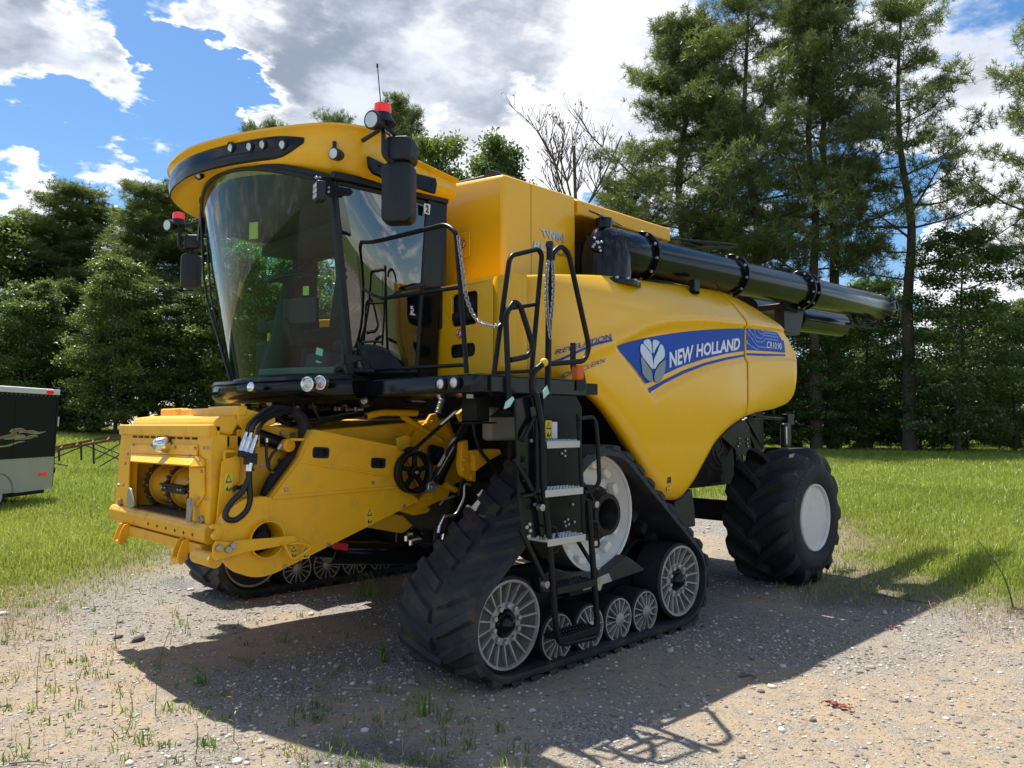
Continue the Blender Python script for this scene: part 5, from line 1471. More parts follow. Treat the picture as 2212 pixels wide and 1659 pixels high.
# hydraulic couplings, hoses, cylinder
for i, (a, b) in enumerate((((1185, 415), (1135, 570)), ((1225, 420), (1170, 590)), ((1270, 440), (1220, 590)))):
    p, q = sz(Z3, *a, 4.66 - 0.02 * i), sz(Z3, *b, 4.66 - 0.02 * i)
    d = (q - p)
    obj('coupling', [P_cyl(p, p + d * 0.3, 0.012, 10), P_cyl(p + d * 0.25, p + d * 0.45, 0.018, 6), P_cyl(p + d * 0.42, p + d * 0.8, 0.0165, 12), P_cyl(p + d * 0.75, q, 0.020, 6)], 'chrome', CH)
    top_ = [(1400, 215), (1440, 230), (1470, 262)][i]
    pts = [q_ for q_ in (p, sz(Z3, a[0] + 20, a[1] - 60, 4.66 - 0.02 * i), sz(Z3, 1290 + 30 * i, 275 + 18 * i, 4.72), sz(Z3, *top_, 4.78), sz(Z3, 1560, 232 + 15 * i, 4.82), sz(Z3, 1640, 320, 4.82))]
    obj('hydraulic_hose', P_tube(smooth_path(pts, 8), 0.014, 8), 'hose', CH)
obj('coupler_block', [P_obox(sz(Z3, 1190, 605, 4.65), (0.11, 0.06, 0.04), Matrix.Rotation(R(12), 3, 'Y')), P_obox(sz(Z3, 1215, 650, 4.64), (0.07, 0.06, 0.05), Matrix.Identity(3))], 'black_plastic', CH, 0.006)
obj('coupling', [P_cyl(sz(Z3, 1215, 670, 4.63), sz(Z3, 1205, 715, 4.63), 0.026, 14), P_cyl(sz(Z3, 1205, 712, 4.63), sz(Z3, 1203, 735, 4.63), 0.032, 6)], 'chrome', CH)
obj('hydraulic_hose', P_tube(smooth_path([sz(Z3, *q, 4.62) for q in ((1203, 735), (1205, 850), (1212, 960), (1180, 1060), (1100, 1130), (1030, 1130), (1010, 1080), (1060, 990), (1150, 900), (1200, 800))], 8), 0.019, 10), 'hose', CH)
obj('hydraulic_hose', P_tube(smooth_path([sz(Z3, *q, 4.68) for q in ((1195, 740), (1185, 830), (1130, 870), (1090, 870), (1080, 900))], 8), 0.013, 8), 'hose', CH)
obj('hydraulic_hose', P_tube(smooth_path([sz(Z3, *q, 4.70) for q in ((1350, 470), (1345, 570), (1355, 690), (1390, 740))], 8), 0.010, 8), 'hose', CH)
obj('hydraulic_hose', P_tube(smooth_path([sz(Z3, *q, 4.70) for q in ((1470, 530), (1400, 590), (1365, 660), (1368, 700))], 8), 0.010, 8), 'hose', CH)
obj('hose_bundle', P_tube(smooth_path([sz(Z3, *q, 4.80) for q in ((1560, 250), (1640, 320), (1655, 420), (1640, 520), (1560, 620), (1470, 720), (1390, 830), (1340, 940))], 8), 0.042, 12), 'rubber', CH)
for a, b in (((1350, 468), (1350, 500)), ((1465, 520), (1440, 560)), ((1380, 735), (1400, 745))):
    obj('fitting', [P_cyl(sz(Z3, *a, 4.69), sz(Z3, *b, 4.69), 0.013, 8)], 'chrome', CH)
p, q = sz(Z3, 1250, 440, 4.86), sz(Z3, 1500, 525, 4.86)
obj('tilt_cylinder', [P_cyl(p, q, 0.050, 20), P_cyl(q, q + (q - p) * 0.2, 0.022, 12), P_lathe(q + (q - p) * 0.2 + V(0, -0.05, 0), (0, 1, 0), [(0.04, 0), (0.04, 0.1)], 18)], 'black_gloss', CH, 0.004)
for q in ((1535, 527),):
    obj('pivot_boss', [P_lathe(sz(Z3, *q, 4.76), (0, -1, 0), [(0.045, -0.06), (0.045, 0.0), (0.02, 0.003), (0.02, -0.01), (0.002, -0.01)], 20)], 'yellow_rough', CH, 0.003)
obj('tilt_frame', [P_poly([sz(Z3, *q, 4.90) for q in ((1180, 330), (1330, 360), (1720, 400), (1700, 470), (1560, 520), (1560, 600), (1480, 660), (1420, 690), (1330, 700), (1160, 720), (1120, 900), (1100, 560))], (0, 0.06, 0))], 'yellow_rough', CH, 0.006)
for q in ((1470, 425), (1550, 438), (1437, 650), (1292, 685)):
    bolt(sz(Z3, *q, 4.90), (0, -1, 0), 0.019, 0.024, CH, 'steel')
rail([sz(Z3, 1535, 478, 4.70), sz(Z3, 1715, 480, 4.70)], 0.010, name='guard_rod', m='yellow_rough')
rail([sz(Z3, 1150, 610, 4.64), sz(Z3, 1260, 640, 4.64), sz(Z3, 1255, 655, 4.64)], 0.007, 0.02, name='guard_rod', m='yellow_rough')

# pressed steel guard along the feeder side
SY = 4.62
cutc = sz(Z4, 1115, 745, SY)
so = [sz(Z3, 1738, 398), sz(Z4, 960, 533), sz(Z4, 975, 568), sz(Z4, 1045, 578), sz(Z4, 1050, 595), sz(Z4, 1010, 660), sz(Z4, 985, 745), sz(Z4, 990, 810), sz(Z4, 1005, 862), sz(Z4, 1055, 920), sz(Z4, 1130, 962), sz(Z4, 1128, 985), sz(Z4, 0, 1552)]
so += smooth_path([sz(Z3, *q) for q in ((1440, 1560), (1340, 1592), (1250, 1602), (1150, 1582), (1080, 1535), (1030, 1478), (1000, 1420))], 3)[1:]
so += smooth_path([sz(Z3, *q) for q in ((978, 1330), (975, 1220), (1000, 1120), (1060, 1035), (1180, 965), (1345, 945))], 3)
so += [sz(Z3, 1392, 958), sz(Z3, 1620, 652), sz(Z3, 1640, 622)]
slots = []
for Z, x, y, rot_ in ((Z4, 338, 585, 6), (Z4, 806, 670, 6)):
    c = sz(Z, x, y)
    cx, sx = math.cos(R(rot_)), math.sin(R(rot_))
    slots.append((c, (cx, 0, -sx * 0.6), (sx * 0.6, 0, cx)))
cc = sz(Z3, 1330, 1290)
holes = [rrect(c, ex, ey, 0.115, 0.065, 0.016, 3) for c, ex, ey in slots] + [circle(cc, (1, 0, 0), (0, 0, 1), 0.105, 24)]
GUARD = obj('feeder_side_guard', P_poly(so, (0, 0.012, 0), holes), 'yellow_rough', CH, angle=25)
rim_ = so + [so[0]]
obj('guard_rim', [P_poly(so, (0, 0.11, 0)) if False else P_grid([[p + V(0, 0.013, 0) for p in rim_], [p + V(0, 0.10, 0) for p in rim_]])], 'yellow_rough', GUARD, fix=False, solid=0.006)
for c, ex, ey in slots:
    ex, ey = Vector(ex), Vector(ey)
    obj('slot_trim', P_poly(rrect(c + V(0, -0.006, 0), ex, ey, 0.125, 0.075, 0.018, 3), (0, 0.012, 0), (rrect(c + V(0, -0.006, 0), ex, ey, 0.10, 0.05, 0.014, 3),)), 'black_plastic', GUARD, angle=25)
    obj('slot_back', P_poly(rrect(c + V(0, 0.03, 0), ex, ey, 0.11, 0.062, 0.014, 3), (0, 0.01, 0)), 'dark_metal', GUARD)
def ridge(a, b, h=0.022, d=0.012):
    return P_bar(a + V(0, -d / 2 + 0.002, 0), b + V(0, -d / 2 + 0.002, 0), d, h)
obj('guard_ridge', [ridge(sz(Z3, 1395, 955), sz(Z4, 1003, 862)), ridge(sz(Z3, 1622, 656), sz(Z4, 982, 790), 0.018, 0.010), ridge(sz(Z3, 1352, 950), sz(Z3, 1375, 1145), 0.008, 0.006)], 'yellow_rough', GUARD, 0.004)
obj('guard_collar', P_lathe(cc, (0, -1, 0), [(0.108, -0.005), (0.115, 0.02), (0.118, 0.05), (0.112, 0.05), (0.104, 0.0), (0.102, -0.09), (0.107, -0.09)], 36, True), 'yellow_rough', GUARD)
obj('shaft_end', [P_lathe(cc, (0, -1, 0), [(0.10, -0.10), (0.05, -0.09), (0.045, -0.03), (0.02, -0.03), (0.002, -0.03)], 20)], 'dark_metal', CH)
for q, Z in (((1507, 885), Z3), ((762, 830), Z4), ((1015, 1020), Z4), ((395, 1337), Z4), ((43, 1515), Z4), ((1468, 1378), Z3)):
    bolt(sz(Z, *q, SY - 0.002), (0, -1, 0), 0.013, 0.009, GUARD, 'steel', sides=10)
for Z, x, y in ((Z4, 735, 1105), (Z4, 115, 1395), (Z4, 215, 1400)):
    warn(sz(Z, x, y, SY - 0.001), (1, 0, 0), (0, 0, 1), 0.055, 0.125 if x > 300 else 0.08, GUARD, (0, -0.002, 0))
# latch arm over the guard
la = [sz(Z3, *q, 4.56) for q in ((910, 1345), (935, 1310), (1050, 1320), (1130, 1300), (1400, 1280), (1530, 1265), (1580, 1262), (1602, 1290), (1590, 1320), (1540, 1335), (1400, 1360), (1180, 1400), (1000, 1450), (925, 1470), (905, 1440))]
ARM = obj('latch_arm', P_poly(la, (0, 0.014, 0)), 'yellow_rough', CH, 0.004)
for q in ((955, 1363), (1067, 1343), (1030, 1377)):
    bolt(sz(Z3, *q, 4.557), (0, -1, 0), 0.022, 0.022, ARM, 'steel')
obj('latch_hook', P_poly(smooth_path([sz(Z3, *q, 4.62) for q in ((900, 1190), (930, 1172), (975, 1178), (997, 1215), (990, 1270), (960, 1305), (925, 1300), (915, 1265), (935, 1240), (950, 1215), (930, 1205), (905, 1210))], 3, True), (0, 0.05, 0)), 'yellow_rough', CH, 0.006)
rail([sz(Z3, *q, 4.55) for q in ((1465, 1325), (1490, 1330), (1555, 1450), (1580, 1455), (1700, 1375), (1705, 1350), (1620, 1320), (1540, 1335))], 0.009, 0.03, name='latch_handle', m='yellow_rough')
obj('latch_pivot', [P_cyl(V(2.03, 4.58, 0.83), V(2.03, 4.85, 0.83), 0.045, 18)], 'yellow_worn', CH)

# pulley, belts and the frame behind them
PY = 4.54
pc = sz(Z4, 1115, 745, PY)
pr0 = 0.158
PUL = obj('drive_pulley', [P_lathe(pc, (0, -1, 0), [(pr0, -0.06), (pr0, -0.035), (pr0 - 0.02, -0.02), (pr0, -0.005), (pr0, 0.012), (pr0 - 0.012, 0.014), (pr0 - 0.032, 0.0), (pr0 - 0.034, -0.05)], 44, True), P_lathe(pc, (0, -1, 0), [(0.045, -0.05), (0.045, 0.004), (0.03, 0.008), (0.03, -0.01), (0.002, -0.01)], 24)], 'black_paint', CH)
for i in range(5):
    a = 2 * math.pi * i / 5 + 0.3
    d = V(math.cos(a), 0, math.sin(a))
    obj('spoke', P_bar(pc + d * 0.03 + V(0, 0.02, 0), pc + d * (pr0 - 0.028) + V(0, 0.02, 0), 0.032, 0.03, (0, 1, 0)), 'black_paint', PUL, 0.004)
bolt(pc + V(0, -0.004, 0), (0, -1, 0), 0.017, 0.016, PUL, 'steel')
ic = sz(Z4, 1248, 868, PY - 0.03)
obj('belt_idler', [P_lathe(ic, (0, -1, 0), [(0.044, -0.06), (0.044, 0.0), (0.036, 0.004), (0.026, 0.002), (0.024, -0.004), (0.002, -0.004)], 26)], 'steel', CH)
bolt(ic, (0, -1, 0), 0.016, 0.014, CH, 'steel')
def belt(a, b, w=0.035, t=0.016, Y=PY - 0.005):
    obj('drive_belt', P_bar(sz(Z4, *a, Y), sz(Z4, *b, Y), w, t), 'rubber', CH)
belt((1075, 582), (1515, 190)); belt((1248, 800), (1570, 235)); belt((1262, 840), (1595, 260))
obj('belt_arm', [P_poly([sz(Z4, *q, PY + 0.0) for q in ((1045, 545), (1075, 535), (1145, 545), (1140, 560), (1100, 575), (1075, 610), (1060, 610), (1035, 575), (1015, 575), (1030, 555))], (0, 0.02, 0)), P_bar(sz(Z4, 1300, 840, 4.62), sz(Z4, 1540, 330, 4.62), 0.02, 0.06)], 'black_paint', CH, 0.004)
obj('upper_pulley', [P_lathe(sz(Z4, 1560, 180, 4.62), (0, -1, 0), [(0.09, -0.05), (0.09, -0.03), (0.075, -0.02), (0.09, -0.01), (0.09, 0.02), (0.03, 0.02)], 30)], 'black_paint', CH)
obj('bearing_plate', [P_poly([sz(Z4, *q, 4.68) for q in ((1225, 530), (1250, 518), (1345, 545), (1352, 620), (1275, 692), (1235, 680), (1222, 640))], (0, 0.02, 0)), P_lathe(sz(Z4, 1305, 610, 4.68), (0, -1, 0), [(0.05, 0), (0.045, 0.03), (0.025, 0.034), (0.002, 0.034)], 22)], 'black_paint', CH, 0.006)
obj('feeder_frame', [P_poly([sz(Z4, *q, 4.74) for q in ((1085, 470), (1110, 420), (1190, 350), (1240, 272), (1280, 265), (1300, 300), (1300, 345), (1345, 320), (1400, 400), (1440, 440), (1430, 560), (1345, 640), (1345, 690), (1230, 850), (1150, 900), (1060, 640), (1050, 580))], (0, 0.03, 0)),
                     P_poly([sz(Z4, *q, 4.70) for q in ((1180, 925), (1330, 830), (1400, 890), (1375, 950), (1350, 970), (1295, 985), (1165, 1050), (1128, 985))], (0, 0.05, 0))], 'yellow_rough', CH, 0.005)
obj('bracket_plate', [P_poly([sz(Z4, *q, 4.66) for q in ((960, 465), (1030, 440), (1080, 455), (1060, 540), (985, 580), (965, 540))], (0, 0.02, 0))], 'yellow_rough', CH, 0.004)
obj('frame_upright', [P_poly([sz(Z4, *q, 4.45) for q in ((1495, 500), (1540, 480), (1545, 580), (1560, 690), (1605, 700), (1605, 825), (1565, 820), (1500, 770), (1480, 690))], (0, 0.06, 0)), P_poly([sz(Z4, *q, 4.40) for q in ((1545, 570), (1680, 560), (1720, 555), (1800, 555), (1818, 595), (1720, 650), (1605, 740), (1595, 690), (1590, 610))], (0, 0.10, 0)), P_poly([sz(Z4, *q, 4.45) for q in ((1460, 270), (1528, 205), (1525, 270), (1490, 335))], (0, 0.04, 0))], 'yellow_rough', CH, 0.006)
for q, Y in (((1510, 645), 4.447), ((1505, 720), 4.447), ((1570, 795), 4.447), ((1240, 335), 4.737), ((1385, 435), 4.737), ((1325, 490), 4.737), ((1195, 355), 4.737), ((1240, 950), 4.697)):
    bolt(sz(Z4, *q, Y), (0, -1, 0), 0.017, 0.016, CH, 'yellow_rough')
rail([sz(Z4, 708, 290, 4.70), sz(Z4, 830, 256, 4.70), sz(Z4, 1120, 262, 4.70)], 0.026, 0.06, name='support_pipe', m='yellow_rough')
rail([sz(Z4, 1000, 285, 4.72), sz(Z4, 1325, 492, 4.72)], 0.022, name='support_pipe', m='yellow_rough')
rail([sz(Z4, 1360, 850, 4.62), sz(Z4, 1440, 890, 4.62)], 0.024, name='support_pipe', m='yellow_rough')
obj('pipe_cap', P_cyl(sz(Z4, 702, 292, 4.70), sz(Z4, 710, 290, 4.70), 0.022, 14), 'black_plastic', CH)
hx = []
a, b = sz(Z4, 1335, 130, 4.66), sz(Z4, 1295, 262, 4.66)
ex, ey = frame(b - a)
for i in range(150):
    t = i / 149
    hx.append(a + (b - a) * t + (ex * math.cos(t * 88) + ey * math.sin(t * 88)) * 0.022)
obj('coil_spring', P_tube(hx, 0.005, 5), 'steel', CH)
rail([sz(Z4, 815, 360, 4.95), sz(Z4, 818, 500, 4.95)], 0.006, name='rod', m='steel')
rail([sz(Z4, *q, 4.40) for q in ((1560, 850), (1510, 840), (1510, 960), (1440, 1100), (1350, 1105))], 0.012, 0.04, name='steel_pipe', m='steel')
rail([sz(Z4, *q, 4.5) for q in ((1430, 940), (1340, 970), (1310, 1010))], 0.009, 0.04, name='steel_pipe', m='steel')
obj('hydraulic_hose', P_tube(smooth_path([sz(Z4, *q, 4.38) for q in ((1580, 300), (1600, 450), (1650, 580), (1730, 680), (1790, 760))], 8), 0.014, 8), 'hose', CH)
obj('hydraulic_hose', P_tube(smooth_path([sz(Z4, *q, 4.5) for q in ((1480, 700), (1510, 780), (1480, 850), (1460, 940))], 8), 0.012, 8), 'hose', CH)
obj('hydraulic_hose', P_tube(smooth_path([sz(Z4, *q, 4.5) for q in ((1290, 1240), (1270, 1310), (1200, 1350), (1120, 1310))], 8), 0.012, 8), 'hose', CH)
for a, b in (((1350, 1100), (1310, 1180)), ((1310, 1180), (1296, 1240)), ((1080, 1250), (1040, 1260)), ((1035, 1265), (1035, 1305)), ((1145, 1290), (1080, 1300)), ((1072, 1300), (1070, 1340))):
    obj('fitting', [P_cyl(sz(Z4, *a, 4.45), sz(Z4, *b, 4.45), 0.016, 10)], 'chrome', CH)
# lift cylinder, red safety prop, lower plates
obj('lift_cylinder', [P_cyl(sz(Z4, 400, 1400, 4.85), sz(Z4, 1230, 1415, 4.85), 0.085, 24), P_cyl(sz(Z4, 250, 1398, 4.85), sz(Z4, 400, 1400, 4.85), 0.035, 16)], 'black_gloss', CH, 0.006)
obj('safety_prop', [P_bar(sz(Z4, 440, 1340, 4.75), sz(Z4, 555, 1358, 4.75), 0.02, 0.05)], 'red_paint', CH, 0.004)
obj('feeder_underplate', [P_poly([sz(Z4, *q, 4.80) for q in ((700, 1190), (900, 1080), (1010, 1100), (1090, 1180), (1040, 1225), (1000, 1245))], (0, 0.5, 0))], 'yellow_worn', CH, 0.006)
obj('feeder_pivot', [P_poly([sz(Z4, *q, 4.74) for q in ((980, 1060), (1100, 1000), (1200, 1020), (1240, 1040), (1215, 1080), (1100, 1100))], (0, 0.3, 0))], 'yellow_rough', CH, 0.01)

# ---------------- rear end: brackets, hoses, spreader lamp and the box under the belly
ry = lambda x, y, Y: Y_(*Z8(x, y), Y)
obj('battery_box', [P_poly([ry(*q, 3.75) for q in ((275, 825), (395, 740), (415, 890), (420, 1000), (300, 1020), (275, 900))], (0, 0.5, 0))], 'black_plastic', CH, 0.015)
rp = [ry(*q, 4.35) for q in ((590, 380), (700, 290), (760, 270), (790, 320), (800, 460), (775, 580), (700, 580), (690, 470))]
obj('rear_bracket', [P_poly(rp, (0, 0.03, 0)), P_bar(ry(760, 255, 4.4), ry(880, 470, 4.4), 0.03, 0.04, (0, 1, 0)), P_bar(ry(745, 265, 4.4), ry(820, 460, 4.4), 0.03, 0.04, (0, 1, 0))], 'black_paint', CH, 0.004)
for q in ((715, 395), (770, 400), (705, 450), (775, 450), (715, 515), (740, 515), (715, 430), (770, 430)):
    bolt(ry(*q, 4.347), (0, -1, 0), 0.012, 0.012, CH, 'steel')
warn(ry(752, 553, 4.347), (1, 0, 0), (0, 0, 1), 0.05, 0.11, CH, (0, -0.003, 0))
for pts in (((540, 420), (560, 500), (590, 570), (600, 640)), ((525, 470), (545, 540), (585, 590)), ((575, 380), (600, 460), (560, 520)), ((500, 560), (540, 600), (590, 610))):
    obj('hydraulic_hose', P_tube(smooth_path([ry(*q, 4.2) for q in pts], 6), 0.012, 8), 'hose', CH)
obj('spreader_arm', [P_tube([ry(820, 245, 4.3), ry(1050, 262, 4.3)], 0.02, 10), P_box((ry(1030, 230, 4.3).x, ry(1075, 300, 4.3).x), (4.26, 4.34), (ry(1050, 300, 4.3).z, ry(1050, 228, 4.3).z)), P_tube([ry(1062, 290, 4.3), ry(1065, 430, 4.3)], 0.018, 8), P_tube([ry(950, 190, 4.3), ry(950, 270, 4.3)], 0.016, 8)], 'black_paint', CH, 0.004)
tl = ry(1035, 375, 4.25)
obj('tail_lamp', [P_obox(tl, (0.16, 0.08, 0.30), Matrix.Identity(3))], 'black_plastic', CH, 0.03, seg=3)
obj('lamp_lens', [P_obox(tl + V(-0.05, -0.03, 0.0), (0.03, 0.03, 0.22), Matrix.Identity(3))], 'lens', CH, 0.01)
obj('drive_pulley', [P_lathe(V(7.7, 4.45, 1.42), (0, -1, 0), [(0.12, -0.1), (0.12, -0.06), (0.1, -0.05), (0.12, -0.04), (0.12, 0), (0.1, 0.01), (0.12, 0.02), (0.12, 0.05), (0.03, 0.05)], 28)], 'dark_metal', CH)
# ================================================================== GROUND
rng = np.random.default_rng(5)
_tab = rng.random((256, 256))
def vnoise(x, y, s):
    x, y = np.asarray(x, float) * s + 700.0, np.asarray(y, float) * s + 700.0
    xi, yi = np.floor(x).astype(int), np.floor(y).astype(int)
    fx_, fy_ = x - xi, y - yi
    fx_, fy_ = fx_ * fx_ * (3 - 2 * fx_), fy_ * fy_ * (3 - 2 * fy_)
    g = lambda a, b: _tab[a % 256, b % 256]
    return (g(xi, yi) * (1 - fx_) + g(xi + 1, yi) * fx_) * (1 - fy_) + (g(xi, yi + 1) * (1 - fx_) + g(xi + 1, yi + 1) * fx_) * fy_
def fbm(x, y, s, o=4):
    return sum(vnoise(x, y, s * 2 ** k) * 0.5 ** k for k in range(o)) / sum(0.5 ** k for k in range(o))
def npstep(a, b, x):
    t = np.clip((x - a) / (b - a), 0, 1)
    return t * t * (3 - 2 * t)
def land(x, y):
    """height of the ground"""
    x, y = np.asarray(x, float), np.asarray(y, float)
    far = npstep(16, 52, y - 0.35 * x)
    z = 1.05 * far
    near = np.hypot(x - 5, y - 5)
    z = z + 0.05 * (fbm(x, y, 0.35, 3) - 0.5) * npstep(3.5, 7, near) + 0.35 * (fbm(x, y, 0.05, 2) - 0.5) * npstep(14, 40, near)
    return z
def grass_at(x, y):
    """0 bare gravel .. 1 full meadow"""
    x, y = np.asarray(x, float), np.asarray(y, float)
    xb = np.interp(y, [-30, 1.6, 2.5, 3.6, 5.0, 6.5, 9, 11, 40], [7.4, 7.6, 7.9, 8.9, 11.5, 13.5, 14.0, 12.0, 10.0])
    yb = np.interp(x, [-30, 1, 3, 5, 9, 14, 40], [6.4, 7.0, 9.0, 10.6, 12.0, 12.0, 12.0])
    d = np.maximum((x - xb) * 0.8, y - yb)
    d = d + 3.4 * (fbm(x, y, 0.45, 4) - 0.5)
    return npstep(-1.8, 3.8, d)
def sand_at(x, y):
    s = fbm(x, y, 0.9, 4)
    b = np.exp(-(((x - 1.6) / 0.8) ** 2 + ((y - 4.9) / 1.5) ** 2)) * 0.14 + np.exp(-(((x - 4.4) / 0.9) ** 2 + ((y - 1.5) / 0.5) ** 2)) * 0.30
    b = b + np.exp(-(((x - 3.4) / 0.7) ** 2 + ((y - 2.3) / 0.25) ** 2)) * 0.12
    return npstep(0.50, 0.68, s + b)
def asphalt_at(x, y):
    a = np.exp(-(((x - 2.25) / 0.38) ** 2 + ((y - 3.1) / 0.55) ** 2)) + np.exp(-(((x - 8.5) / 1.8) ** 2 + ((y - 2.9) / 0.7) ** 2)) * 0.9 + np.exp(-(((x - 3.2) / 0.4) ** 2 + ((y - 8.0) / 1.2) ** 2)) * 0.6
    return npstep(0.42, 0.6, a + 0.5 * (fbm(x, y, 1.8, 3) - 0.5))
def axis_coords():
    a = list(np.arange(-6, 22, 0.2))
    st = 0.25
    x = 22.0
    hi = []
    while x < 700:
        hi.append(x)
        st *= 1.12
        x += st
    lo = [-6 - (h - 22) - 0.2 for h in hi if h < 500]
    return np.array(sorted(lo) + a + hi)
gx = axis_coords()
GX, GY = np.meshgrid(gx, gx, indexing='ij')
GZ = land(GX, GY)
n = len(gx)
verts = np.stack([GX, GY, GZ], -1).reshape(-1, 3)
ii, jj = np.meshgrid(np.arange(n - 1), np.arange(n - 1), indexing='ij')
a = (ii * n + jj).ravel()
quads = np.stack([a, a + n, a + n + 1, a + 1], -1)
def np_mesh(name, verts, faces, k, attrs=None, smooth=True):
    me = bpy.data.meshes.new(name)
    nf = len(faces)
    me.vertices.add(len(verts))
    me.vertices.foreach_set('co', np.asarray(verts, np.float32).ravel())
    me.loops.add(nf * k)
    me.loops.foreach_set('vertex_index', np.asarray(faces, np.int32).ravel())
    me.polygons.add(nf)
    me.polygons.foreach_set('loop_start', np.arange(0, nf * k, k, dtype=np.int32))
    for nm, val in (attrs or {}).items():
        at = me.attributes.new(nm, 'FLOAT', 'POINT')
        at.data.foreach_set('value', np.asarray(val, np.float32).ravel())
    me.update(calc_edges=True)
    me.validate()
    if smooth:
        me.shade_smooth()
    return me
gm = bpy.data.materials.new('ground')
gm.use_nodes = True
def ground_material(m):
    nt = m.node_tree
    N, L = nt.nodes, nt.links
    b = N['Principled BSDF']
    b.inputs['Roughness'].default_value = 0.92
    b.inputs['Specular IOR Level'].default_value = 0.2
    tc = N.new('ShaderNodeTexCoord')
    P = tc.outputs['Object']
    def noise(s, d=6, r=0.6):
        x = N.new('ShaderNodeTexNoise')
        x.inputs['Scale'].default_value = s
        x.inputs['Detail'].default_value = d
        x.inputs['Roughness'].default_value = r
        L.new(P, x.inputs['Vector'])
        return x.outputs[0]
    def voro(s, feat='F1', out='Distance', rand=1.0):
        x = N.new('ShaderNodeTexVoronoi')
        x.feature = feat
        x.inputs['Scale'].default_value = s
        x.inputs['Randomness'].default_value = rand
        L.new(P, x.inputs['Vector'])
        return x.outputs[out]
    def mr(x, lo, hi, a=0.0, c=1.0):
        q = N.new('ShaderNodeMapRange')
        q.inputs[1].default_value, q.inputs[2].default_value, q.inputs[3].default_value, q.inputs[4].default_value = lo, hi, a, c
        L.new(x, q.inputs[0])
        return q.outputs[0]
    def mix(f, a, c, bt='MIX'):
        q = N.new('ShaderNodeMix')
        q.data_type = 'RGBA'
        q.blend_type = bt
        for i, v in ((0, f), (6, a), (7, c)):
            if isinstance(v, (tuple, float)):
                q.inputs[i].default_value = v if isinstance(v, float) else v + (1,)
            else:
                L.new(v, q.inputs[i])
        return q.outputs[2]
    def attr(nm):
        q = N.new('ShaderNodeAttribute')
        q.attribute_name = nm
        return q.outputs['Fac']
    def mul(a, c):
        q = N.new('ShaderNodeMath')
        q.operation = 'MULTIPLY'
        for i, v in ((0, a), (1, c)):
            if isinstance(v, float):
                q.inputs[i].default_value = v
            else:
                L.new(v, q.inputs[i])
        return q.outputs[0]
    def sep(c):
        q = N.new('ShaderNodeSeparateColor')
        L.new(c, q.inputs[0])
        return q.outputs[0]
    # loose stones at two sizes
    c1, c2 = sep(voro(55, out='Color')), sep(voro(120, out='Color'))
    d1, d2 = voro(55), voro(120)
    grit = mix(c2, (0.10, 0.09, 0.075), (0.36, 0.33, 0.285))
    stone = mix(c1, (0.09, 0.086, 0.082), (0.52, 0.49, 0.45))
    isst = mul(mr(d1, 0.30, 0.42, 1.0, 0.0), mr(c1, 0.35, 0.5))
    gravel = mix(mul(isst, mr(noise(2.2), 0.38, 0.62)), grit, stone)
    sand = mix(noise(30, 8), (0.25, 0.195, 0.135), (0.41, 0.325, 0.225))
    sand = mix(mul(mr(d2, 0.2, 0.3, 0.8, 0.0), mr(c2, 0.5, 0.65)), sand, mix(c2, (0.08, 0.075, 0.07), (0.30, 0.27, 0.23)))
    col = mix(mul(attr('sand'), mr(noise(6), 0.3, 0.55)), gravel, sand)
    asph = mix(c2, (0.075, 0.073, 0.072), (0.20, 0.19, 0.18))
    col = mix(attr('asphalt'), col, asph)
    # pine straw and leaf litter
    col = mix(mul(mr(noise(9, 10, 0.7), 0.56, 0.66), 0.55), col, (0.17, 0.105, 0.062))
    soil = mix(noise(14), (0.09, 0.075, 0.042), (0.20, 0.155, 0.085))
    lawn = mix(noise(3.5, 8), (0.06, 0.085, 0.020), (0.12, 0.15, 0.035))
    turf = mix(mr(attr('grass'), 0.45, 0.95), soil, lawn)
    col = mix(mr(attr('grass'), 0.08, 0.6), col, turf)
    L.new(col, b.inputs['Base Color'])
    bp = N.new('ShaderNodeBump')
    bp.inputs['Strength'].default_value = 0.9
    bp.inputs['Distance'].default_value = 0.012
    ad_ = N.new('ShaderNodeMath')
    ad_.operation = 'ADD'
    L.new(mul(isst, 0.7), ad_.inputs[0])
    L.new(mul(noise(70, 6), 0.9), ad_.inputs[1])
    L.new(ad_.outputs[0], bp.inputs['Height'])
    L.new(bp.outputs[0], b.inputs['Normal'])
ground_material(gm)
MATS['ground'] = gm
me = np_mesh('ground', verts, quads, 4, {'grass': grass_at(GX, GY), 'sand': sand_at(GX, GY), 'asphalt': asphalt_at(GX, GY)})
me.materials.append(gm)
gr = bpy.data.objects.new('ground', me)
COL.objects.link(gr)
gr['kind'] = 'structure'
def ground_z(x, y):
    return float(land(np.array([x]), np.array([y]))[0])

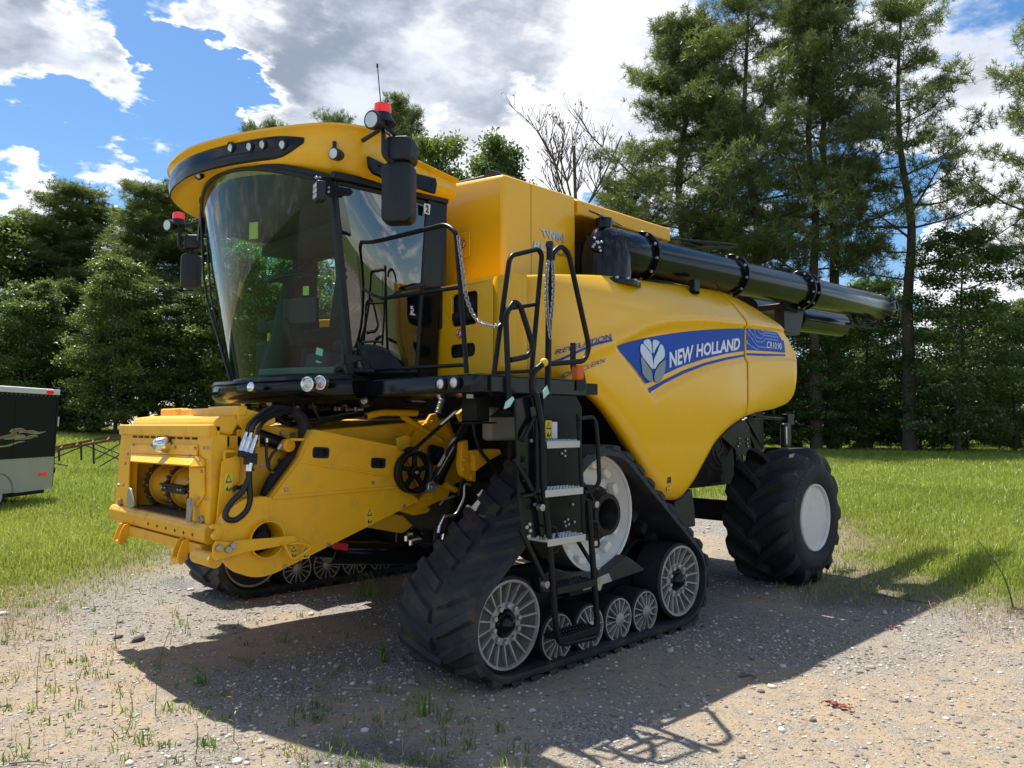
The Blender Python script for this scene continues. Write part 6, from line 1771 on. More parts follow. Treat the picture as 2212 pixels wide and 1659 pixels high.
# ------------------------------------------------------------------ foliage materials: tone attribute picks the leaf colour
def leaf_mat(name, dark, lite, trans=0.35, gloss=0.06, rough=0.4):
    m = bpy.data.materials.new(name)
    m.use_nodes = True
    nt = m.node_tree
    N, L = nt.nodes, nt.links
    N.remove(N['Principled BSDF'])
    at = N.new('ShaderNodeAttribute')
    at.attribute_name = 'tone'
    mx = N.new('ShaderNodeMix')
    mx.data_type = 'RGBA'
    L.new(at.outputs['Fac'], mx.inputs[0])
    mx.inputs[6].default_value = dark + (1,)
    mx.inputs[7].default_value = lite + (1,)
    df, tr, gl = N.new('ShaderNodeBsdfDiffuse'), N.new('ShaderNodeBsdfTranslucent'), N.new('ShaderNodeBsdfGlossy')
    gl.inputs['Roughness'].default_value = rough
    L.new(mx.outputs[2], df.inputs[0])
    L.new(mx.outputs[2], tr.inputs[0])
    a, b = N.new('ShaderNodeMixShader'), N.new('ShaderNodeMixShader')
    a.inputs[0].default_value = trans
    L.new(df.outputs[0], a.inputs[1])
    L.new(tr.outputs[0], a.inputs[2])
    b.inputs[0].default_value = gloss
    L.new(a.outputs[0], b.inputs[1])
    L.new(gl.outputs[0], b.inputs[2])
    L.new(b.outputs[0], N['Material Output'].inputs[0])
    MATS[name] = m
    return m
leaf_mat('meadow_blade', (0.20, 0.27, 0.028), (0.42, 0.47, 0.085), 0.5, 0.03)
leaf_mat('dry_blade', (0.27, 0.21, 0.11), (0.46, 0.38, 0.20), 0.3, 0.02)
leaf_mat('weed_leaf', (0.07, 0.13, 0.012), (0.21, 0.32, 0.035), 0.45, 0.04)
leaf_mat('red_weed', (0.22, 0.06, 0.02), (0.30, 0.17, 0.04), 0.35, 0.02)
leaf_mat('broad_leaf', (0.05, 0.10, 0.026), (0.18, 0.26, 0.05), 0.5, 0.06)
leaf_mat('bright_leaf', (0.07, 0.12, 0.022), (0.22, 0.29, 0.05), 0.5, 0.06)
leaf_mat('pine_needle', (0.065, 0.10, 0.030), (0.23, 0.28, 0.058), 0.5, 0.05)
mat('bark', (0.075, 0.056, 0.043), 0.9, var=0.45, scale=9, bump=0.6, bscale=14)
mat('grey_bark', (0.13, 0.105, 0.085), 0.9, var=0.3, scale=9)

# ------------------------------------------------------------------ grass
def blades(pts, hgt, wid, lean, tone, rg):
    """one triangle pair per blade, bent over"""
    m = len(pts)
    az = rg.random(m) * 2 * np.pi
    la = rg.random(m) * 2 * np.pi
    ln = lean * rg.random(m)
    wx, wy = np.cos(az) * wid * 0.5, np.sin(az) * wid * 0.5
    bx, by = np.cos(la) * ln * hgt, np.sin(la) * ln * hgt
    z0 = pts[:, 2] - 0.01
    v0 = np.stack([pts[:, 0] - wx, pts[:, 1] - wy, z0], -1)
    v1 = np.stack([pts[:, 0] + wx, pts[:, 1] + wy, z0], -1)
    v2 = np.stack([pts[:, 0] + wx * 0.7 + bx * 0.35, pts[:, 1] + wy * 0.7 + by * 0.35, z0 + hgt * 0.62], -1)
    v3 = np.stack([pts[:, 0] - wx * 0.7 + bx * 0.35, pts[:, 1] - wy * 0.7 + by * 0.35, z0 + hgt * 0.62], -1)
    v4 = np.stack([pts[:, 0] + bx, pts[:, 1] + by, z0 + hgt * (1 - 0.35 * ln)], -1)
    V_ = np.stack([v0, v1, v2, v3, v4], 1).reshape(-1, 3)
    i = np.arange(m)[:, None] * 5
    F = np.concatenate([i + np.array([[0, 1, 2]]), i + np.array([[0, 2, 3]]), i + np.array([[3, 2, 4]])], 0)
    return V_, F, np.repeat(tone, 5)
def scatter(cnt, d0, d1, rg, margin=0.12, power=1.0):
    """points on the ground in the field of view (and a margin), thinning out with distance"""
    d = d0 * (d1 / d0) ** rg.random(cnt) if power else d0 + (d1 - d0) * rg.random(cnt)
    lat = (rg.random(cnt) * 2 - 1) * (0.666 + margin)
    x = _h.x * d + RT.x * lat * d
    y = _h.y * d + RT.y * lat * d
    return x, y, d
def stuff(name, V_, F, tone, m, label, cat):
    me = np_mesh(name, V_, F, 3, {'tone': tone}, smooth=False)
    me.materials.append(MATS[m])
    o = bpy.data.objects.new(name, me)
    COL.objects.link(o)
    tag(o, label, cat, kind='stuff')
    return o
rg = np.random.default_rng(11)
x, y, d = scatter(640000, 7.0, 75, rg)
g = grass_at(x, y)
keep = rg.random(len(x)) < g ** 1.3 * np.clip(0.35 + fbm(x, y, 0.7, 3), 0, 1)
x, y, d, g = x[keep], y[keep], d[keep], g[keep]
h = (0.06 + 0.16 * g * (0.35 + fbm(x, y, 0.25, 3))) * (0.6 + 0.8 * rg.random(len(x))) * (0.75 + 0.25 * np.clip(d / 20, 0, 1.6))
h *= 0.55 + 0.45 * npstep(0.5, 1.0, g)
pts = np.stack([x, y, land(x, y)], -1)
tone = np.clip(0.25 + 0.9 * (fbm(x, y, 0.4, 3) - 0.2) + 0.35 * (rg.random(len(x)) - 0.5), 0, 1)
V_, F, T = blades(pts, h, 0.004 + 0.0007 * d, 0.9, tone, rg)
stuff('meadow_grass', V_, F, T, 'meadow_blade', 'green meadow grass growing round the gravel lot', 'grass')
x, y, d = scatter(120000, 5.0, 45, rg)
g = grass_at(x, y)
keep = rg.random(len(x)) < np.clip(np.exp(-((g - 0.34) / 0.26) ** 2) * 0.7, 0, 1) * (g > 0.06) * npstep(0.35, 0.65, fbm(x, y, 0.8, 3))
x, y, d = x[keep], y[keep], d[keep]
h = (0.04 + 0.10 * rg.random(len(x)) ** 1.5)
V_, F, T = blades(np.stack([x, y, land(x, y)], -1), h, 0.003 + 0.0005 * d, 2.2, rg.random(len(x)), rg)
stuff('dry_grass', V_, F, T, 'dry_blade', 'dry straw-coloured grass along the edge of the gravel', 'grass')
# small sparse weeds in the gravel
cx, cy, d = scatter(5200, 2.6, 14, rg)
g = grass_at(cx, cy)
lz = npstep(0.42, 0.66, fbm(cx, cy, 0.9, 3)) * npstep(2.9, 1.4, cx - 0.22 * cy) + 0.5 * npstep(2.6, 3.4, cy) * npstep(3.2, 2.4, cx)
keep = (rg.random(len(cx)) < np.clip(lz, 0, 1) * 0.55 + npstep(0.03, 0.3, g) * 0.6)
cx, cy = cx[keep], cy[keep]
m_ = 9
x = np.repeat(cx, m_) + rg.normal(0, 0.022, len(cx) * m_)
y = np.repeat(cy, m_) + rg.normal(0, 0.022, len(cx) * m_)
hh = np.repeat(0.014 + 0.075 * rg.random(len(cx)) ** 2.0, m_) * (0.5 + rg.random(len(x)))
tn = np.repeat(rg.random(len(cx)), m_)
V_, F, T = blades(np.stack([x, y, land(x, y)], -1), hh, 0.0065, 1.3, tn, rg)
stuff('low_weeds', V_, F, T, 'weed_leaf', 'tiny scattered weeds sprouting in the gravel', 'weeds')

x, y, d = scatter(9000, 2.6, 16, rg)
g = grass_at(x, y)
lz = npstep(0.45, 0.62, fbm(x, y, 0.7, 3)) * npstep(3.2, 1.6, x - 0.22 * y) + npstep(0.02, 0.2, g) * 0.7
keep = rg.random(len(x)) < np.clip(lz, 0, 1) * 0.4
x, y = x[keep], y[keep]
V_, F, T = blades(np.stack([x, y, land(x, y)], -1), 0.03 + 0.13 * rg.random(len(x)) ** 2, 0.0035 + 0.002 * rg.random(len(x)), 0.8, rg.random(len(x)), rg)
stuff('dry_stalks', V_, F, T, 'dry_blade', 'thin dry brown stalks standing in the gravel at left', 'weeds')

# ------------------------------------------------------------------ gravel
def stones(x, y, size, tone, rg):
    t = (1 + 5 ** 0.5) / 2
    ico = np.array([(-1, t, 0), (1, t, 0), (-1, -t, 0), (1, -t, 0), (0, -1, t), (0, 1, t), (0, -1, -t), (0, 1, -t), (t, 0, -1), (t, 0, 1), (-t, 0, -1), (-t, 0, 1)], float) / math.hypot(1, t)
    fc = np.array([(0, 11, 5), (0, 5, 1), (0, 1, 7), (0, 7, 10), (0, 10, 11), (1, 5, 9), (5, 11, 4), (11, 10, 2), (10, 7, 6), (7, 1, 8), (3, 9, 4), (3, 4, 2), (3, 2, 6), (3, 6, 8), (3, 8, 9), (4, 9, 5), (2, 4, 11), (6, 2, 10), (8, 6, 7), (9, 8, 1)])
    m = len(x)
    P = ico[None] * (0.75 + 0.5 * rg.random((m, 12, 1)))
    sc = np.stack([0.7 + 0.6 * rg.random(m), 0.7 + 0.6 * rg.random(m), 0.4 + 0.35 * rg.random(m)], -1)[:, None, :] * size[:, None, None]
    P = P * sc
    a = rg.random(m) * 2 * np.pi
    c, s = np.cos(a)[:, None], np.sin(a)[:, None]
    X, Y = P[..., 0] * c - P[..., 1] * s, P[..., 0] * s + P[..., 1] * c
    P = np.stack([X + x[:, None], Y + y[:, None], P[..., 2] + (land(x, y) + size * 0.12)[:, None]], -1)
    F = (fc[None] + (np.arange(m) * 12)[:, None, None]).reshape(-1, 3)
    return P.reshape(-1, 3), F, np.repeat(tone, 12)
sm = bpy.data.materials.new('stone')
sm.use_nodes = True
_b = sm.node_tree.nodes['Principled BSDF']
_b.inputs['Roughness'].default_value = 0.85
_a = sm.node_tree.nodes.new('ShaderNodeAttribute')
_a.attribute_name = 'tone'
_r = sm.node_tree.nodes.new('ShaderNodeValToRGB')
sm.node_tree.links.new(_a.outputs['Fac'], _r.inputs[0])
sm.node_tree.links.new(_r.outputs[0], _b.inputs['Base Color'])
cr = _r.color_ramp
cr.elements[0].color, cr.elements[1].color = (0.07, 0.065, 0.062, 1), (0.62, 0.58, 0.53, 1)
for p_, c_ in ((0.3, (0.16, 0.145, 0.13, 1)), (0.6, (0.28, 0.24, 0.195, 1)), (0.8, (0.42, 0.39, 0.35, 1))):
    e = cr.elements.new(p_)
    e.color = c_
MATS['stone'] = sm
x, y, d = scatter(52000, 2.3, 13, rg)
g = grass_at(x, y)
keep = rg.random(len(x)) < (1 - npstep(0.05, 0.5, g)) * (0.25 + 0.75 * npstep(0.35, 0.62, fbm(x, y, 0.8, 3))) * (1 - 0.55 * sand_at(x, y)) * (1 - 0.7 * asphalt_at(x, y))
x, y, d = x[keep], y[keep], d[keep]
size = 0.0045 + 0.009 * rg.random(len(x)) ** 2.2 + 0.016 * (rg.random(len(x)) > 0.965) * rg.random(len(x))
size = size * (0.8 + 0.05 * d)
V_, F, T = stones(x, y, size, 0.12 + 0.88 * rg.random(len(x)) ** 0.75, rg)
stuff('gravel', V_, F, T, 'stone', 'loose grey and tan gravel covering the lot', 'gravel')

# ------------------------------------------------------------------ trees
def tube_np(path, r0, r1, k=6):
    vs, fs = P_tube(path, r0, k, r1=r1)
    return vs, [f for f in fs if len(f) == 4]
def tree_mesh(seed, kind):
    """returns trunk prims, and crown arrays, for a tree 20 m high"""
    rd = random.Random(seed)
    rg_ = np.random.default_rng(seed)
    H = 20.0
    pine = kind.startswith('pine')
    cfg = {'pine_dense': (0.32, 4.3, 36, 4), 'pine_sparse': (0.36, 4.4, 27, 3), 'pine_round': (0.25, 4.7, 42, 5),
           'broad_low': (0.03, 5.6, 50, 4), 'broad_tall': (0.10, 4.4, 46, 4), 'broad_thin': (0.12, 2.6, 32, 3), 'bush': (0.0, 9.0, 46, 4)}[kind]
    base, spread, nl, nsub = cfg
    bend = [V(rd.uniform(-.4, .4), rd.uniform(-.4, .4), 0) for _ in range(6)]
    tp = smooth_path([V(0, 0, -0.3)] + [V(bend[i].x * (i + 1) / 5, bend[i].y * (i + 1) / 5, H * 0.96 * (i + 1) / 6) for i in range(6)], 3)
    prims = [tube_np(tp, 0.30 if pine else 0.24, 0.04, 8)]
    def on_trunk(z):
        for a, b in zip(tp[:-1], tp[1:]):
            if a.z <= z <= b.z:
                return a + (b - a) * ((z - a.z) / (b.z - a.z))
        return tp[-1]
    cl = []                                   # cluster centre, radius, direction, tone
    for i in range(nl):
        f = (i + rd.random()) / nl
        zf = base + (0.985 - base) * f
        if pine:
            prof = (0.55 + 0.45 * math.sin(math.pi * min(1, f * 1.5 + 0.12))) * (1 - f) ** 0.42 + 0.10
        elif kind == 'bush':
            prof = math.sqrt(max(0.02, 1 - f ** 2.2))
        else:
            prof = max(0.12, 1 - ((f - 0.36) / 0.68) ** 2) ** 0.6
        ln = spread * prof * rd.uniform(0.6, 1.12)
        az = i * 2.399 + rd.uniform(-0.5, 0.5)
        rise = (0.30 + 0.55 * f) if pine else rd.uniform(0.15, 0.7)
        p0 = on_trunk(zf * H)
        dv = V(math.cos(az), math.sin(az), 0)
        p1 = p0 + dv * ln * 0.5 + V(0, 0, ln * 0.5 * rise * (0.5 if pine else 0.9))
        p2 = p0 + dv * ln + V(0, 0, ln * rise * (0.85 if pine else 0.62))
        pth = smooth_path([p0, p1 + V(rd.uniform(-.2, .2), rd.uniform(-.2, .2), rd.uniform(-.15, .15)), p2], 3)
        prims.append(tube_np(pth, max(0.018, 0.012 * ln + 0.012), 0.010, 5))
        tone = rd.random()
        side = V(-dv.y, dv.x, 0)
        for s_ in range(nsub * 2 + 1):
            t = 0.38 + 0.62 * (s_ / (nsub * 2)) if not pine else 0.30 + 0.70 * (s_ / (nsub * 2))
            q = pth[min(int(t * (len(pth) - 1)), len(pth) - 1)]
            sl = ln * (1.05 - t) * rd.uniform(0.25, 0.6) + 0.25
            sg = 1 if s_ % 2 else -1
            e = q + side * sg * sl + dv * sl * 0.6 + V(0, 0, rd.uniform(0.0, 0.5) * sl)
            if sl > 0.35:
                prims.append(tube_np([q, (q + e) / 2 + V(0, 0, 0.05), e], 0.018, 0.007, 4))
            for tt in ((1.0, 0.7, 0.4) if pine else (1.0, 0.55)):
                cl.append((q + (e - q) * tt + V(rd.uniform(-.15, .15), rd.uniform(-.15, .15), rd.uniform(-.1, .1)), tone * 0.6 + rd.random() * 0.4, f))
    C = np.array([tuple(c[0]) for c in cl])
    tn = np.array([c[1] for c in cl])
    m = len(C)
    if pine:                                   # tufts of long needles
        nt_, nn = 5, 17
        Tc = np.repeat(C, nt_, 0) + rg_.normal(0, 0.25, (m * nt_, 3)) * np.array([1, 1, 0.65])
        tt = np.clip(np.repeat(tn, nt_) * 0.7 + 0.3 * rg_.random(m * nt_), 0, 1)
        k = len(Tc)
        dr = rg_.normal(0, 1, (k, nn, 3)) + np.array([0, 0, 0.75])
        dr /= np.linalg.norm(dr, axis=-1, keepdims=True)
        L_ = 0.17 + 0.14 * rg_.random((k, nn, 1))
        sd = np.cross(dr, rg_.normal(0, 1, (k, nn, 3)))
        sd /= np.linalg.norm(sd, axis=-1, keepdims=True) + 1e-9
        w = 0.019
        b0 = Tc[:, None, :] + dr * 0.02
        V_ = np.stack([b0 - sd * w * 0.5, b0 + sd * w * 0.5, b0 + dr * L_ + sd * w * 0.35, b0 + dr * L_ - sd * w * 0.35], 2).reshape(-1, 3)
        F = np.arange(k * nn * 4).reshape(-1, 4)
        T = np.repeat(tt, nn * 4)
    else:
        per = 32 if kind != 'bush' else 30
        rad = 0.80 if kind != 'bush' else 0.9
        P = np.repeat(C, per, 0) + rg_.normal(0, rad * 0.55, (m * per, 3)) * np.array([1, 1, 0.75])
        tt = np.clip(np.repeat(tn, per) * 0.7 + 0.3 * rg_.random(m * per), 0, 1)
        k = len(P)
        nrm = rg_.normal(0, 0.55, (k, 3)) + np.array([0, 0, 0.8])
        nrm /= np.linalg.norm(nrm, axis=-1, keepdims=True)
        ax_ = np.cross(nrm, rg_.normal(0, 1, (k, 3)))
        ax_ /= np.linalg.norm(ax_, axis=-1, keepdims=True) + 1e-9
        bx = np.cross(nrm, ax_)
        s_ = (0.12 + 0.10 * rg_.random((k, 1))) * (1.6 if kind == 'bush' else 1.0)
        V_ = np.stack([P - ax_ * s_, P + bx * s_ * 0.5 - ax_ * s_ * 0.1, P + ax_ * s_, P - bx * s_ * 0.5 - ax_ * s_ * 0.1], 1).reshape(-1, 3)
        F = np.arange(k * 4).reshape(-1, 4)
        T = np.repeat(tt, 4)
    tm = make_mesh('trunk', prims, 'bark', 60, fix=False)
    cm = np_mesh('crown', V_, F, 4, {'tone': T}, smooth=False)
    return tm, cm
_trees = {}
def tree(name, kind, seed, pos, height, rotz, label, leaf, group=None, lean=(0, 0), wide=1.0):
    key = (kind, seed)
    if key not in _trees:
        _trees[key] = tree_mesh(seed, kind)
    tm, cm = _trees[key]
    if (key, leaf) not in _trees:
        c2 = cm.copy()
        c2.materials.clear()
        c2.materials.append(MATS[leaf])
        _trees[(key, leaf)] = c2
    cm = _trees[(key, leaf)]
    e = empty(name, (pos.x, pos.y, ground_z(pos.x, pos.y)), label, 'tree', group)
    e.rotation_euler = (lean[0], lean[1], rotz)
    s = height / 20.0
    e.scale = (s * wide, s * wide, s)
    for nm, me_ in (('trunk', tm), ('crown', cm)):
        o = bpy.data.objects.new(nm, me_)
        COL.objects.link(o)
        o.parent = e
    return e
def tree_at(name, kind, seed, u, dist, vtop, rot, label, leaf, group=None, lean=(0, 0), wide=1.0):
    p = D_(u, dist)
    z0 = ground_z(p.x, p.y)
    return tree(name, kind, seed, p, CAM_H + (917 - vtop) / FPX * dist - z0, rot, label, leaf, group, lean, wide)
TREES = [
 ('pine_tree', 'pine_round', 1, 1480, 44, 15, 0.3, 'dense rounded pine, leftmost of the tall pines behind the auger', 'pine_needle', 1.15),
 ('pine_tree', 'pine_sparse', 4, 1632, 42, -70, 1.9, 'tall pine with a bare dark trunk just right of the dense rounded pine', 'pine_needle', 1.0),
 ('pine_tree', 'pine_dense', 3, 1762, 43, -110, 0.8, 'left one of two tall pines whose trunks stand side by side', 'pine_needle', 0.85),
 ('pine_tree', 'pine_sparse', 5, 1798, 44, -90, 4.2, 'right one of two tall pines whose trunks stand side by side', 'pine_needle', 0.9),
 ('pine_tree', 'pine_sparse', 4, 1962, 41, -70, 2.2, 'thin open pine with ivy on its trunk above the sweetgum', 'pine_needle', 1.0),
 ('pine_tree', 'pine_sparse', 5, 2290, 40, -20, 0.4, 'open pine cut off by the right edge of the picture', 'pine_needle', 1.0),
 ('pine_tree', 'pine_round', 6, 1345, 47, 380, 1.1, 'young low pine behind the grain tank rail', 'pine_needle', 1.0),
 ('pine_tree', 'pine_sparse', 5, 1590, 50, 200, 3.3, 'smaller pine between the dense rounded pine and the bare-trunked pine', 'pine_needle', 0.9),
 ('pine_tree', 'pine_round', 1, 862, 60, 205, 2.4, 'bushy pine rising behind the orange beacon and mirror', 'pine_needle', 0.9),
 ('pine_tree', 'pine_dense', 3, 735, 66, 246, 2.9, 'pine whose top peeps over the middle of the cab roof', 'pine_needle', 0.9),
 ('pine_tree', 'pine_round', 6, 570, 62, 258, 0.9, 'pine whose tip shows above the front of the cab roof', 'pine_needle', 0.9),
 ('pine_tree', 'pine_round', 1, 150, 52, 400, 5.0, 'broad pine behind the black trailer, left one of the two left-hand pines', 'pine_needle', 1.6),
 ('pine_tree', 'pine_round', 6, 310, 50, 388, 3.7, 'broad pine beside the cab mirror, right one of the two left-hand pines', 'pine_needle', 1.6),
 ('pine_tree', 'pine_dense', 2, 440, 56, 330, 0.2, 'pine half hidden behind the front of the cab roof', 'pine_needle', 1.1),
 ('broadleaf_tree', 'broad_tall', 11, 945, 55, 300, 0.5, 'pale green broadleaf tree right of the cab mirror', 'bright_leaf', 0.8),
 ('broadleaf_tree', 'broad_thin', 12, 1062, 48, 285, 1.5, 'slim sweetgum above the grain tank, left of a pair', 'broad_leaf', 0.75),
 ('broadleaf_tree', 'broad_thin', 13, 1100, 49, 300, 2.5, 'slim sweetgum above the grain tank, right of a pair', 'broad_leaf', 0.75),
 ('broadleaf_tree', 'broad_low', 14, 2065, 40, 500, 0.5, 'large sweetgum filling the space under the open ivy pine', 'broad_leaf', 1.0),
 ('broadleaf_tree', 'broad_low', 15, 1880, 45, 620, 2.5, 'dark leafy tree behind the tip of the auger', 'broad_leaf', 1.1),
 ('broadleaf_tree', 'broad_low', 14, 1760, 44, 690, 4.0, 'dark leafy tree behind the rear corner of the yellow body', 'broad_leaf', 1.2),
 ('broadleaf_tree', 'broad_low', 15, 2190, 42, 680, 1.0, 'dark leafy tree at the right edge below the open pine', 'broad_leaf', 1.2),
 ('broadleaf_tree', 'broad_tall', 11, 1540, 48, 480, 2.0, 'dark leafy tree behind the deck rails of the machine', 'broad_leaf', 1.1),
 ('broadleaf_tree', 'broad_tall', 16, 1420, 50, 520, 1.0, 'dark leafy tree behind the rail of the grain tank', 'broad_leaf', 1.1),
 ('broadleaf_tree', 'broad_low', 14, 250, 44, 560, 2.2, 'bright leafy tree standing in front of the left-hand pines', 'bright_leaf', 1.0),
 ('broadleaf_tree', 'broad_low', 15, 55, 45, 610, 3.1, 'dark leafy tree above the roof of the black trailer', 'broad_leaf', 1.1),
 ('broadleaf_tree', 'broad_tall', 16, -30, 50, 470, 0.3, 'pale leafy tree cut off by the left edge of the picture', 'bright_leaf', 1.1),
 ('broadleaf_tree', 'broad_tall', 11, 212, 55, 450, 1.3, 'mid green leafy tree filling the gap between the two left-hand pines', 'broad_leaf', 1.3),
 ('broadleaf_tree', 'broad_tall', 16, 75, 54, 470, 4.4, 'mid green leafy tree left of the left-hand pines', 'broad_leaf', 1.3),
 ('broadleaf_tree', 'broad_tall', 11, 385, 53, 445, 3.0, 'mid green leafy tree between the left-hand pines and the cab', 'broad_leaf', 1.3),
 ('broadleaf_tree', 'broad_low', 14, 400, 46, 640, 5.2, 'dark leafy tree behind the right-hand mirror of the cab', 'broad_leaf', 1.1),
 ('broadleaf_tree', 'broad_tall', 11, 510, 46, 520, 4.1, 'leafy tree seen through the left part of the windscreen', 'bright_leaf', 1.1),
 ('broadleaf_tree', 'broad_low', 15, 640, 48, 560, 5.5, 'leafy tree seen through the middle of the windscreen', 'broad_leaf', 1.1),
]
for nm, kd, sd_, u, ds, vt, ro, lb, lf, wd in TREES:
    tree_at(nm, kd, sd_, u, ds, vt, ro, lb, lf, wide=wd, lean=((0.05, -0.03) if 'ivy' in lb else (0, 0)))
rd = random.Random(21)
for k in range(26):                             # undergrowth closing the foot of the wood
    u = -150 + 29 * k if k < 13 else 1640 + 56 * (k - 13)
    ds = rd.uniform(45, 50) if k < 13 else rd.uniform(44, 49)
    tree_at('undergrowth_bush', 'bush', 31 + k % 2, u + rd.uniform(-12, 12), ds, rd.uniform(770, 830), rd.uniform(0, 6), 'dark leafy bush in the undergrowth at the foot of the wood', 'broad_leaf', 'undergrowth along the edge of the wood', wide=rd.uniform(0.8, 1.1))
for k in range(20):
    u = -200 + 125 * k
    tree_at('background_tree', ('broad_tall', 'broad_low')[k % 2], (16, 15)[k % 2], u + rd.uniform(-30, 30), rd.uniform(58, 66), rd.uniform(600, 700), rd.uniform(0, 6), 'leafy tree deep in the wood behind the front row', 'broad_leaf', 'second row of trees in the wood', wide=1.25)

# leafless tree beside the pines
def bare_tree():
    rd = random.Random(9)
    p = D_(1292, 44)
    e = empty('bare_tree', (p.x, p.y, ground_z(p.x, p.y)), 'leafless grey tree standing left of the tall pines', 'tree')
    prims = []
    Ht = CAM_H + (917 - 205) / FPX * 44
    dead = []
    def grow(a, d, ln, r, lev):
        n_ = 4
        pts = [a]
        dd = d.copy()
        for i in range(n_):
            dd = (dd + V(rd.uniform(-.16, .16), rd.uniform(-.16, .16), 0.06 if lev else 0)).normalized()
            pts.append(pts[-1] + dd * ln / n_)
        prims.append(tube_np(pts, r, r * 0.55, 5))
        if lev >= 3:
            dead.append(pts[-1])
        if lev < 4:
            for i in range(4 if lev else 9):
                t = rd.uniform(0.25, 1.0) if lev else 0.42 + 0.58 * (i + rd.random()) / 9
                q = pts[min(int(t * n_), n_)]
                az = rd.uniform(0, 6.28)
                sp_ = rd.uniform(0.45, 0.85)
                nd = (dd * (1 - sp_ * 0.45) + V(math.cos(az), math.sin(az), 0.55) * sp_).normalized()
                grow(q, nd, ln * rd.uniform(0.20, 0.32) if not lev else ln * rd.uniform(0.45, 0.68), r * (0.42 if not lev else 0.6), lev + 1)
    grow(V(0, 0, -0.2), V(0.02, -0.02, 1).normalized(), Ht * 0.86, 0.17, 0)
    o = obj('trunk', prims, 'grey_bark', None, angle=60, fix=False)
    o.parent = e
    rg_ = np.random.default_rng(3)
    C = np.array([tuple(q) for q in dead])
    C = np.repeat(C[rg_.random(len(C)) < 0.5], 2, 0)
    C = C + rg_.normal(0, 0.08, C.shape)
    dr = rg_.normal(0, 1, C.shape)
    V_ = np.stack([C, C + dr * 0.06, C + dr * 0.05 + np.array([0, 0, -0.12])], 1).reshape(-1, 3)
    me_ = np_mesh('dead_leaves', V_, np.arange(len(V_)).reshape(-1, 3), 3, {'tone': rg_.random(len(V_))}, smooth=False)
    me_.materials.append(MATS['red_weed'])
    o2 = bpy.data.objects.new('dead_leaves', me_)
    COL.objects.link(o2)
    o2.parent = e
bare_tree()
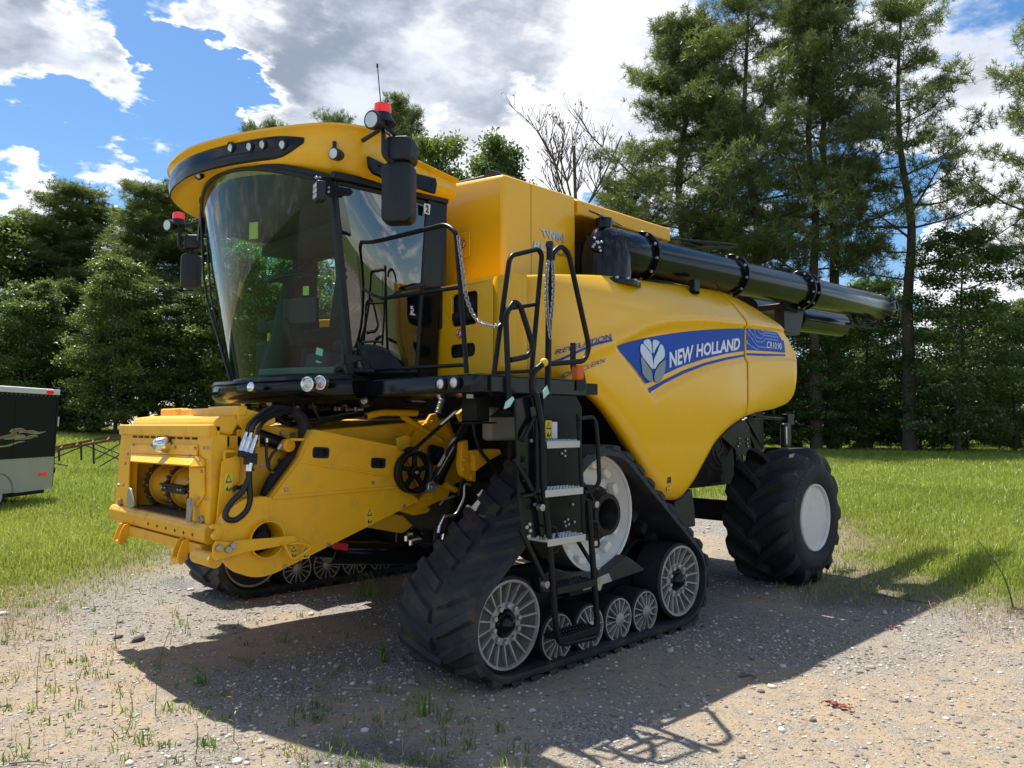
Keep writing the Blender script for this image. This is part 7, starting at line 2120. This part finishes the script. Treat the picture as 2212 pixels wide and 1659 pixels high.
# ================================================================== TRAILER AND TRUSS
def trailer():
    D0 = 16.0
    lat = (118 - 1106) / FPX * D0
    P0 = _h * D0 + RT * lat                      # rear corner of the side that faces us
    dirn = Matrix.Rotation(R(-4), 3, 'Z') @ _h    # away from us, towards the rear of the trailer
    inn = V(-dirn.y, dirn.x, 0)                  # into the trailer (to the left)
    tilt = Matrix.Rotation(R(2.4), 3, dirn)
    base = V(P0.x, P0.y, ground_z(P0.x, P0.y) * 0.3 + 0.36)
    T = empty('cargo_trailer', (P0.x, P0.y, 0.0), 'black enclosed cargo trailer with flame decal and bare metal skirt', 'trailer')
    def q(a, b, c):                              # a: metres forward from the rear, b: into the trailer, c: up from the floor
        return base + tilt @ (-dirn * a + inn * b + V(0, 0, c))
    def tb(a, b, c):
        vs, fs = P_box((0, 1), (0, 1), (0, 1))
        return [q(a[0] + (a[1] - a[0]) * v[0], b[0] + (b[1] - b[0]) * v[1], c[0] + (c[1] - c[0]) * v[2]) for v in vs], fs
    mat('trailer_black', (0.012, 0.010, 0.014), 0.5, var=0.1, spec=0.25)
    mat('trailer_metal', (0.50, 0.50, 0.48), 0.38, metal=0.35, var=0.12, scale=2.5, bump=0.15, bscale=2.5)
    mat('trailer_white', (0.75, 0.75, 0.73), 0.4, var=0.04)
    mat('flame_tan', (0.33, 0.16, 0.07), 0.4, var=0.35, scale=4)
    side = obj('side_wall', tb((0, 4.9), (0, 1.9), (0.63, 1.92)), 'trailer_black', T, 0.01)
    cut = [q(0, 0.004, 0), q(0, 0.004, 0.63), q(4.9, 0.004, 0.63), q(4.9, 0.004, 0)]
    arch = [q(1.55 + 0.42 * math.cos(a), 0.004, -0.02 + 0.40 * math.sin(a)) for a in [math.pi * i / 14 for i in range(15)]]
    sk = [q(0, 0, 0), q(0, 0, 0.628), q(4.9, 0, 0.628), q(4.9, 0, 0)] + list(reversed(arch))
    obj('metal_skirt', P_poly(sk, inn * 0.03), 'trailer_metal', T)
    obj('arch_trim', P_tube([p_ - inn * 0.006 for p_ in arch], 0.02, 6), 'trailer_metal', T)
    for k_ in range(16):
        bolt(q(0.04 + 0.12 * k_, 0, 0.60), -inn, 0.011, 0.008, T, 'steel', 'rivet', 8)
        bolt(q(0.04 + 0.12 * k_, 0, 1.87), -inn, 0.011, 0.008, T, 'steel', 'rivet', 8)
    for k_ in (1.2, 2.4, 3.6):
        obj('panel_seam', tb((k_, k_ + 0.03), (-0.004, 0.004), (0.64, 1.9)), 'trailer_black', T)
    obj('corner_trim', tb((-0.006, 0.035), (-0.006, 0.03), (0.63, 1.9)), 'trailer_black', T)
    obj('bottom_rail', tb((0, 1.1), (-0.012, 0.05), (-0.03, 0.02)), 'trailer_metal', T)
    obj('roof_rail', tb((-0.03, 4.92), (-0.015, 0.1), (1.90, 2.01)), 'trailer_white', T, 0.01)
    obj('roof', tb((0, 4.9), (0.1, 1.9), (1.92, 2.02)), 'trailer_white', T, 0.02)
    obj('rear_frame', tb((-0.03, 0), (0.0, 1.9), (0.0, 1.93)), 'trailer_black', T, 0.01)
    obj('door_hinge', tb((-0.06, -0.03), (-0.01, 0.03), (1.25, 1.45)), 'trailer_white', T)
    obj('bumper_stop', tb((-0.14, -0.03), (0.05, 0.12), (0.28, 0.38)), 'rubber', T)
    for c0, c1, a0, a1 in ((1.915, 1.985, 0.20, 0.40), (0.26, 0.32, 0.22, 0.42)):
        obj('marker_lamp', tb((a0, a1), (-0.035, 0.0), (c0, c1)), 'red_lens', T, 0.008)
    obj('chassis', tb((0.1, 4.8), (0.1, 1.8), (-0.12, -0.01)), 'dark_metal', T)
    w0, w1 = q(1.55, 0.04, -0.06), q(1.55, 0.26, -0.06)
    ty = obj('tyre', P_lathe(w0, w1 - w0, [(0.18, 0), (0.26, -0.01), (0.31, 0.02), (0.33, 0.06), (0.33, 0.16), (0.31, 0.2), (0.18, 0.2)], 32), 'rubber', T)
    obj('rim', P_lathe(w0, w1 - w0, [(0.19, -0.005), (0.17, 0.02), (0.15, 0.05), (0.06, 0.05), (0.05, 0.02), (0.002, 0.02)], 24), 'white_rim', ty)
    # the flame print, measured on the side wall
    nrm = tilt @ inn
    def on_side(x, y, off):
        r_ = ray(*ZT(x, y))
        o_ = base - nrm * off
        return CP + r_ * ((o_ - CP).dot(nrm) / r_.dot(nrm))
    def flame(pts, off, m, nm):
        lp = smooth_path([on_side(*p_, off) for p_ in pts], 3, True)
        obj(nm, P_poly(lp, nrm * 0.002), m, side)
    A = [(-60, 905), (60, 868), (118, 852), (122, 830), (98, 836), (122, 805), (170, 792), (240, 792), (290, 815), (350, 812), (430, 832), (500, 824), (470, 840), (400, 858), (330, 850), (270, 838), (225, 842), (200, 850), (215, 822), (180, 838), (190, 862), (250, 862), (275, 880), (235, 905), (160, 908), (60, 915), (20, 905), (-60, 930)]
    B = [(60, 985), (150, 905), (250, 893), (330, 868), (400, 866), (410, 895), (392, 880), (330, 905), (250, 915), (170, 920), (120, 930), (170, 915)]
    C_ = [(-60, 985), (60, 978), (160, 945), (240, 930), (272, 938), (200, 950), (110, 985), (0, 1000), (-60, 1000)]
    def grow(pts, k):
        cx, cy = sum(p_[0] for p_ in pts) / len(pts), sum(p_[1] for p_ in pts) / len(pts)
        return [(cx + (p_[0] - cx) * k, cy + (p_[1] - cy) * (k - 0.0)) for p_ in pts]
    for pts in (A, B[1:], C_):
        flame(pts, 0.004, 'silver', 'flame_outline')
    flame([(-60, 912), (70, 876), (135, 850), (150, 812), (235, 802), (300, 824), (380, 832), (300, 838), (225, 812), (178, 832), (185, 858), (150, 885), (60, 900), (-60, 922)], 0.008, 'flame_tan', 'flame_fill')
    flame([(140, 918), (250, 900), (340, 876), (380, 878), (330, 895), (240, 908)], 0.008, 'flame_tan', 'flame_fill')
trailer()
def truss():
    D0 = 24.0
    a0 = D_(60, D0)
    T = empty('lattice_boom', (a0.x, a0.y, ground_z(a0.x, a0.y)), 'rusty steel lattice boom lying propped in the grass behind the trailer', 'lattice boom')
    def at(x, y, dd=0.0):
        r_ = ray(*ZT(x, y))
        return CP + r_ * ((D0 + dd) / r_.dot(_h))
    for (p0, p1, dd) in (((200, 1078), (1700, 790), 0.9), ((200, 1098), (1700, 838), 0.0)):
        obj('chord', P_bar(at(*p0, dd), at(*p1, dd), 0.07, 0.07), 'rust', T)
    for a_, b_, dd in (((880, 940), (885, 1140), 0.9), ((1018, 950), (1022, 1180), 0.0), ((1330, 900), (1335, 1120), 0.0), ((640, 1005), (644, 1150), 0.9)):
        obj('post', P_bar(at(*a_, dd), at(*b_, dd), 0.05, 0.05, (1, 0, 0)), 'dark_rust', T)
    for a_, b_, dd in (((545, 1135), (900, 990), 0.0), ((920, 970), (1320, 1140), 0.0), ((1035, 962), (1400, 1110), 0.9), ((1330, 945), (1040, 1130), 0.0), ((1320, 1070), (1085, 1208), 0.0), ((540, 1165), (740, 1200), 0.0), ((560, 1070), (860, 960), 0.9), ((1400, 850), (1700, 1000), 0.0), ((1700, 840), (1400, 1020), 0.0)):
        obj('brace', P_bar(at(*a_, dd), at(*b_, dd), 0.03, 0.03), 'dark_rust', T)
    for x in range(480, 1500, 170):
        obj('strut', P_bar(at(x, 1098 - (x - 200) * 0.1733, 0.0), at(x + 30, 1078 - (x - 170) * 0.192, 0.9), 0.035, 0.035), 'rust', T)
truss()

# ================================================================== SMALL THINGS ON THE LOT
def weed(u, v, hgt, nb, m, name, label, group=None, wid=0.010, spread=0.03, lean=0.9, seed=0):
    p = G_(u, v)
    rg_ = np.random.default_rng(seed + int(u) * 7 + int(v))
    n_ = nb
    pts = np.stack([p.x + rg_.normal(0, spread, n_), p.y + rg_.normal(0, spread, n_), np.zeros(n_)], -1)
    pts[:, 2] = land(pts[:, 0], pts[:, 1])
    V_, F, T = blades(pts, hgt * (0.35 + 0.75 * rg_.random(n_)), wid * (0.6 + 0.6 * rg_.random(n_)), lean, rg_.random(n_), rg_)
    me_ = np_mesh('leaves', V_, F, 3, {'tone': T}, smooth=False)
    me_.materials.append(MATS[m])
    e = empty(name, (p.x, p.y, 0), label, 'weed', group)
    o = bpy.data.objects.new('leaves', me_)
    COL.objects.link(o)
    inv_parent(o, e)
    return e
def stalk(u, v, v1, du, name, label, m='weed_leaf', r=0.003, leaves=14, lw=0.010, ll=0.05, seed=1, bend=0.0, group=None):
    """upright stemmed weed from the ground point (u, v) up to the photo height v1"""
    p = G_(u, v)
    dep = (p - CP).dot(_h)
    h_ = (v - v1) / FPX * dep
    rd_ = random.Random(seed + int(u))
    e = empty(name, (p.x, p.y, 0), label, 'weed', group)
    top_ = p + RT * (du / FPX * dep) + V(0, 0, h_)
    path = smooth_path([p - V(0, 0, 0.02), p + (top_ - p) * 0.5 + RT * bend, top_], 6)
    o = obj('stem', P_tube(path, r, 5, r1=r * 0.4), 'dry_stem' if m == 'dry_blade' else 'green_stem', e)
    vs, fs = [], []
    for k in range(leaves):
        t = 0.15 + 0.85 * k / leaves
        q = path[int(t * (len(path) - 1))]
        az = rd_.uniform(0, 6.28)
        d = V(math.cos(az), math.sin(az), rd_.uniform(0.1, 0.9)).normalized()
        s = d.cross(V(0, 0, 1)).normalized()
        L_ = ll * rd_.uniform(0.6, 1.2)
        b = len(vs)
        vs += [q, q + d * L_ * 0.5 + s * lw * 0.5, q + d * L_ - V(0, 0, L_ * 0.2), q + d * L_ * 0.5 - s * lw * 0.5]
        fs.append((b, b + 1, b + 2, b + 3))
    if vs:
        me_ = np_mesh('leaves', np.array([tuple(q) for q in vs]), np.array(fs), 4, {'tone': np.repeat([rd_.random() for _ in fs], 4)}, smooth=False)
        me_.materials.append(MATS[m])
        o2 = bpy.data.objects.new('leaves', me_)
        COL.objects.link(o2)
        inv_parent(o2, e)
    return e
mat('green_stem', (0.09, 0.13, 0.03), 0.7, var=0.2)
mat('dry_stem', (0.17, 0.11, 0.06), 0.8, var=0.3)
weed(440, 1612, 0.085, 26, 'weed_leaf', 'grass_tuft', 'bright grass tuft at the bottom, right one of two beside the small rut', wid=0.012, spread=0.025)
weed(352, 1612, 0.065, 24, 'weed_leaf', 'grass_tuft', 'bright grass tuft at the bottom, left one of two beside the small rut', wid=0.010, spread=0.03)
weed(168, 1430, 0.07, 24, 'weed_leaf', 'grass_tuft', 'green tuft on the bare tan ground below the front tracks shadow tip', wid=0.010)
weed(226, 1405, 0.05, 40, 'red_weed', 'red_weed_patch', 'rust red weed patch left of the shadow tip', spread=0.07, wid=0.006, lean=1.6)
weed(285, 1478, 0.05, 40, 'red_weed', 'red_weed_patch', 'rust red weed patch on the tan ground below the shadow tip', spread=0.07, wid=0.006, lean=1.6)
weed(460, 1500, 0.05, 30, 'red_weed', 'red_weed_patch', 'rust red weed patch on the slanting shadow edge', spread=0.05, wid=0.006, lean=1.6)
weed(436, 1478, 0.12, 16, 'weed_leaf', 'grass_tuft', 'leafy tuft on the slanting edge of the shadow', wid=0.012, spread=0.02)
weed(690, 1530, 0.10, 14, 'weed_leaf', 'grass_tuft', 'tuft in the shade beside the flat wooden slat', wid=0.008)
weed(825, 1430, 0.20, 16, 'weed_leaf', 'grass_tuft', 'upright green tuft in the shade left of the near track', wid=0.012, spread=0.02, lean=0.4)
weed(915, 1545, 0.22, 18, 'weed_leaf', 'grass_tuft', 'tall green tuft in front of the near track', wid=0.012, spread=0.03, lean=0.5)
weed(960, 1560, 0.16, 16, 'weed_leaf', 'grass_tuft', 'green tuft directly in front of the near track lugs', wid=0.010, spread=0.05)
weed(880, 1570, 0.16, 22, 'dry_blade', 'dry_tuft', 'dry pale grass tuft in front of the near track', wid=0.006, spread=0.09, lean=1.2)
weed(790, 1290, 0.30, 60, 'weed_leaf', 'grass_tuft', 'big dark tuft between the two tracks', wid=0.010, spread=0.10, lean=0.5)
weed(150, 1545, 0.05, 14, 'weed_leaf', 'grass_tuft', 'small yellow-green tuft alone on the gravel at lower left', wid=0.010)
for i, (u, v, v1, du) in enumerate(((80, 1525, 1395, 4), (335, 1545, 1445, 2), (505, 1600, 1470, -10), (340, 1455, 1360, 26), (540, 1560, 1495, 6), (420, 1645, 1560, 3), (250, 1400, 1330, 4), (630, 1500, 1380, 8))):
    stalk(u, v, v1, du, 'thin_weed', ('thin upright weed at the far left of the gravel', 'thin upright weed below the red patch', 'tall thin weed at the lower edge of the shadow', 'bent yellow grass stem crossing the shadow edge', 'thin dry weed by the patch of asphalt', 'thin brown weed at the bottom edge', 'thin weed above the shadow tip', 'thin weed in the shade of the cab')[i], 'weed_leaf' if i in (0, 1, 3, 6) else 'dry_blade', leaves=10 + i, lw=0.006, ll=0.035, seed=i, bend=0.01 * (i % 3 - 1))
stalk(2190, 1312, 1170, -72, 'leaning_sapling', 'feathery sapling leaning to the left in the right-hand grass', r=0.008, leaves=130, lw=0.006, ll=0.13, seed=5, bend=0.06)
# slat of wood, scraps, stick and a few larger stones
p = G_(772, 1490)
t_ = (G_(808, 1492) - G_(737, 1488)).normalized()
tag(obj('wooden_slat', P_bar(p - t_ * 0.10, p + t_ * 0.10, 0.022, 0.012), 'wood', None, 0.002), 'flat weathered wooden slat lying in the shade', 'wood slat').location.z = 0.008
def rock(u, v, s, seed, label, tone, name='stone'):
    p = G_(u, v)
    rg_ = np.random.default_rng(seed)
    V_, F, T = stones(np.array([p.x]), np.array([p.y]), np.array([s]), np.array([tone]), rg_)
    me_ = np_mesh(name, V_, F, 3, {'tone': T}, smooth=False)
    me_.materials.append(MATS['stone'])
    o = bpy.data.objects.new(name, me_)
    COL.objects.link(o)
    tag(o, label, 'stone')
    return o
rock(513, 1645, 0.030, 1, 'pale white stone at the bottom left of the asphalt patch', 1.0)
rock(8, 1328, 0.045, 2, 'large white stone at the far left edge of the gravel', 1.0)
rock(280, 1650, 0.026, 3, 'white stone at the bottom left', 0.95)
rock(672, 1328, 0.03, 4, 'pale stone in the shadow under the cab', 0.9)
rock(728, 1440, 0.028, 5, 'pale rubble lump in the shade above the wooden slat', 0.7)
rock(1912, 1325, 0.03, 6, 'white stone beside the shadow edge near the right grass', 0.95)
rock(1690, 1440, 0.028, 7, 'white stone on the edge of the shadow at right', 0.9)
rock(1690, 1580, 0.03, 8, 'white stone left of the red scrap', 0.95)
rock(300, 1385, 0.05, 9, 'dark clod of earth at the tip of the shadow', 0.02, 'earth_clod')
rock(255, 1378, 0.035, 10, 'small dark clod of earth left of the shadow tip', 0.02, 'earth_clod')
mat('scrap_red', (0.24, 0.045, 0.025), 0.8, var=0.35, scale=30)
def scrap(u, v, w, h_, label, seed):
    a, b = G_(u - w, v - h_), G_(u + w, v + h_)
    rd_ = random.Random(seed)
    rows = []
    d = (b - a)
    n_ = V(-d.y, d.x, 0).normalized() * 0.03
    for i in range(6):
        rows.append([a + d * (j / 14) + n_ * ((i - 2.5) / 2.5) * (0.5 + 0.5 * math.sin(j * 1.3 + seed)) + V(0, 0, 0.012 + 0.018 * rd_.random()) for j in range(15)])
    o = obj('red_scrap', P_grid(rows), 'scrap_red', None, solid=0.002, fix=False, angle=20)
    tag(o, label, 'scrap')
scrap(1812, 1530, 28, 8, 'crumpled red scrap lying on the sunny gravel at right', 2)
scrap(1932, 1361, 14, 2, 'small reddish scrap on the gravel near the right grass', 4)
def stick(pts, label, r=0.006):
    o = obj('stick', P_tube(smooth_path([G_(*q) + V(0, 0, 0.012) for q in pts], 5), r, 6, r1=r * 0.5), 'grey_bark', None)
    tag(o, label, 'stick')
stick(((1596, 1464), (1620, 1462), (1634, 1468)), 'short pale stick in the shade right of the near track', 0.008)
stick(((1880, 1285), (1960, 1298), (2040, 1312)), 'long thin twig on the edge of the right-hand grass', 0.008)
stick(((20, 1655), (70, 1650), (110, 1655)), 'thin twig at the bottom left corner', 0.004)
